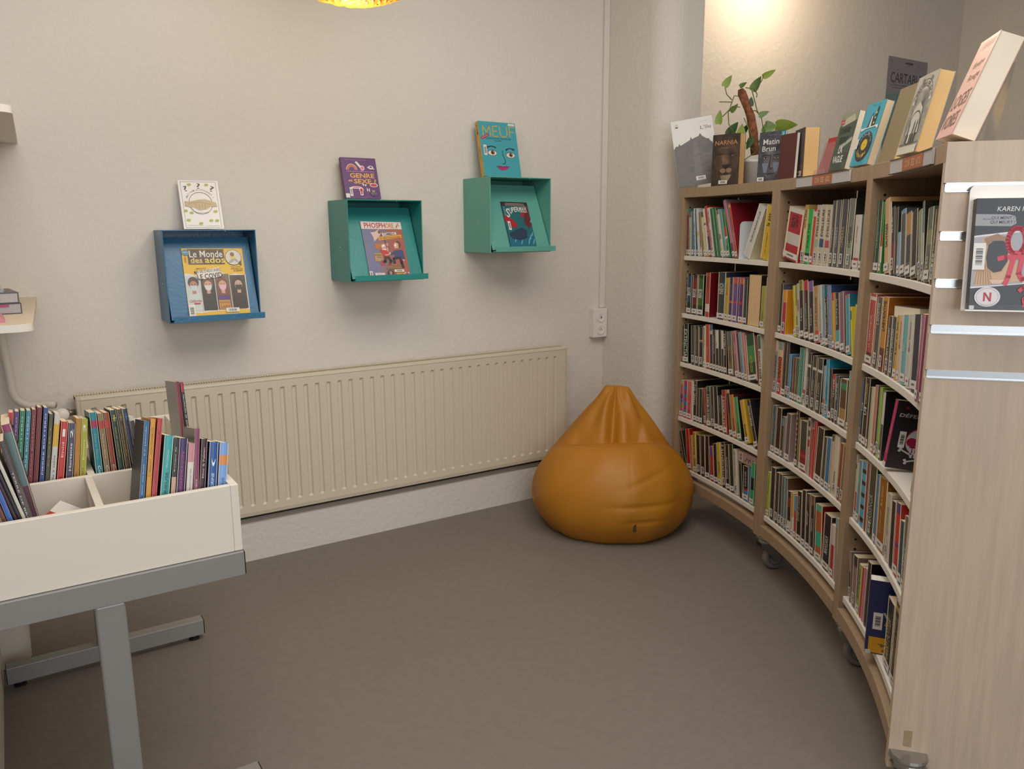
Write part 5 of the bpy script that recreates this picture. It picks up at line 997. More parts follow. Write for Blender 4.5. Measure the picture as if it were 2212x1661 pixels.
# ---------------------------------------------------------------- odd books, bookend
def odd_books():
    # skull cover standing at the shelf edge, turned towards the room
    h = Vector((.72, -.694, 0)); n = Vector((.694, .72, 0)); lean = R_(6)
    x = (h * math.cos(lean) - Vector((0, 0, math.sin(lean)))).normalized(); up = (Vector((0, 0, math.cos(lean))) + h * math.sin(lean)).normalized()
    T = frame(Vector((1.8961, 1.1469, .7510)) + n * .024, x, up, x.cross(up))
    w, hh = .115, .180
    r, F = sheet_book('book', 'black book with a white skull cover and magenta spine, third shelf, right bay', 'book', T, w, hh, .024, '#2c2029', spine='#b01f58')
    p = Print(w, hh)
    p.rect(0, 0, 1, 1, '#2d2129'); p.text('FRANCE', .72, .93, .3, '#6a5a64', .012); p.disc(.22, .905, .04, .03, '#a81f56')
    p.text('DÉFENSE', .42, .80, .66, '#d8cdd6', .065, bold=.02, shear=.2); p.text('PILLE', .80, .70, .34, '#9a3f78', .05, bold=.02, shear=.2)
    p.disc(.64, .43, .34, .33, '#9a1f50'); p.disc(.64, .42, .32, .31, '#cfcace'); p.rect(.42, .26, .86, .36, '#9a1f50')
    for i in range(6): p.poly([(.42 + i * .07, .33), (.475 + i * .07, .33), (.465 + i * .07, .255), (.43 + i * .07, .255)], '#cfcace')
    for i in range(5): p.poly([(.45 + i * .08, .235), (.51 + i * .08, .235), (.505 + i * .08, .185), (.455 + i * .08, .185)], '#cfcace')
    p.disc(.45, .415, .12, .10, '#a31c4a'); p.disc(.84, .42, .11, .10, '#a31c4a'); p.disc(.61, .355, .014, .014, '#3a2a34', 8); p.disc(.67, .357, .014, .014, '#3a2a34', 8)
    p.line([(.26, .29), (.44, .235)], .035, '#cfcace'); p.disc(.24, .31, .035, .03, '#cfcace', 12); p.disc(.22, .275, .035, .03, '#cfcace', 12)
    p.line([(.38, .12), (.62, .165), (.80, .16)], .035, '#cfcace'); p.disc(.37, .145, .035, .03, '#cfcace', 12); p.disc(.385, .10, .035, .03, '#cfcace', 12)
    p.barcode(.16, .32, .30, .56, False); p.text('Sarbacane', .22, .055, .26, '#6a2448', .02)
    p.build('front_print', r, F)
    sp = Print(.024, hh); sp.rect(0, 0, 1, .07, '#d8d3cc'); sp.text('Défense pilles', .5, .42, 3.2, '#e3c4d2', .05, rot=90); sp.build('spine_print', r, frame((-.0006, 0, 0), (0, 0, 1), (0, 1, 0), (-1, 0, 0)))
    # big navy cover on the bottom shelf
    h = Vector((.56, -.828, 0)).normalized(); n = Vector((-h.y, h.x, 0))
    T = frame(Vector((1.8500, 1.1290, .2448)) + n * .040, h, (0, 0, 1), h.cross(Vector((0, 0, 1))))
    w, hh = .135, .208
    r, F = sheet_book('book', 'thick navy book with a yellow band pulled out, bottom shelf, right bay', 'book', T, w, hh, .038, '#272a58')
    p = Print(w, hh)
    p.rect(0, 0, 1, 1, '#262a5a'); p.text('Anne', .65, .93, .25, '#4a5088', .03)
    p.text('NEVER', .64, .81, .60, '#bcb9c4', .06, bold=.03); p.text('F', .50, .67, .14, '#bcb9c4', .11, bold=.05); p.text('W', .42, .53, .30, '#bcb9c4', .10, bold=.04)
    for a0, a1, c_ in ((150, 172, '#c49a3c'), (178, 205, '#2c5a9a'), (110, 140, '#2c5a9a'), (60, 90, '#a0506a')): p.arc(.75, .37, .42, a0, a1, .045, c_, 8)
    p.arc(.75, .37, .25, 140, 220, .035, '#c49a3c', 8)
    p.barcode(.10, .34, .27, .57, False)
    p.rect(.05, .015, 1, .235, '#d79a1c'); p.text('UN ROMAN FORT', .62, .205, .55, '#3a2a1a', .022, bold=.02); p.text('“BOULEVERSANT', .62, .13, .8, '#2c2233', .045, bold=.03); p.text('ET NÉCESSAIRE”', .66, .06, .72, '#2c2233', .042, bold=.03)
    p.rect(0, .0, .10, .05, '#d8d4cd')
    p.build('front_print', r, F)
    sp = Print(.038, hh); sp.text('NE VOIS-TU RIEN VENIR ?', .5, .45, 3.4, '#b9bcd2', .04, rot=90); sp.build('spine_print', r, frame((-.0006, 0, 0), (0, 0, 1), (0, 1, 0), (-1, 0, 0)))
    # cream paged book lying on the row, right bay second shelf
    T = arcT(-43.3, AR + .028, 1.1375) @ Matrix.Rotation(R_(3), 4, 'Z') @ Matrix.Rotation(R_(-3), 4, 'Y')
    r = thing('book', 'cream paged paperback lying flat on the row, second shelf, right bay', 'book', T)
    MB().box(-.09, .09, 0, .13, .0, .0012).box(-.09, .09, 0.002, .13, .0285, .0297).box(-.09, .09, .1288, .13, .0012, .0285).build('cover', P('#7a5a54'), r)
    MB().box(-.0895, .0895, .0015, .1285, .0014, .0283).build('page_block', M('#d9d0ba', .85), r)
    # pinkish book lying on the row, left bay bottom shelf
    T = arcT(-19.8, AR + .022, .3985) @ Matrix.Rotation(R_(-2), 4, 'Y')
    r = thing('book', 'thick greyish pink book lying flat on the row, bottom shelf, left bay', 'book', T)
    MB().box(-.075, .075, 0, .15, 0, .0475).build('cover', P('#a88f88'), r)
    MB().box(-.0742, .0755, .002, .151, .0012, .0463).build('page_block', PAGEW, r)
    sp = Print(.15, .0475); sp.rect(.05, .08, .30, .92, '#c9b8ae'); sp.text('68', .18, .66, .12, '#3a2c2a', .26, bold=.05); sp.text('88', .18, .34, .12, '#3a2c2a', .26, bold=.05)
    for i in range(3): sp.line([(.42 + i * .16, .25), (.52 + i * .16, .6), (.6 + i * .13, .4)], .03, '#6a5854')
    sp.build('spine_print', r, Matrix.Translation((-.075, -.0004, 0)) @ Matrix.Rotation(R_(90), 4, 'X'))
    # bookend
    r = thing('bookend', 'white metal bookend with an oval hole, top shelf, left bay', 'bookend', arcT(-17.02, AR + .016, SHELF[0][0] + .0004))
    w, hh, rr = .125, .150, .018
    out = [(0, 0), (w, 0)] + [(w - rr + rr * math.cos(R_(a)), hh - rr + rr * math.sin(R_(a))) for a in range(0, 91, 15)] + [(rr + rr * math.cos(R_(a)), hh - rr + rr * math.sin(R_(a))) for a in range(90, 181, 15)]
    Tb = frame((0, 0, 0), (0, 1, 0), (0, 0, 1), (1, 0, 0))
    MB().prism(out, -.0008, .0008, T=Tb).build('upright_plate', M('#d6d9de', .35), r)
    MB().box(-.001, .06, .001, .10, 0, .0009).build('base_plate', M('#d6d9de', .35), r)
    pr = Print(w, hh); pr.disc(.36, .80, .145, .085, '#8f949c'); pr.disc(.36, .80, .13, .075, '#2c2f38')
    pr.build('finger_hole', r, frame((-.0009, 0, 0), (0, 1, 0), (0, 0, 1), (1, 0, 0)) @ Matrix.Identity(4))
odd_books()

# ---------------------------------------------------------------- display on top of the bookcase
def tilt(loc, h, lean, roll=0.0, t=0.0):
    """Frame of a book facing the room: origin at the back lower left corner."""
    h = Vector((h[0], h[1], 0)).normalized(); n = Vector((-h.y, h.x, 0))
    if n.dot(Vector((loc[0], loc[1], 0))) < 0: n = -n
    l = R_(lean); up = Vector((0, 0, math.cos(l))) + n * math.sin(l)
    ro = R_(roll); x = h * math.cos(ro) + up * math.sin(ro); y = up * math.cos(ro) - h * math.sin(ro)
    z = x.cross(y)
    o = Vector((loc[0], loc[1], TOP + .0006)) - Vector((z.x, z.y, 0)) * t
    return frame(o, x, y, z)
def acrylic(name, label, T, w, h, depth):
    r = thing(name, label, 'book stand', T)
    m = M('#e6e9ea', .05, kind='clear')
    a = MB().box(0, w, 0, h, -.0025, 0).build('back_plate', m, r, bevel=.0006)
    MB().box(0, w, 0, .0025, 0, depth).build('ledge', m, r, bevel=.0006)
    MB().box(0, w, .0025, .018, depth - .0025, depth).build('front_lip', m, r, bevel=.0006)
    return r
def top_display():
    w, h, t = .185, .305, .010
    T = tilt((2.650, 2.708), (.72, -.69), 13, 9.0, t) 
    T.translation.z += .003
    r, F = sheet_book('book', 'tall white book with a dark rock drawing, leftmost on the bookcase top', 'book', T, w, h, t, '#dedad4', spine='#d5d0c8')
    p = Print(w, h)
    p.rect(0, 0, 1, 1, '#e0dcd6')
    p.poly([(0, .0), (1, 0), (1, .30), (.97, .42), (.93, .60), (.88, .63), (.86, .66), (.80, .67), (.70, .72), (.665, .765), (.63, .725), (.50, .70), (.46, .69), (.435, .73), (.41, .685), (.30, .655), (.17, .62), (.14, .65), (.11, .615), (.06, .62), (.03, .60), (0, .57)], '^#4a443e')
    p.poly([(.42, .1), (.62, .1), (.58, .62), (.47, .66)], '^#5a544d')
    p.text("L'île", .82, .845, .26, '#3a3632', .055); p.text('Jérémie Moreau', .79, .935, .22, '#8a847c', .012); p.rect(.09, .885, .17, .955, '#c9c4bc'); p.rect(.10, .89, .16, .91, '#3a3632')
    p.barcode(.44, .065, .67, .125)
    p.build('front_print', r, F)
    # lion cover
    w, h, t = .128, .214, .046
    T = tilt((2.640, 2.504), (.2279, -.9737), 0.6, 0, t)
    r, F = sheet_book('book', 'thick brown paperback with a lion face cover, in front of the potted plant', 'book', T, w, h, t, '#3a2c24', edge='#d9ad72')
    p = Print(w, h)
    p.rect(0, 0, 1, 1, '~#3d2f27'); p.poly([(.2, .2), (.45, .1), (.8, .2), (.98, .5), (.85, .78), (.5, .82), (.2, .7), (.1, .45)], '~#4f3d31')
    p.text('NARNIA', .50, .84, .82, '#c48a62', .085, bold=.015); p.text('C. S. Lewis', .45, .74, .3, '#a8876a', .025)
    for cx_, s_ in ((.30, -1), (.76, 1)):
        p.disc(cx_, .585, .085, .035, '#241a16'); p.disc(cx_, .585, .055, .022, '#8f6a48'); p.disc(cx_, .587, .02, .018, '#120d0b', 10)
        p.line([(cx_ - .10, .625), (cx_ + .10 * 1, .64 if s_ > 0 else .62)], .025, '#2a1f1a')
    p.poly([(.36, .60), (.66, .60), (.64, .42), (.40, .42)], '~#6f5641'); p.poly([(.37, .405), (.69, .41), (.60, .345), (.53, .325), (.46, .345)], '#241916')
    p.disc(.42, .30, .11, .075, '#8f7558'); p.disc(.64, .305, .11, .075, '#8f7558'); p.line([(.53, .33), (.53, .27), (.45, .235), (.62, .235), (.53, .27)], .02, '#1f1613')
    p.poly([(.33, .21), (.74, .215), (.64, .10), (.52, .06), (.40, .10)], '~#9c8a70')
    p.barcode(.28, .045, .60, .115)
    p.build('front_print', r, F)
    # face with two words
    w, h, t = .117, .188, .010
    T = tilt((2.548, 2.178), (.06, -.998), 2.0, 0, t)
    r, F = sheet_book('book', 'slate blue thin book with a shadowy face and two word title, beside the lion book', 'book', T, w, h, t, '#474953', spine='#a8857a')
    p = Print(w, h)
    p.rect(0, 0, 1, 1, '~#454750'); p.poly([(.2, .62), (.85, .62), (.88, .30), (.70, .08), (.38, .08), (.22, .3)], '~#5f5d64')
    p.text('Matin', .47, .80, .62, '#dcdad8', .11, bold=.015); p.text('Brun', .40, .665, .52, '#dcdad8', .105, bold=.015); p.text('Franck Pavloff', .5, .93, .3, '#9aa0ac', .018)
    for cx_ in (.30, .72):
        p.disc(cx_, .475, .11, .055, '#34333a'); p.disc(cx_, .475, .085, .035, '#8a8788'); p.disc(cx_, .48, .035, .033, '#1c1b20', 12); p.arc(cx_, .50, .15, 25, 155, .03, '#2c2b31', 8, ry=.06)
        p.poly([(cx_ - .13, .38), (cx_ + .13, .38), (cx_ + .07, .20), (cx_ - .05, .18)], '#777f94')
    p.line([(.50, .55), (.46, .30), (.52, .26), (.60, .28)], .035, '#37363d'); p.line([(.36, .16), (.68, .165)], .03, '#2f2e35'); p.rect(.85, .86, .99, .985, '#3f9fb4'); p.text('2', .92, .93, .05, '#e8eef0', .05)
    p.barcode(.02, .02, .28, .10)
    p.build('front_print', r, F)
    # dark red board and the thick brown one showing its pages
    T = tilt((2.515, 2.050), (-.30, -.954), 2, 0, .012)
    r, F = sheet_book('book', 'plain dark red hardback standing behind the slate blue book', 'book', T, .10, .165, .012, '#5a1f1c')
    d0 = Vector((.785, .62, 0)); ph = R_(16); hd = -Vector((d0.x * math.cos(ph) - d0.y * math.sin(ph), d0.y * math.cos(ph) + d0.x * math.sin(ph), 0))
    nz = hd.cross(Vector((0, 0, 1)))
    T = frame(Vector((2.545, 2.005, TOP + .0006)) - nz * .052, hd, (0, 0, 1), nz)
    r, F = sheet_book('book', 'thick dark brown book turned to show its tan page edges, beside the red hardback', 'book', T, .118, .178, .052, '#2f2220', edge='#d3ab72')
    p = Print(.118, .178); p.rect(.05, .05, .95, .3, '#4a2c28'); p.barcode(.3, .06, .8, .16); p.build('front_print', r, F)
    # red card on a clear stand
    T = tilt((2.455, 1.835), (-.45, -.893), 16, 0, .004)
    r, F = sheet_book('book', 'thin red book standing on a clear stand behind the tan paged book', 'book', T, .115, .135, .004, '#a8222e')
    p = Print(.115, .135)
    for i in range(14): p.line([(.06, .06 + i * .05), (.8, .06 + i * .05)], .006, '#c98a86')
    p.build('front_print', r, F)
    acrylic('book_stand', 'clear acrylic stand in front of the thin red book', tilt((2.425, 1.815), (-.45, -.893), 14, 0, 0), .075, .115, .012)
    def stand_for(T, w, label, t):
        Ts = T @ Matrix.Translation((w * .16, -.0026, -.0046))
        o = thing('book_stand', label, 'book stand', Ts)
        m = M('#e6e9ea', .05, kind='clear')
        MB().box(0, w * .6, .0005, .10, -.0022, 0).build('back_plate', m, o)
        MB().box(0, w * .6, .0, .0012, 0, t + .006).build('ledge', m, o)
        MB().box(0, w * .6, .0012, .020, t + .0035, t + .006).build('front_lip', m, o)
    # wave cover
    w, h, t = .110, .181, .020
    T = tilt((2.322, 1.691), (-.4955, -.8690), 12.0, 0, t); T.translation.z += .004
    r, F = sheet_book('book', 'dark green paperback with white hand lettering leaning back on a clear stand', 'book', T, w, h, t, '#3c4a3a', edge='#e6d8c0')
    p = Print(w, h)
    p.rect(0, 0, 1, 1, '#42503f'); p.poly([(0, .78), (1, .84), (1, 1), (0, 1)], '#8d927c'); p.poly([(.15, .76), (.9, .83), (.8, .95), (.3, .9)], '#b5b59c'); p.poly([(0, .1), (1, .16), (1, .3), (0, .22)], '#33422f'); p.poly([(.3, .42), (1, .55), (1, .48), (.4, .36)], '#a3ac98')
    p.rect(.03, .80, .26, .885, '#b53440'); p.text('roman', .15, .84, .17, '#e3cfcb', .03)
    for i, wd_ in enumerate(('QUAND', 'VIENT', 'LA', 'VAGUE')):
        p.text(wd_, (.42, .45, .46, .42)[i], .68 - i * .165, (.62, .55, .26, .62)[i], '#23261f' if i < 2 else '#e3e0d6', .125, bold=.05)
    p.build('front_print', r, F)
    stand_for(T, w, 'clear acrylic stand holding the dark green paperback', t)
    # record cover
    w, h, t = .122, .187, .024
    T = tilt((2.242, 1.560), (-.5418, -.8405), 14.0, 0, t); T.translation.z += .004
    r, F = sheet_book('book', 'turquoise paperback with a black record and yellow centre leaning back on a clear stand', 'book', T, w, h, t, '#3b9fb5', edge='#e0cba8')
    p = Print(w, h)
    p.rect(0, 0, 1, 1, '#3fa3b8'); p.text('STEREO COURT', .55, .955, .5, '#2a5a66', .025, bold=.02)
    p.disc(.50, .30, .42, .37, '#26292a'); p.disc(.50, .30, .33, .29, '#303334'); p.disc(.50, .30, .30, .265, '#26292a'); p.disc(.50, .33, .16, .135, '#d8b520'); p.disc(.5, .33, .02, .016, '#5a4a10', 10)
    for i, ch in enumerate('VORBLIEVN'):
        a = 165 - i * 18; p.text(ch, .50 + .315 * math.cos(R_(a)), .30 + .285 * w / h * math.sin(R_(a)) + .02, .06, '#9fb5bc', .05, rot=a - 90, bold=.02)
    for i, ch in enumerate('DEMAIN'):
        a = 215 + i * 19; p.text(ch, .50 + .30 * math.cos(R_(a)), .30 + .265 * w / h * math.sin(R_(a)) + .02, .075, '#d8b832', .055, rot=a + 90, bold=.03)
    p.poly([(.06, .60), (.96, .62), (.96, .57), (.82, .595), (.3, .585), (.1, .555)], '#dfe3e0'); p.disc(.08, .60, .035, .03, '#dfe3e0', 10); p.disc(.95, .58, .04, .035, '#dfe3e0', 10)
    p.poly([(.36, .60), (.5, .61), (.52, .84), (.45, .80), (.42, .72)], '#22303a'); p.poly([(.55, .62), (.74, .62), (.76, .90), (.70, .93), (.66, .80), (.58, .76)], '#27343c'); p.poly([(.47, .61), (.57, .61), (.55, .76), (.50, .80)], '#dfe3e0')
    for y_ in (.66, .74, .82): p.disc(.69, y_, .045, .03, '#d8b832', 10)
    p.rect(.03, .28, .16, .44, '#d5d8d6')
    p.build('front_print', r, F)
    stand_for(T, w, 'clear acrylic stand holding the turquoise paperback', t)
    # gold paged book
    w, h, t = .118, .212, .030
    T = tilt((2.185, 1.430), (-.60, -.80), 13.5, 0, t)
    r, F = sheet_book('book', 'tan paged thick book standing between the turquoise and the grey engraved covers', 'book', T, w, h, t, '#8a7a5a', edge='#d8b06a')
    # engraved cover
    w, h, t = .135, .198, .036
    T = tilt((2.028, 1.274), (-.6427, -.7661), 12.3, 0, t); T.translation.z += .004
    r, F = sheet_book('book', 'grey book with an engraved archway cover leaning back on a clear stand', 'book', T, w, h, t, '#b5b0a2', edge='#dcb67c')
    p = Print(w, h)
    p.rect(0, 0, 1, 1, '#b2ada0'); p.poly([(.02, .02), (.98, .02), (.98, .72), (.8, .80), (.2, .80), (.02, .72)], '~#8d897d')
    p.arc(.5, .62, .40, 10, 170, .10, '#c9c5b9', 16); p.arc(.5, .62, .46, 10, 170, .018, '#4a4740', 16); p.arc(.5, .62, .34, 10, 170, .018, '#4a4740', 16)
    for i, ch in enumerate('MIROIRS DE LA'):
        a = 148 - i * 9.6
        if ch != ' ': p.text(ch, .5 + .40 * math.cos(R_(a)), .62 + .40 * w / h * math.sin(R_(a)), .045, '#38352f', .04, rot=a - 90, bold=.04)
    p.disc(.32, .93, .06, .04, '#7d7a6e'); p.disc(.72, .93, .06, .04, '#7d7a6e'); p.text('Ellis Corneau', .5, .97, .4, '#8a8578', .014)
    p.poly([(.2, .25), (.8, .25), (.72, .56), (.5, .66), (.28, .56)], '#c3bfb2'); p.arc(.5, .36, .26, 0, 180, .03, '#5a564c', 12)
    for x_ in (.30, .42, .55, .68): p.poly([(x_ - .045, .14), (x_ + .045, .14), (x_ + .03, .38), (x_, .43), (x_ - .03, .38)], '#56524a' if x_ != .42 else '#cfcbbf')
    p.rect(.02, .0, .98, .10, '#c9c5b8'); p.line([(.02, .13), (.98, .13)], .012, '#5a564c')
    p.build('front_print', r, F)
    stand_for(T, w, 'clear acrylic stand holding the grey engraved book', t)
    # pink cover
    w, h, t = .125, .215, .048
    T = tilt((1.812, 1.046), (-.7260, -.6877), 20.0, 0, t); T.translation.z += .004
    r, F = sheet_book('book', 'thick pale pink book with brown brush lettering leaning back at the right end', 'book', T, w, h, t, '#d6a79d', edge='#eadcc8')
    p = Print(w, h)
    p.rect(0, 0, 1, 1, '#d8aaa0')
    for i in range(9): p.line([(.1 + .09 * i, .88 + .01 * (i % 3)), (.2 + .09 * i, .96)], .02, '#b58a80')
    for i, (tt, sz) in enumerate((('Équipe', .52), ('Rouge', .55), ('LOGES', .80), ('VORES', .78))):
        p.text(tt, (.55, .6, .5, .45)[i], (.74, .60, .38, .17)[i], sz, '#6f4f48', (.09, .09, .15, .15)[i], rot=4, bold=.0, shear=.15)
    p.build('front_print', r, F)
    o = T @ Matrix.Translation((.02, -.0032, -.0058))
    r = thing('book_stand', 'large clear acrylic easel behind the pale pink book', 'book stand', o)
    m = M('#e6e9ea', .05, kind='clear')
    MB().box(0, .085, .0005, .175, -.003, 0).build('back_plate', m, r)
    MB().box(0, .085, 0, .0015, 0, t + .006).build('ledge', m, r)
    MB().box(0, .085, .0015, .02, t + .003, t + .006).build('front_lip', m, r)
    leg = MB(); a_ = Vector((0, .174, -.0035)); rot = T.to_3x3().inverted(); dn = rot @ Vector((0, 0, -1)); bk = rot @ Vector((.68, -.73, 0)).normalized() * -1
    n_ = rot @ Vector((0.6877, -.7260, 0))
    back = rot @ Vector((.6877, .0, 0)); e = rot @ (Vector((.688, -.726, 0)) * 0 + Vector((.726, .0, 0)))
    hz = (T.translation.z + (T.to_3x3() @ a_).z) - TOP - .002
    out_ = rot @ (Vector((.6877, -.7260, 0)) * 0 + Vector((.69, .72, 0)).normalized() * .075)
    q0 = a_; q1 = a_ + dn * hz + out_
    sx = Vector((.085, 0, 0)); th = (q1 - q0).cross(sx).normalized() * .003
    vs = [q0, q0 + sx, q1 + sx, q1, q0 + th, q0 + sx + th, q1 + sx + th, q1 + th]
    leg.add(vs, [(0, 1, 2, 3), (7, 6, 5, 4), (0, 4, 5, 1), (1, 5, 6, 2), (2, 6, 7, 3), (3, 7, 4, 0)])
    leg.build('rear_plate', m, r)
top_display()

# ---------------------------------------------------------------- poster, book on the end panel
def poster():
    w, h = .455, .64
    T = frame((5.106, 3.3185, 1.83), (1, 0, 0), (0, 0, 1), (0, -1, 0))
    r = thing('poster', 'grey lilac and teal paper poster with a capital letter title on the far wall', 'poster', T)
    MB().box(0, w, 0, h, 0, .0006).build('paper', P('#8d8a92'), r)
    p = Print(w, h, .0002)
    p.rect(0, 0, 1, 1, '#8b8890'); p.poly([(0, 0), (1, 0), (1, .52), (.8, .63), (.3, .66), (0, .62)], '#6f8a8c'); p.poly([(.1, .15), (.9, .15), (.85, .5), (.2, .55)], '#7a9694')
    p.rect(.42, .945, .62, .965, '#4a464e'); p.text('CARTABLE', .48, .80, .80, '#3a363c', .10, bold=-.004); p.line([(.08, .725), (.9, .725)], .006, '#4f4b52'); p.text('exposition numérique', .48, .70, .7, '#5a585e', .016)
    p.text('du 3 au 30 mai', .5, .60, .4, '#5c6e70', .02); p.poly([(.28, .40), (.62, .44), (.70, .38), (.30, .35)], '#44424a'); p.line([(.33, .36), (.33, .1)], .014, '#4a4850'); p.line([(.62, .38), (.62, .1)], .014, '#4a4850')
    for i in range(26): p.disc(.03 + .94 * random.random() ** (2 if i % 2 else .5), .70 + .28 * random.random(), .012, .009, '#77707e', 8)
    p.build('print', r, Matrix.Translation((0, 0, .0004)))
poster()
def panel_book():
    o = ac(-50.32, AR + .001); d = Vector((math.cos(R_(-47.5)), math.sin(R_(-47.5)), 0)); nn = Vector((d.y, -d.x, 0))
    if nn.dot(-o) < 0: nn = -nn
    l = R_(5.0); up = Vector((0, 0, math.cos(l))) - nn * math.sin(l); zz = d.cross(up)
    T = frame(o + d * .048 + nn * .030 + Vector((0, 0, 1.196)), d, up, zz)
    r = thing('book_holder', 'white plastic book holder hooked on the slotted end panel', 'book holder', T)
    m = M('#e3dfda', .25)
    w, h, rr = .190, .255, .014
    out = [(0, 0), (w, 0)] + [(w - rr + rr * math.cos(R_(a)), h - rr + rr * math.sin(R_(a))) for a in range(0, 91, 15)] + [(rr + rr * math.cos(R_(a)), h - rr + rr * math.sin(R_(a))) for a in range(90, 181, 15)]
    MB().prism(out, -.003, 0).build('back_plate', m, r)
    MB().box(0, w, -.0, .003, 0, .030).build('ledge', m, r)
    MB().box(0, w, .003, .014, .027, .030).build('front_lip', M('#e6e9ea', .05, kind='clear'), r)
    Tb = T @ Matrix.Translation((.09, .235, -.003))
    inv = Tb.to_3x3().inverted()
    for z_ in (.225, .03):
        q = T.inverted() @ (o + d * .143 + nn * .0025 + Vector((0, 0, 1.196 + z_)))
        MB().box(.06, .13, z_ - .006, z_ + .006, min(q.z + .004, -.003), -.003).build('hook', m, r)
    # the book
    w, h, t = .148, .222, .022
    T2 = T @ Matrix.Translation((.008, .0036, .0006))
    r, F = sheet_book('book', 'black and white paperback with a blanked out face, on the end panel', 'book', T2, w, h, t, '#2c2d33', spine='#3a3230')
    p = Print(w, h)
    p.rect(0, 0, 1, 1, '#2b2d33')
    p.text('KAREN M. McMANUS', .66, .905, .80, '#e3e1e2', .042, bold=.0, shear=.15)
    p.poly([(0, .86), (.4, .855), (.48, .84), (.50, .775), (.44, .75), (0, .755)], '#9a9a9d')
    p.text('Après', .14, .813, .10, '#26282c', .02); p.text('QUI MENT ?', .33, .823, .28, '#26282c', .032, bold=.01, shear=.15); p.text('QUI MEURT ?', .33, .785, .30, '#26282c', .03, bold=.01, shear=.15)
    p.poly([(0, .665), (1, .75), (1, .26), (0, .19)], '#e0dde2'); p.poly([(0, .65), (.9, .725), (.62, .24), (0, .205)], '#a7a6aa'); p.poly([(.65, .72), (1, .75), (1, .28), (.7, .25), (.74, .5)], '#dedbe0')
    p.poly([(.10, .64), (.28, .685), (.45, .64), (.50, .50), (.56, .38), (.60, .26), (.05, .215), (.03, .30), (.08, .45)], '#c9a580'); p.poly([(.12, .64), (.28, .685), (.42, .645), (.40, .58), (.16, .58)], '#9c7658')
    for i in range(7): p.line([(.05 + .035 * i, .23), (.08 + .02 * i, .42)], .012, '#a9845f')
    p.poly([(.22, .27), (.42, .27), (.36, .235), (.26, .235)], '#dcb8a4')
    p.poly([(.18, .58), (.24, .62), (.36, .62), (.42, .57), (.43, .44), (.36, .35), (.27, .335), (.19, .38), (.165, .47)], '#2a2c33')
    def brush(pts, wd=.06): p.line(pts, wd, '#cf3048')
    a_ = [(.52 + .105 * math.cos(R_(a)), .62 + .115 * math.sin(R_(a))) for a in range(100, 470, 15)]; brush(a_); brush([(.52, .52), (.60, .50), (.66, .515)], .04)
    brush([(.72, .71), (.72, .55), (.78, .515), (.86, .55), (.87, .71)]); brush([(.95, .71), (.96, .51)])
    brush([(.32, .46), (.40, .475), (.66, .475)]); brush([(.50, .47), (.45, .30), (.42, .235)]); brush([(.60, .46), (.575, .33), (.62, .275), (.72, .30), (.78, .46)]); brush([(.88, .46), (.88, .27)]); brush([(.88, .46), (.98, .46)]); brush([(.88, .37), (.97, .37)]); brush([(.88, .27), (.98, .27)])
    brush([(.60, .175), (.64, .20), (.74, .20), (.78, .165), (.70, .125), (.66, .10), (.67, .07)], .05); p.disc(.675, .04, .03, .022, '#cf3048')
    p.disc(.215, .115, .16, .135, '#dcd6d8'); p.arc(.215, .115, .135, 0, 360, .006, '#a8a2a4', 30, ry=.115)
    p.poly([(.165, .075), (.19, .075), (.19, .155), (.165, .155)], '#c02030'); p.poly([(.24, .075), (.265, .075), (.265, .155), (.24, .155)], '#c02030'); p.poly([(.165, .155), (.19, .155), (.265, .075), (.24, .075)], '#a01828')
    p.barcode(.0, .36, .15, .60, False); p.rect(0, 0, .06, .035, '#dcd8d4')
    p.build('front_print', r, F)
panel_book()

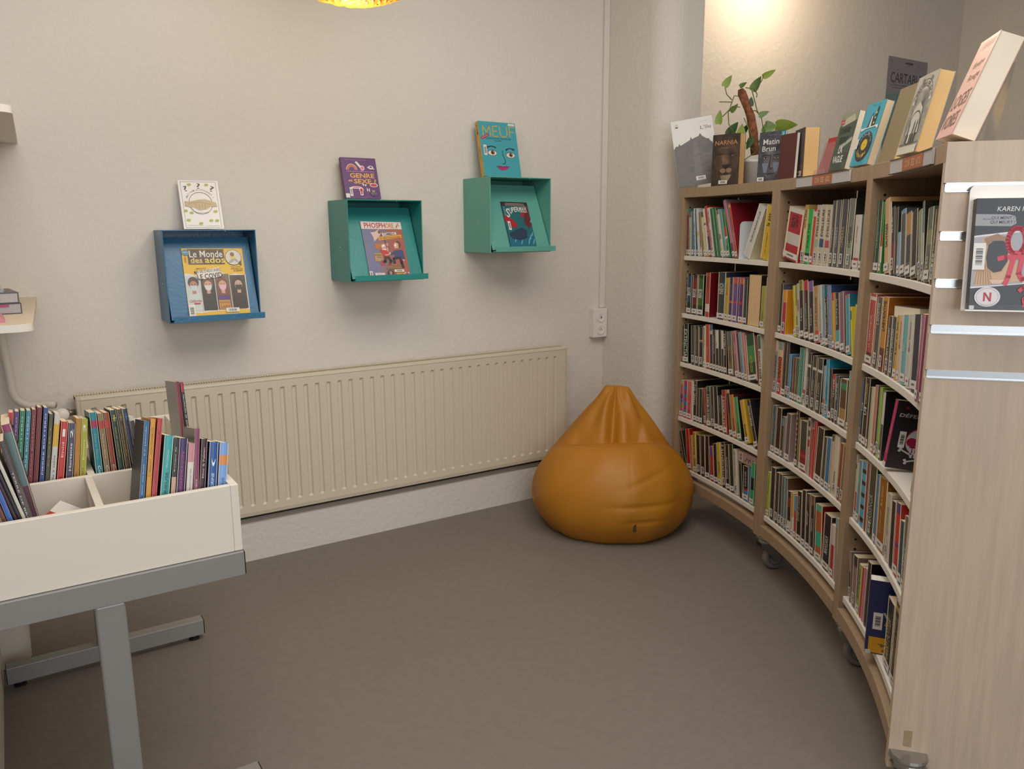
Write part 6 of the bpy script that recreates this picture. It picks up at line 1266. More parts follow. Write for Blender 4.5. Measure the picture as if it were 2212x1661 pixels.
# ---------------------------------------------------------------- bean bag
def bean_bag():
    c = Vector((2.315, 2.735, 0)); fx = Vector((.763, -.646, 0)); fy = Vector((.646, .763, 0))
    T = frame(c, fx, fy, (0, 0, 1))
    r = thing('bean_bag', 'mustard yellow leatherette bean bag slumped in the corner by the bookcase', 'bean bag', T)
    nu, nv = 300, 170
    th = np.linspace(0, 2 * np.pi, nu, endpoint=False); ph = np.linspace(-np.pi / 2, np.pi / 2, nv)
    TH, PH = np.meshgrid(th, ph)
    dx, dy, dz = np.cos(PH) * np.cos(TH), np.cos(PH) * np.sin(TH), np.sin(PH)
    o = np.array([.0, .03, .235])
    def smin(a, b_, k):
        hh = np.clip(.5 + .5 * (b_ - a) / k, 0, 1); return b_ * (1 - hh) + a * hh - k * hh * (1 - hh)
    def field(x, y, z):
        # seat lobe: fat at the bottom, rolled front edge at the top
        zz = np.clip(z, 0, 1)
        prof = .372 * (1 - np.clip((.17 - z) / .17, 0, 1) ** 2.4 * .22) * (1 - np.clip((z - .15) / .275, 0, 1) ** 2.3 * .46)
        ang = np.arctan2(y, x)
        rad = np.sqrt((x * 1.0) ** 2 + ((y) * 1.06) ** 2)
        wr = .0045 * np.sin(26 * z + 3 * np.sin(2 * ang + 1)) * np.clip(np.abs(np.cos(ang)) ** 3, 0, 1) * np.clip(1 - np.abs(z - .16) / .17, 0, 1)
        wr = wr + .004 * np.sin(ang * 5 + 7 * z) + .003 * np.sin(ang * 11 - 15 * z + 1.2)
        fold = -.007 * np.exp(-((z - .195 + .10 * (x - .10) ** 2) / .009) ** 2) * np.clip((x + .05) / .12, 0, 1) * np.clip((.30 - x) / .1, 0, 1) - .006 * np.exp(-((z - .125) / .008) ** 2) * np.clip((x - .02) / .1, 0, 1) * np.clip((.27 - x) / .1, 0, 1)
        fold = fold - .006 * np.exp(-((z - .30 - .3 * (x - .15)) / .012) ** 2) * np.clip((x) / .12, 0, 1) * np.clip((.30 - x) / .1, 0, 1)
        d1 = rad - prof - wr - fold * (y < 0)
        toplid = z - (.410 + .03 * x - .25 * np.clip(y + .12, 0, 1) - .20 * np.clip(-.20 - y, 0, 1) + .006 * np.sin(9 * x + 1))
        seat = np.maximum(d1, toplid)
        k = .035; hh = np.clip(.5 - .5 * (toplid - d1) / k, 0, 1); seat = d1 * hh + toplid * (1 - hh) + k * hh * (1 - hh)
        # back lobe: leaning cone rising behind the slot
        tz = np.clip((z - .12) / .515, 0, 1)
        rb = .375 * (1 - tz ** 1.12) ** .86 + .030 * (1 - tz) + .012
        xb, yb = x + .018 - .03 * tz, y - .085 - .045 * tz
        angb = np.arctan2(yb, xb)
        fr = np.clip(-yb / .12, 0, 1)
        pleat = .020 * tz * np.exp(-((xb + .045) / .030) ** 2) - .030 * np.exp(-((xb + .002) / .022) ** 2) * fr + .014 * np.exp(-((xb - .055) / .028) ** 2) - .012 * np.exp(-((xb - .12) / .02) ** 2) * fr + .009 * np.sin(angb * 9 + 1) * tz
        pleat = pleat - .018 * np.exp(-((xb + .16) / .03) ** 2) * fr * (1 - tz)
        back = np.sqrt(xb ** 2 + (yb * 1.45) ** 2) - rb - pleat * 1.5
        back = np.maximum(back, z - .632)
        f = smin(seat, back, .012)
        back_cut = np.sqrt(x ** 2 + y ** 2) - (.378 - .085 * np.clip((.15 - z) / .15, 0, 1) ** 1.8)
        return np.maximum(np.maximum(f, back_cut), -z + .0005)
    lo = np.full(TH.shape, .02); hi = np.full(TH.shape, .62)
    # first exit from inside along each ray
    ts = np.linspace(.05, .6, 140); first = np.full(TH.shape, .6); found = np.zeros(TH.shape, bool)
    prev = np.full(TH.shape, .05)
    for t in ts:
        f = field(o[0] + dx * t, o[1] + dy * t, o[2] + dz * t)
        hit = (f > 0) & ~found
        first[hit] = t; found |= hit
        prev = np.where(found, prev, t)
    lo, hi = prev, first
    for _ in range(14):
        m = (lo + hi) / 2; f = field(o[0] + dx * m, o[1] + dy * m, o[2] + dz * m)
        hi = np.where(f > 0, m, hi); lo = np.where(f > 0, lo, m)
    X, Y, Z = o[0] + dx * hi, o[1] + dy * hi, o[2] + dz * hi
    # vertical seam: a shallow stitched groove down the front
    sm = np.exp(-((X - (.075 + .10 * (.4 - Z) * .4)) / .0035) ** 2) * (Y < -.05) * (Z > .01)
    Y = Y + sm * .0035
    # keep clear of the bookcase and the walls
    WX = c.x + X * fx.x + Y * fy.x; WY = c.y + X * fx.y + Y * fy.y
    ddx, ddy = WX - AC.x, WY - AC.y; rr = np.sqrt(ddx ** 2 + ddy ** 2); aa = np.degrees(np.arctan2(ddy, ddx))
    lim = np.where(aa < -5, AR - .008, 9.0)
    sc = np.minimum(1, lim / rr); WX = AC.x + ddx * sc; WY = AC.y + ddy * sc
    WX = np.minimum(WX, 2.697); WY = np.minimum(WY, np.where(Z < .2, 3.21, 3.29))
    X = (WX - c.x) * fx.x + (WY - c.y) * fx.y; Y = (WX - c.x) * fy.x + (WY - c.y) * fy.y
    mb = MB()
    vs = list(zip(X[1:-1].ravel(), Y[1:-1].ravel(), Z[1:-1].ravel())) + [(X[0].mean(), Y[0].mean(), Z[0].mean()), (X[-1].mean(), Y[-1].mean(), Z[-1].mean())]
    n = nv - 2; fs = [(i * nu + k, i * nu + (k + 1) % nu, (i + 1) * nu + (k + 1) % nu, (i + 1) * nu + k) for i in range(n - 1) for k in range(nu)]
    b0, t0 = n * nu, n * nu + 1
    fs += [(b0, (k + 1) % nu, k) for k in range(nu)] + [(t0, (n - 1) * nu + k, (n - 1) * nu + (k + 1) % nu) for k in range(nu)]
    mb.add(vs, fs)
    body = mb.build('body', M('#ab6f10', .55, kind='leather'), r, smooth=True)
    s_ = body.modifiers.new('smooth', 'SMOOTH'); s_.iterations = 4; s_.factor = .5
    # little dark tag on the seam
    i = int(np.argmin((X - .098) ** 2 + (Z - .105) ** 2 + 10 * (Y > 0)))
    q = Vector((X.ravel()[i], Y.ravel()[i], Z.ravel()[i]))
    MB().box(-.006, .006, -.0045, .002, -.017, .017).build('fabric_tag', M('#33201a', .7), r, Matrix.Translation(q) @ Matrix.Rotation(R_(-8), 4, 'X'))
bean_bag()

# ---------------------------------------------------------------- book bin table
def bin_table():
    r = thing('book_bin_table', 'white laminate book bin on a grey steel frame with T shaped legs', 'book bin', Matrix.Translation((.13, 2.2, 0)))
    TI = Matrix.Translation((-.13, -2.2, 0))
    steel = M('#8f8d89', .38, metal=.25); lam = M('#ded6c8', .42); black = M('#1d1a19', .5); inner = M('#d8cfc0', .5)
    def put(mb, name, m, p=r, bevel=.0012): return mb.build(name, m, p, TI if p is r else None, bevel=bevel)
    for y, x0, x1, lx in ((1.778, -.155, .408, .096), (2.655, -.112, .455, .14)):
        put(MB().box(x0, x1, y, y + .040, .584, .641), 'top_beam', steel)
        put(MB().box(lx, lx + .059, y + .003, y + .037, .055, .5835), 'leg', steel, bevel=.004)
        f = put(MB().box(x0 + .004, x1 + .004, y, y + .042, .018, .070), 'foot', steel)
        for x in (x0 + .002, x1 + .004): put(MB().box(x, x + .003, y + .001, y + .041, .019, .069), 'end_cap', black, f, .001)
        for x in (x0 + .035, x1 - .026): put(MB().lathe([(.017, 0), (.017, .006), (.010, .010), (.006, .019)], 16, T=Matrix.Translation((x, y + .021, 0))), 'foot_pad', black, f, 0)
        for x in (x0 - .0025, x1): put(MB().box(x, x + .0025, y + .001, y + .039, .585, .640), 'end_cap', black, bevel=.001)
        put(MB().lathe([(.006, 0), (.006, .002), (.002, .003)], 12, T=Matrix.Translation((lx + .036, y + .0028, .098)) @ Matrix.Rotation(R_(90), 4, 'X')), 'bolt', black, bevel=0)
    put(MB().box(.10, .17, 1.816, 2.657, .60, .64), 'cross_rail', steel)
    z0, z1 = .642, .800
    put(MB().box(-.165, .390, 1.787, 1.803, z0, z1), 'front_board', lam)
    put(MB().box(.3902, .4080, 1.787, 2.62, z0, z1), 'side_board', lam)
    put(MB().box(-.1830, -.1652, 1.787, 2.62, z0, z1), 'side_board', lam)
    put(MB().box(-.165, .390, 2.604, 2.62, z0, z1), 'rear_board', lam)
    put(MB().box(-.165, .390, 2.044, 2.058, z0, z1), 'row_board', inner)
    put(MB().box(-.165, .390, 2.325, 2.339, z0, z1), 'row_board', inner)
    put(MB().box(.120, .136, 1.803, 2.044, z0 + .016, z1 - .001), 'divider', inner)
    put(MB().box(.128, .144, 2.058, 2.325, z0 + .016, z1 - .001), 'divider', inner)
    put(MB().box(-.165, .390, 1.803, 2.604, z0, z0 + .015), 'floor_board', inner)
bin_table()
def fill_bins():
    for row, x, y, z, L, roll, t, h, d, col, bands, cov, title, desc in [
(1, 0.1923, 1.812, 0.685, 10, 9.8, 0.0109, 0.2529, 0.15, '#2b5f8f', (), '#23283a', (('L ÉTRANGE', '#dfe3e6', 0.05, 0.28, 0.5, 'u'), ('BENOIT - JEAN MANINI', '#b9cbd8', 0.36, 0.62, 0.25, 'u'), ('E.P. JACOBS', '#9fb8cc', 0.7, 0.95, 0.3, 'u')), 'blue book leaning back with a navy cover'),
(1, 0.2059, 1.812, 0.685, 10, 9.7, 0.01, 0.2558, 0.15, '#d59433', (), None, (('T. BENOIT - VAN DORMAEL', '#8a5a1c', 0.5, 0.93, 0.3, 'u'), ('VA', '#2f2412', 0.1, 0.2, 0.5, 'u')), 'amber yellow book beside the blue one'),
(1, 0.2163, 1.812, 0.685, 10, 10.6, 0.0104, 0.2545, 0.15, '#b5353a', (), None, (('T. BENOIT - ETIENNE SCHREDER', '#8a2428', 0.4, 0.9, 0.25, 'u'), ('LA ', '#2a1416', 0.14, 0.28, 0.5, 'u')), 'red book beside the amber yellow one'),
(1, 0.2336, 1.812, 0.685, 10, 10.5, 0.0193, 0.2148, 0.144, '#37a3a3', (), '#1a1c1e', (('MYSTÉRIEUSE', '#173a40', 0.2, 0.62, 0.4, 'u'), ('Wrobleski', '#a9d6d2', 0.66, 0.85, 0.2, 'u')), 'wide turquoise book with dark capitals'),
(1, 0.2567, 1.812, 0.685, 10, 9.8, 0.0094, 0.2079, 0.141, '#232427', ((0.38, 0.58, '#c9a58f'),), None, (('Romans de', '#c9c6c2', 0.64, 0.9, 0.25, 'u'),), 'black book with a small photo low on its spine'),
(1, 0.2683, 1.812, 0.685, 10, 9.6, 0.0184, 0.2046, 0.139, '#3a2560', (), '#2a1c48', (('SNAPDRAGON', '#c23a4c', 0.42, 0.85, 0.25, 'u'),), 'deep purple book with red capitals'),
(1, 0.2902, 1.812, 0.685, 10, 9.1, 0.0131, 0.1915, 0.133, '#dcd2cb', ((0.78, 1, '#c98a94'),), None, (('la Gourmande', '#8f8a86', 0.35, 0.7, 0.25, 'u'), ('pas', '#2c2826', 0.2, 0.3, 0.4, 'u')), 'white book with pink swirls'),
(1, 0.3082, 1.812, 0.685, 10, 7.6, 0.0108, 0.2205, 0.146, '#84395f', (), '#8d8a84', (('PLANTE DES PIEDS', '#dcc9d2', 0.12, 0.48, 0.3, 'u'),), 'plum book with white lettering'),
(1, 0.3181, 1.812, 0.685, 10, 9.0, 0.0133, 0.197, 0.136, '#35121e', (), None, (('Elise & Fabien', '#c9a9a9', 0.55, 0.9, 0.3, 'u'),), 'dark maroon book with fine pale lettering'),
(1, 0.3358, 1.812, 0.685, 10, 9.1, 0.0199, 0.1874, 0.131, '#24579c', (), '#1c2c5c', (('MISS PEREGRINE', '#cfdcec', 0.18, 0.62, 0.3, 'u'), ('(', '#e6ecf2', 0.7, 0.8, 0.4, 'u')), 'bright blue book with white capitals'),
(1, 0.3588, 1.812, 0.685, 10, 9.0, 0.0198, 0.1831, 0.129, '#7ba3dc', ((0.72, 0.84, '#d98a4a'),), None, (('IN VERTIGE', '#3d5c8f', 0.2, 0.56, 0.28, 'u'),), 'light blue book with an orange emblem, at the right end'),
(1, 0.01, 1.815, 0.685, 6, -9.6, 0.0079, 0.2589, 0.15, '#4a4548', (), None, (('TERRE DE BRUME', '#c9c4c0', 0.25, 0.75, 0.35, 'd'),), 'grey book leaning steeply left with pale lettering'),
(1, 0.0113, 1.815, 0.685, 6, -13.7, 0.006, 0.2287, 0.15, '#cfc8bb', (), None, (), 'thin cream book leaning steeply left'),
(1, 0.0054, 1.815, 0.685, 6, -14.3, 0.006, 0.2203, 0.146, '#241f24', (), None, (('Le tour', '#b59a5a', 0.1, 0.3, 0.3, 'u'),), 'black book leaning steeply left'),
(1, -0.0012, 1.815, 0.685, 6, -14.4, 0.006, 0.2127, 0.143, '#3a1c26', (), None, (), 'dark maroon book leaning steeply left'),
(1, -0.0157, 1.815, 0.685, 6, -12.5, 0.0093, 0.2003, 0.137, '#3d64b0', (), None, (), 'royal blue book leaning steeply left'),
(3, 0.0064, 2.005, 0.685, 2, -8.0, 0.0187, 0.2639, 0.15, '#6f8a8c', ((0, 0.45, '#6a4a58'), (0.93, 1, '#9a4a70')), '#5a4a50', (), 'thick teal and mauve painted book leaning left'),
(1, -0.024, 1.815, 0.685, 6, -13.0, 0.0076, 0.1954, 0.135, '#6a3c2c', (), None, (), 'brown book leaning left at the frame edge'),
(2, -0.0724, 2.072, 0.685, 8, 9.5, 0.0075, 0.2381, 0.15, '#b58a5a', (), None, (), 'tan paperback at the far left'),
(2, -0.063, 2.072, 0.685, 8, 9.3, 0.0071, 0.2405, 0.15, '#a8784c', (), None, (), 'reddish tan paperback near the left end'),
(2, -0.0538, 2.072, 0.685, 8, 9.0, 0.01, 0.2583, 0.15, '#b3202a', (), None, (('PIERRE BOTTERO', '#d98a84', 0.5, 0.95, 0.3, 'u'),), 'red book with small white lettering'),
(2, -0.0416, 2.072, 0.685, 8, 9.0, 0.009, 0.2592, 0.15, '#553070', (), None, (('PIERRE BOTTERO', '#b9a0c8', 0.4, 0.95, 0.3, 'u'),), 'violet book with small white lettering'),
(2, -0.0305, 2.072, 0.685, 8, 9.0, 0.01, 0.2593, 0.15, '#1f7a58', (), None, (('PIERRE BOTTERO', '#a5d2bf', 0.4, 0.95, 0.3, 'u'),), 'emerald book with small white lettering'),
(2, -0.0183, 2.072, 0.685, 8, 9.0, 0.0095, 0.2582, 0.15, '#3d8094', (), None, (('PIERRE BOTTERO', '#b5d6de', 0.4, 0.95, 0.3, 'u'),), 'steel teal book with small white lettering'),
(2, -0.0071, 2.072, 0.685, 8, 9.0, 0.0089, 0.2593, 0.15, '#762834', (), None, (('PIERRE BOTTERO', '#b06a72', 0.4, 0.95, 0.3, 'u'),), 'wine red book, left of two'),
(2, 0.0037, 2.072, 0.685, 8, 9.0, 0.0093, 0.2628, 0.15, '#702430', (), None, (('ELLANA', '#a8626c', 0.05, 0.2, 0.3, 'u'),), 'wine red book, right of two'),
(2, 0.0156, 2.072, 0.685, 8, 9.2, 0.0094, 0.2607, 0.15, '#2b447e', (), None, (('PIERRE BOTTERO', '#c9d3e6', 0.4, 0.95, 0.3, 'u'), ('L 7', '#b5c2dc', 0.08, 0.2, 0.3, 'u')), 'cobalt blue book with white lettering'),
(2, 0.0272, 2.072, 0.685, 8, 9.3, 0.0081, 0.2448, 0.15, '#4c4c34', (), None, (('FORT', '#8a8a62', 0.5, 0.9, 0.3, 'u'),), 'olive brown book'),
(2, 0.0362, 2.072, 0.685, 8, 9.8, 0.0114, 0.2444, 0.15, '#c9c6c0', ((0.68, 0.9, '#d6a92c'),), None, (('13', '#8a5a14', 0.72, 0.84, 0.6, 'h'), ('à table à table à table', '#5c5854', 0.06, 0.6, 0.3, 'u')), 'white book with a yellow block and number'),
(2, 0.0501, 2.072, 0.685, 8, 10.0, 0.0144, 0.2234, 0.148, '#bf2d28', (), None, (('1', '#e6dcd6', 0.84, 0.92, 0.4, 'u'), ('Enid', '#e3c4ba', 0.62, 0.78, 0.3, 'u'), ('QUATRE SOEURS', '#7a1c18', 0.05, 0.42, 0.35, 'u')), 'bright red book numbered one'),
(2, 0.0706, 2.072, 0.685, 8, 8.7, 0.015, 0.2173, 0.145, '#454258', (), None, (('2', '#e6e2e0', 0.84, 0.93, 0.4, 'u'), ('Hortense', '#dcd8dc', 0.48, 0.78, 0.32, 'u'), ('QUATRE SOEURS', '#7a4a60', 0.05, 0.42, 0.35, 'u')), 'slate violet book numbered two'),
(2, 0.0883, 2.072, 0.685, 8, 8.2, 0.0105, 0.226, 0.149, '#b57a1c', (), None, (('QUATRE SOEURS', '#8a5a14', 0.05, 0.45, 0.35, 'u'),), 'ochre book beside the slate violet one'),
(2, 0.1011, 2.072, 0.685, 8, 7.8, 0.0131, 0.2231, 0.148, '#a3a420', (), None, (('3', '#e6e4d0', 0.86, 0.94, 0.4, 'u'), ('Bettina', '#d3d48a', 0.56, 0.78, 0.3, 'u'), ('QUATRE SOEURS', '#8a5a1c', 0.05, 0.48, 0.35, 'u')), 'lime green book numbered three'),
(2, 0.1472, 2.072, 0.685, 8, 0.3, 0.0154, 0.2347, 0.15, '#157a86', ((0.84, 0.92, '#9c2248'),), None, (('Coeur Collège', '#dfe6e4', 0.06, 0.45, 0.5, 'd'), ('Dana et Marie', '#5aa5ae', 0.52, 0.78, 0.3, 'd')), 'teal book with white script leaning left'),
(2, 0.1667, 2.072, 0.685, 8, -0.3, 0.0124, 0.2305, 0.15, '#8a7050', ((0.84, 0.92, '#b03028'),), None, (('Coeur Collège', '#e0d6c4', 0.06, 0.45, 0.5, 'd'), ('Dana et Marie', '#c9b592', 0.52, 0.78, 0.3, 'd')), 'khaki brown book with white script leaning left'),
(2, 0.1824, 2.072, 0.685, 8, -0.9, 0.0121, 0.2307, 0.15, '#8a3c24', ((0.84, 0.92, '#b52c26'),), None, (('Coeur Collège', '#e0cfc0', 0.06, 0.45, 0.5, 'd'),), 'rust book with white script leaning left'),
(2, 0.1996, 2.072, 0.685, 8, -1.5, 0.0138, 0.2351, 0.15, '#26392e', (), None, (('*', '#c9b23a', 0.88, 0.95, 0.5, 'u'), ('SOEURS SORCIÈRES', '#a59a3c', 0.5, 0.82, 0.25, 'd')), 'dark green book with a gold star leaning left'),
(2, 0.2159, 2.072, 0.685, 8, -1.8, 0.0125, 0.2352, 0.15, '#4a3a22', (), None, (('*', '#8a7a4a', 0.88, 0.95, 0.5, 'u'), ('SOEURS SORCIÈRES', '#a08a4a', 0.5, 0.82, 0.25, 'd')), 'bronze brown book with a star leaning left'),
(2, 0.2331, 2.072, 0.685, 8, -3.1, 0.0118, 0.2351, 0.15, '#1f2c4a', (), None, (('*', '#4a70a5', 0.88, 0.95, 0.5, 'u'), ('SOEURS SORCIÈRES', '#5a5a72', 0.5, 0.82, 0.25, 'd')), 'midnight blue book with a star leaning left'),
(2, 0.2521, 2.072, 0.685, 8, -5.1, 0.0104, 0.2157, 0.144, '#d3cdc4', ((0.6, 0.95, '#4a4644'),), None, (), 'white book with black ink drawing behind the midnight blue one'),
(2, 0.3481, 2.072, 0.7186, 8, -0.4, 0.0095, 0.255, 0.15, '#7a2233', ((0.2, 0.42, '#17110f'),), '#b5b1aa', (), 'tall thin wine red book with a pale grey cover'),
(2, 0.3615, 2.072, 0.7159, 8, -0.7, 0.0075, 0.255, 0.15, '#1d1a1e', ((0.9, 1, '#9a2a40'),), '#a8a49e', (('QUAND JE SERAI', '#d6d2ce', 0.5, 0.88, 0.4, 'd'),), 'tall thin black book with white lettering')]:
        rs = math.sin(R_(roll))
        T = Matrix.Translation((x + t / 2, y, z + t / 2 * abs(rs) + d * math.sin(R_(L)))) @ Matrix.Rotation(R_(-L), 4, 'X') @ Matrix.Rotation(R_(roll), 4, 'Y')
        title = tuple(t_ for t_ in title if t_[5] != 'h'); 
        make_book('book', T, t, h, d, col, bands, cov, title, None, desc + (', near row of the bin' if row != 2 else ', far row of the bin'), 'books in the white bin')
fill_bins()
def bin_extras():
    r = thing('book', 'red glossy paperback with tan pages lying tilted in the near left compartment of the bin', 'book', frame((.045, 1.87, .722), (.80, -.30, .0), (.30, .80, .0), (0, 0, 1)) @ Matrix.Rotation(R_(28), 4, 'Y'))
    MB().box(-.05, .055, 0, .15, 0, .0008).box(-.05, .055, 0, .15, .0262, .027).box(.0542, .055, 0, .15, .0008, .0262).build('cover', P('#a82a2c', .2), r)
    MB().box(-.049, .054, .001, .149, .001, .026).build('page_block', PAGE, r)
    sp = Print(.105, .15); sp.rect(0, 0, 1, 1, '#b02c30'); sp.rect(0, .45, 1, 1, '#dcd6ce'); sp.disc(.5, .42, .2, .2, '#d9d2cc'); sp.disc(.5, .4, .1, .1, '#a02428'); sp.build('front_print', r, Matrix.Translation((-.05, 0, .0272)), .2)
    tag(MB().box(.2790, .3420, 2.064, 2.0665, .665, .86).build('divider_card', M('#a49d94', .5)), 'grey divider card standing behind the near right row of the bin', 'divider')
bin_extras()

# ---------------------------------------------------------------- shelf boards at the left edge
def wall_boards():
    m = M('#d3c3ab', .5); e = M('#dfd8cc', .5)
    for z0, z1, y0, xr, name, lab in ((1.114, 1.1342, 2.355, .064, 'wall_shelf', 'beige shelf board with rounded corner holding books, lower of two at the left edge'), (1.6595, 1.679, 2.44, .078, 'wall_shelf', 'white shelf board seen from below, upper of two at the left edge')):
        o = thing(name, lab, 'shelf', Matrix.Translation((-.3, 2.9, z0)))
        rr = .035
        out = [(-.7, y0 + .0), (xr - rr, y0)] + [(xr - rr + rr * math.sin(R_(a)), y0 + rr - rr * math.cos(R_(a))) for a in range(0, 91, 15)] + [(.108, 3.2985), (-.7, 3.2985)]
        out = [(x + .3, y - 2.9) for x, y in out]
        MB().prism(out, 0, z1 - z0).build('board', [e if z0 > 1.4 else m], o, bevel=.0015)
        ed = [(x, y) for x, y in out[:9]]
        eb = MB(); n = len(ed)
        vs = [(x, y - .0006, .0004) for x, y in ed] + [(x, y - .0006, z1 - z0 - .0004) for x, y in ed]
        eb.add(vs, [(i, i + 1, n + i + 1, n + i) for i in range(n - 1)]); eb.build('edge_band', e, o)
        if z0 > 1.4:
            MB().box(-.35, .350, .32, .3985, -.020, -.0005).build('batten', M('#8f857a', .6), o, bevel=.004)
        else:
            MB().box(-.35, .250, .37, .3985, -.022, -.0005).build('batten', e, o, bevel=.004)
    def flat(x1, y0, z, w, d, t, col, edge, label, yaw=0, band=None):
        T = Matrix.Translation((x1, y0, z)) @ Matrix.Rotation(R_(yaw), 4, 'Z')
        o = thing('book', label, 'book', T, 'books on the left wall shelf')
        MB().box(-w, 0, 0, d, 0, .002).box(-w, 0, 0, d, t - .002, t).box(-.002, 0, 0, d, .002, t - .002).build('cover', P(col, .3), o)
        MB().box(-w, -.0022, .001, d - .002, .0022, t - .0022).build('page_block', M(edge, .8, kind='pages'), o)
        if band: MB().box(-w, -.03, -.0004, 0, t - .0095, t - .0022).build('colour_band', P(band), o)
        MB().box(.0004, .0016, 0, d, 0, t).build('clear_jacket', M('#e6e9ea', .05, kind='clear'), o)
    flat(.048, 2.66, 1.1346, .22, .20, .030, '#3a2a34', '#a8a2a4', 'dark covered book lying in clear film, lower of the stack on the left shelf', 4, '#a83a72')
    flat(.044, 2.66, 1.1652, .22, .20, .030, '#33282e', '#b0aaa8', 'dark covered book lying in clear film, upper of the stack on the left shelf', 6)
    # leaning pink book
    lean = R_(-30)
    T = Matrix.Translation((.004, 2.42, 1.1352)) @ Matrix.Rotation(lean, 4, 'Y')
    o = thing('book', 'pink book leaning left at the front of the left shelf', 'book', T, 'books on the left wall shelf')
    MB().box(-.026, -.025, 0, .14, 0, .19).box(-.001, 0, 0, .14, 0, .19).box(-.025, -.001, 0, .001, 0, .19).build('cover', P('#c97f88'), o)
    MB().box(-.0249, -.0011, .001, .138, .001, .189).build('page_block', PAGEW, o)
    sp = Print(.026, .19); sp.text('Glénat', .5, .2, 1.5, '#e6d3d3', .055, rot=-90, bold=.03); sp.build('spine_print', o, Matrix.Translation((-.026, -.0002, 0)) @ Matrix.Rotation(R_(90), 4, 'X'))
    # blue book in film on the stack, leaning
    T = Matrix.Translation((.010, 2.67, 1.1960)) @ Matrix.Rotation(R_(-38), 4, 'Y')
    o = thing('book', 'grey and blue glossy book in clear film leaning on top of the stack', 'book', T, 'books on the left wall shelf')
    MB().box(-.012, 0, 0, .15, 0, .012).box(-.012, 0, 0, .15, .040, .20).build('cover', P('#8f9096', .15), o)
    MB().box(-.0122, .0002, -.0002, .1502, .012, .040).build('blue_foot', P('#3a4f78', .15), o)
    MB().box(.0008, .0016, 0, .15, 0, .022).build('clear_jacket', M('#e6e9ea', .05, kind='clear'), o)
wall_boards()

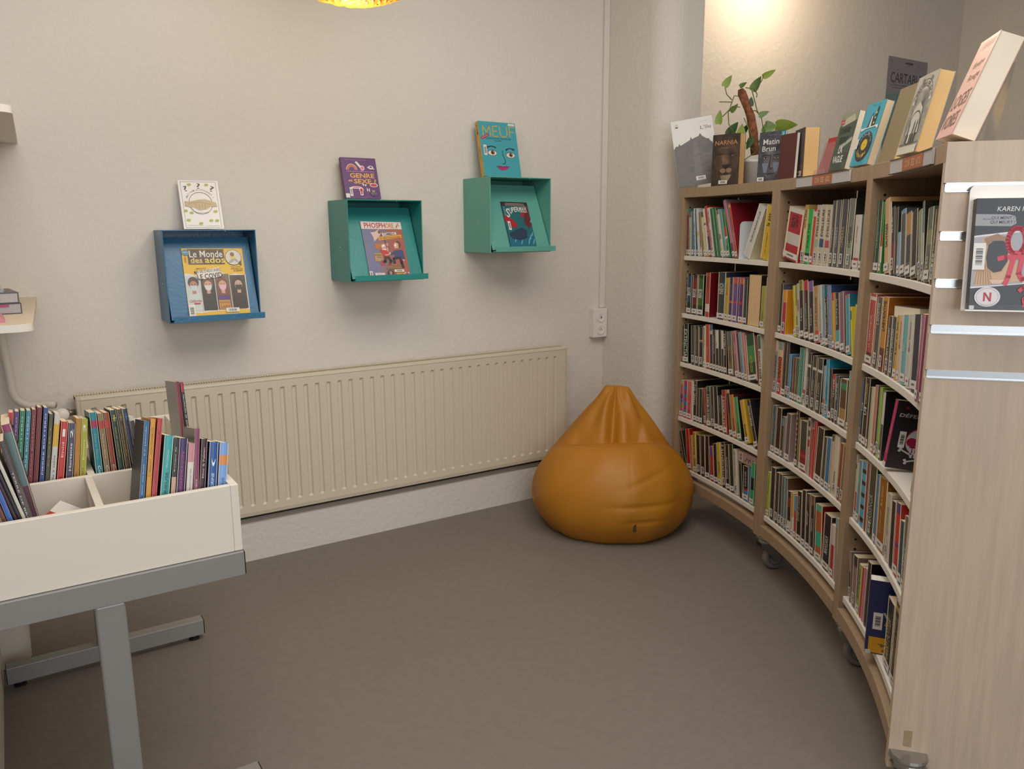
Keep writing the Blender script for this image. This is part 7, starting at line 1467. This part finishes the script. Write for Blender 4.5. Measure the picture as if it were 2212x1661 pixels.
# ---------------------------------------------------------------- plant on the bookcase
def plant():
    c = ac(-12.6, AR + .215, TOP + .0006)
    r = thing('potted_plant', 'climbing pothos on a brown moss pole in a pot on the bookcase top', 'plant', Matrix.Translation(c))
    MB().lathe([(.045, 0), (.058, .10), (.062, .102), (.062, .112), (.056, .112), (.054, .10), (.01, .095)], 28).build('pot', M('#c9c6c0', .4), r, smooth=True)
    view = Vector((c.x, c.y, 0)).normalized(); rt = Vector((view.y, -view.x, 0)); up = Vector((0, 0, 1))
    def at(px, py, depth=0.0):         # picture-plane offsets measured in metres around the pot
        return rt * px + up * py + view * depth
    k = 4.745; m = 3.66 / 1712.0
    bx, by = 745, 1400                 # pot foot in the crop
    def q(x, y, depth=0.0): return at((x - bx) / k * m + .0, (by - y) / k * m - .012 * 0, depth)
    pole = [q(760, 1100, 0), q(735, 900, 0), q(700, 740, 0), q(650, 620, 0), q(610, 530, 0), q(595, 492, 0)]
    MB().tube(pole, [.018, .019, .0185, .0175, .0185, .012], 14).build('moss_pole', M('#7a4a2e', .95, kind='moss'), r, smooth=True)
    st = MB()
    stems = [[(610, 560), (540, 545), (515, 620), (490, 700), (500, 800), (560, 900)], [(520, 580), (470, 530), (452, 470)], [(520, 610), (450, 606), (405, 604)],
             [(640, 480), (720, 490), (750, 540), (745, 565)], [(700, 500), (730, 600), (760, 700), (800, 760), (820, 860)], [(745, 500), (790, 420), (795, 380)],
             [(600, 655), (530, 640), (440, 730)], [(700, 690), (745, 690), (770, 720)], [(760, 1050), (700, 880), (640, 760)], [(760, 1050), (820, 900), (850, 800)], [(760, 1050), (900, 900), (980, 850)],
             [(760, 1080), (640, 960), (560, 930)], [(780, 1060), (900, 960), (1040, 965)], [(770, 1080), (950, 1150), (1040, 1190)], [(760, 1080), (660, 1150), (600, 1230)], [(600, 1200), (600, 1300), (620, 1370)], [(1030, 1200), (1045, 1280), (1030, 1370)]]
    for i, s in enumerate(stems):
        pts = [q(x, y, .02 * math.sin(i * 2.1 + j * .5)) for j, (x, y) in enumerate(s)]
        st.tube(pts, .0022, 6)
    st.v = [(x, y, max(z, .003)) for x, y, z in st.v]
    st.build('stems', M('#5f6b2a', .6), r, smooth=True)
    lf = MB()
    leaves = [(475, 410, 118, 35, 0), (740, 430, 140, 30, 1), (850, 368, 120, 65, 0), (620, 465, 70, 60, 1), (697, 600, 85, 0, 2), (545, 648, 95, 45, 1), (412, 745, 125, 4, 0), (820, 730, 95, 70, 1),
              (895, 825, 120, 110, 1), (1035, 832, 190, 88, 0), (895, 868, 110, 70, 1), (620, 900, 165, 5, 0), (540, 840, 150, 35, 2), (575, 985, 185, 150, 2), (600, 1060, 120, 60, 2), (1056, 968, 70, 90, 2),
              (632, 1130, 120, -10, 0), (590, 1215, 125, 30, 1), (1036, 1180, 80, 10, 1), (1040, 1250, 110, 170, 1), (622, 1370, 150, 10, 2), (1030, 1350, 90, 20, 1), (830, 860, 70, 10, 1), (660, 840, 90, 30, 2), (960, 1010, 90, 150, 1), (700, 1010, 110, 200, 2)]
    for i, (x, y, s, rot, tone) in enumerate(leaves):
        L = s / k * m * 1.05
        p0 = q(x, y, .045 * math.sin(i * 1.7) - (.0 if y < 900 else .02))
        a = R_(rot); dr = rt * math.sin(a) + up * math.cos(a); sd = rt * math.cos(a) - up * math.sin(a)
        yaw = R_(28 * math.sin(i * 2.3)); sd = (sd * math.cos(yaw) + view * math.sin(yaw)).normalized(); nn = dr.cross(sd).normalized()
        out = [(-.50, 0), (-.56, .20), (-.42, .36), (-.10, .34), (.22, .22), (.50, 0)]
        ring = []
        for t_, hw in out: ring.append((t_, hw))
        vs = []
        for t_, hw in ring:
            for sgn in (-1, 0, 1):
                tt = t_ + (.12 if sgn == 0 and t_ < -.4 else 0)
                bend = -.10 * (t_ + .3) ** 2 + .10 * hw * abs(sgn)
                vs.append(p0 + dr * (tt * L) + sd * (hw * sgn * L * .85) + nn * (bend * L))
        fs = []
        for j in range(len(ring) - 1):
            for s2 in range(2): fs.append((j * 3 + s2, j * 3 + s2 + 1, (j + 1) * 3 + s2 + 1, (j + 1) * 3 + s2))
        lf.add(vs, fs, tone)
    lf.v = [(x, y, max(z, .004)) for x, y, z in lf.v]
    lo = lf.build('leaves', [M('#7c8f35', .45, kind='leaf'), M('#55702a', .45, kind='leaf'), M('#33512a', .45, kind='leaf')], r, smooth=True)
    lo.modifiers.new('sub', 'SUBSURF').render_levels = 1
plant()
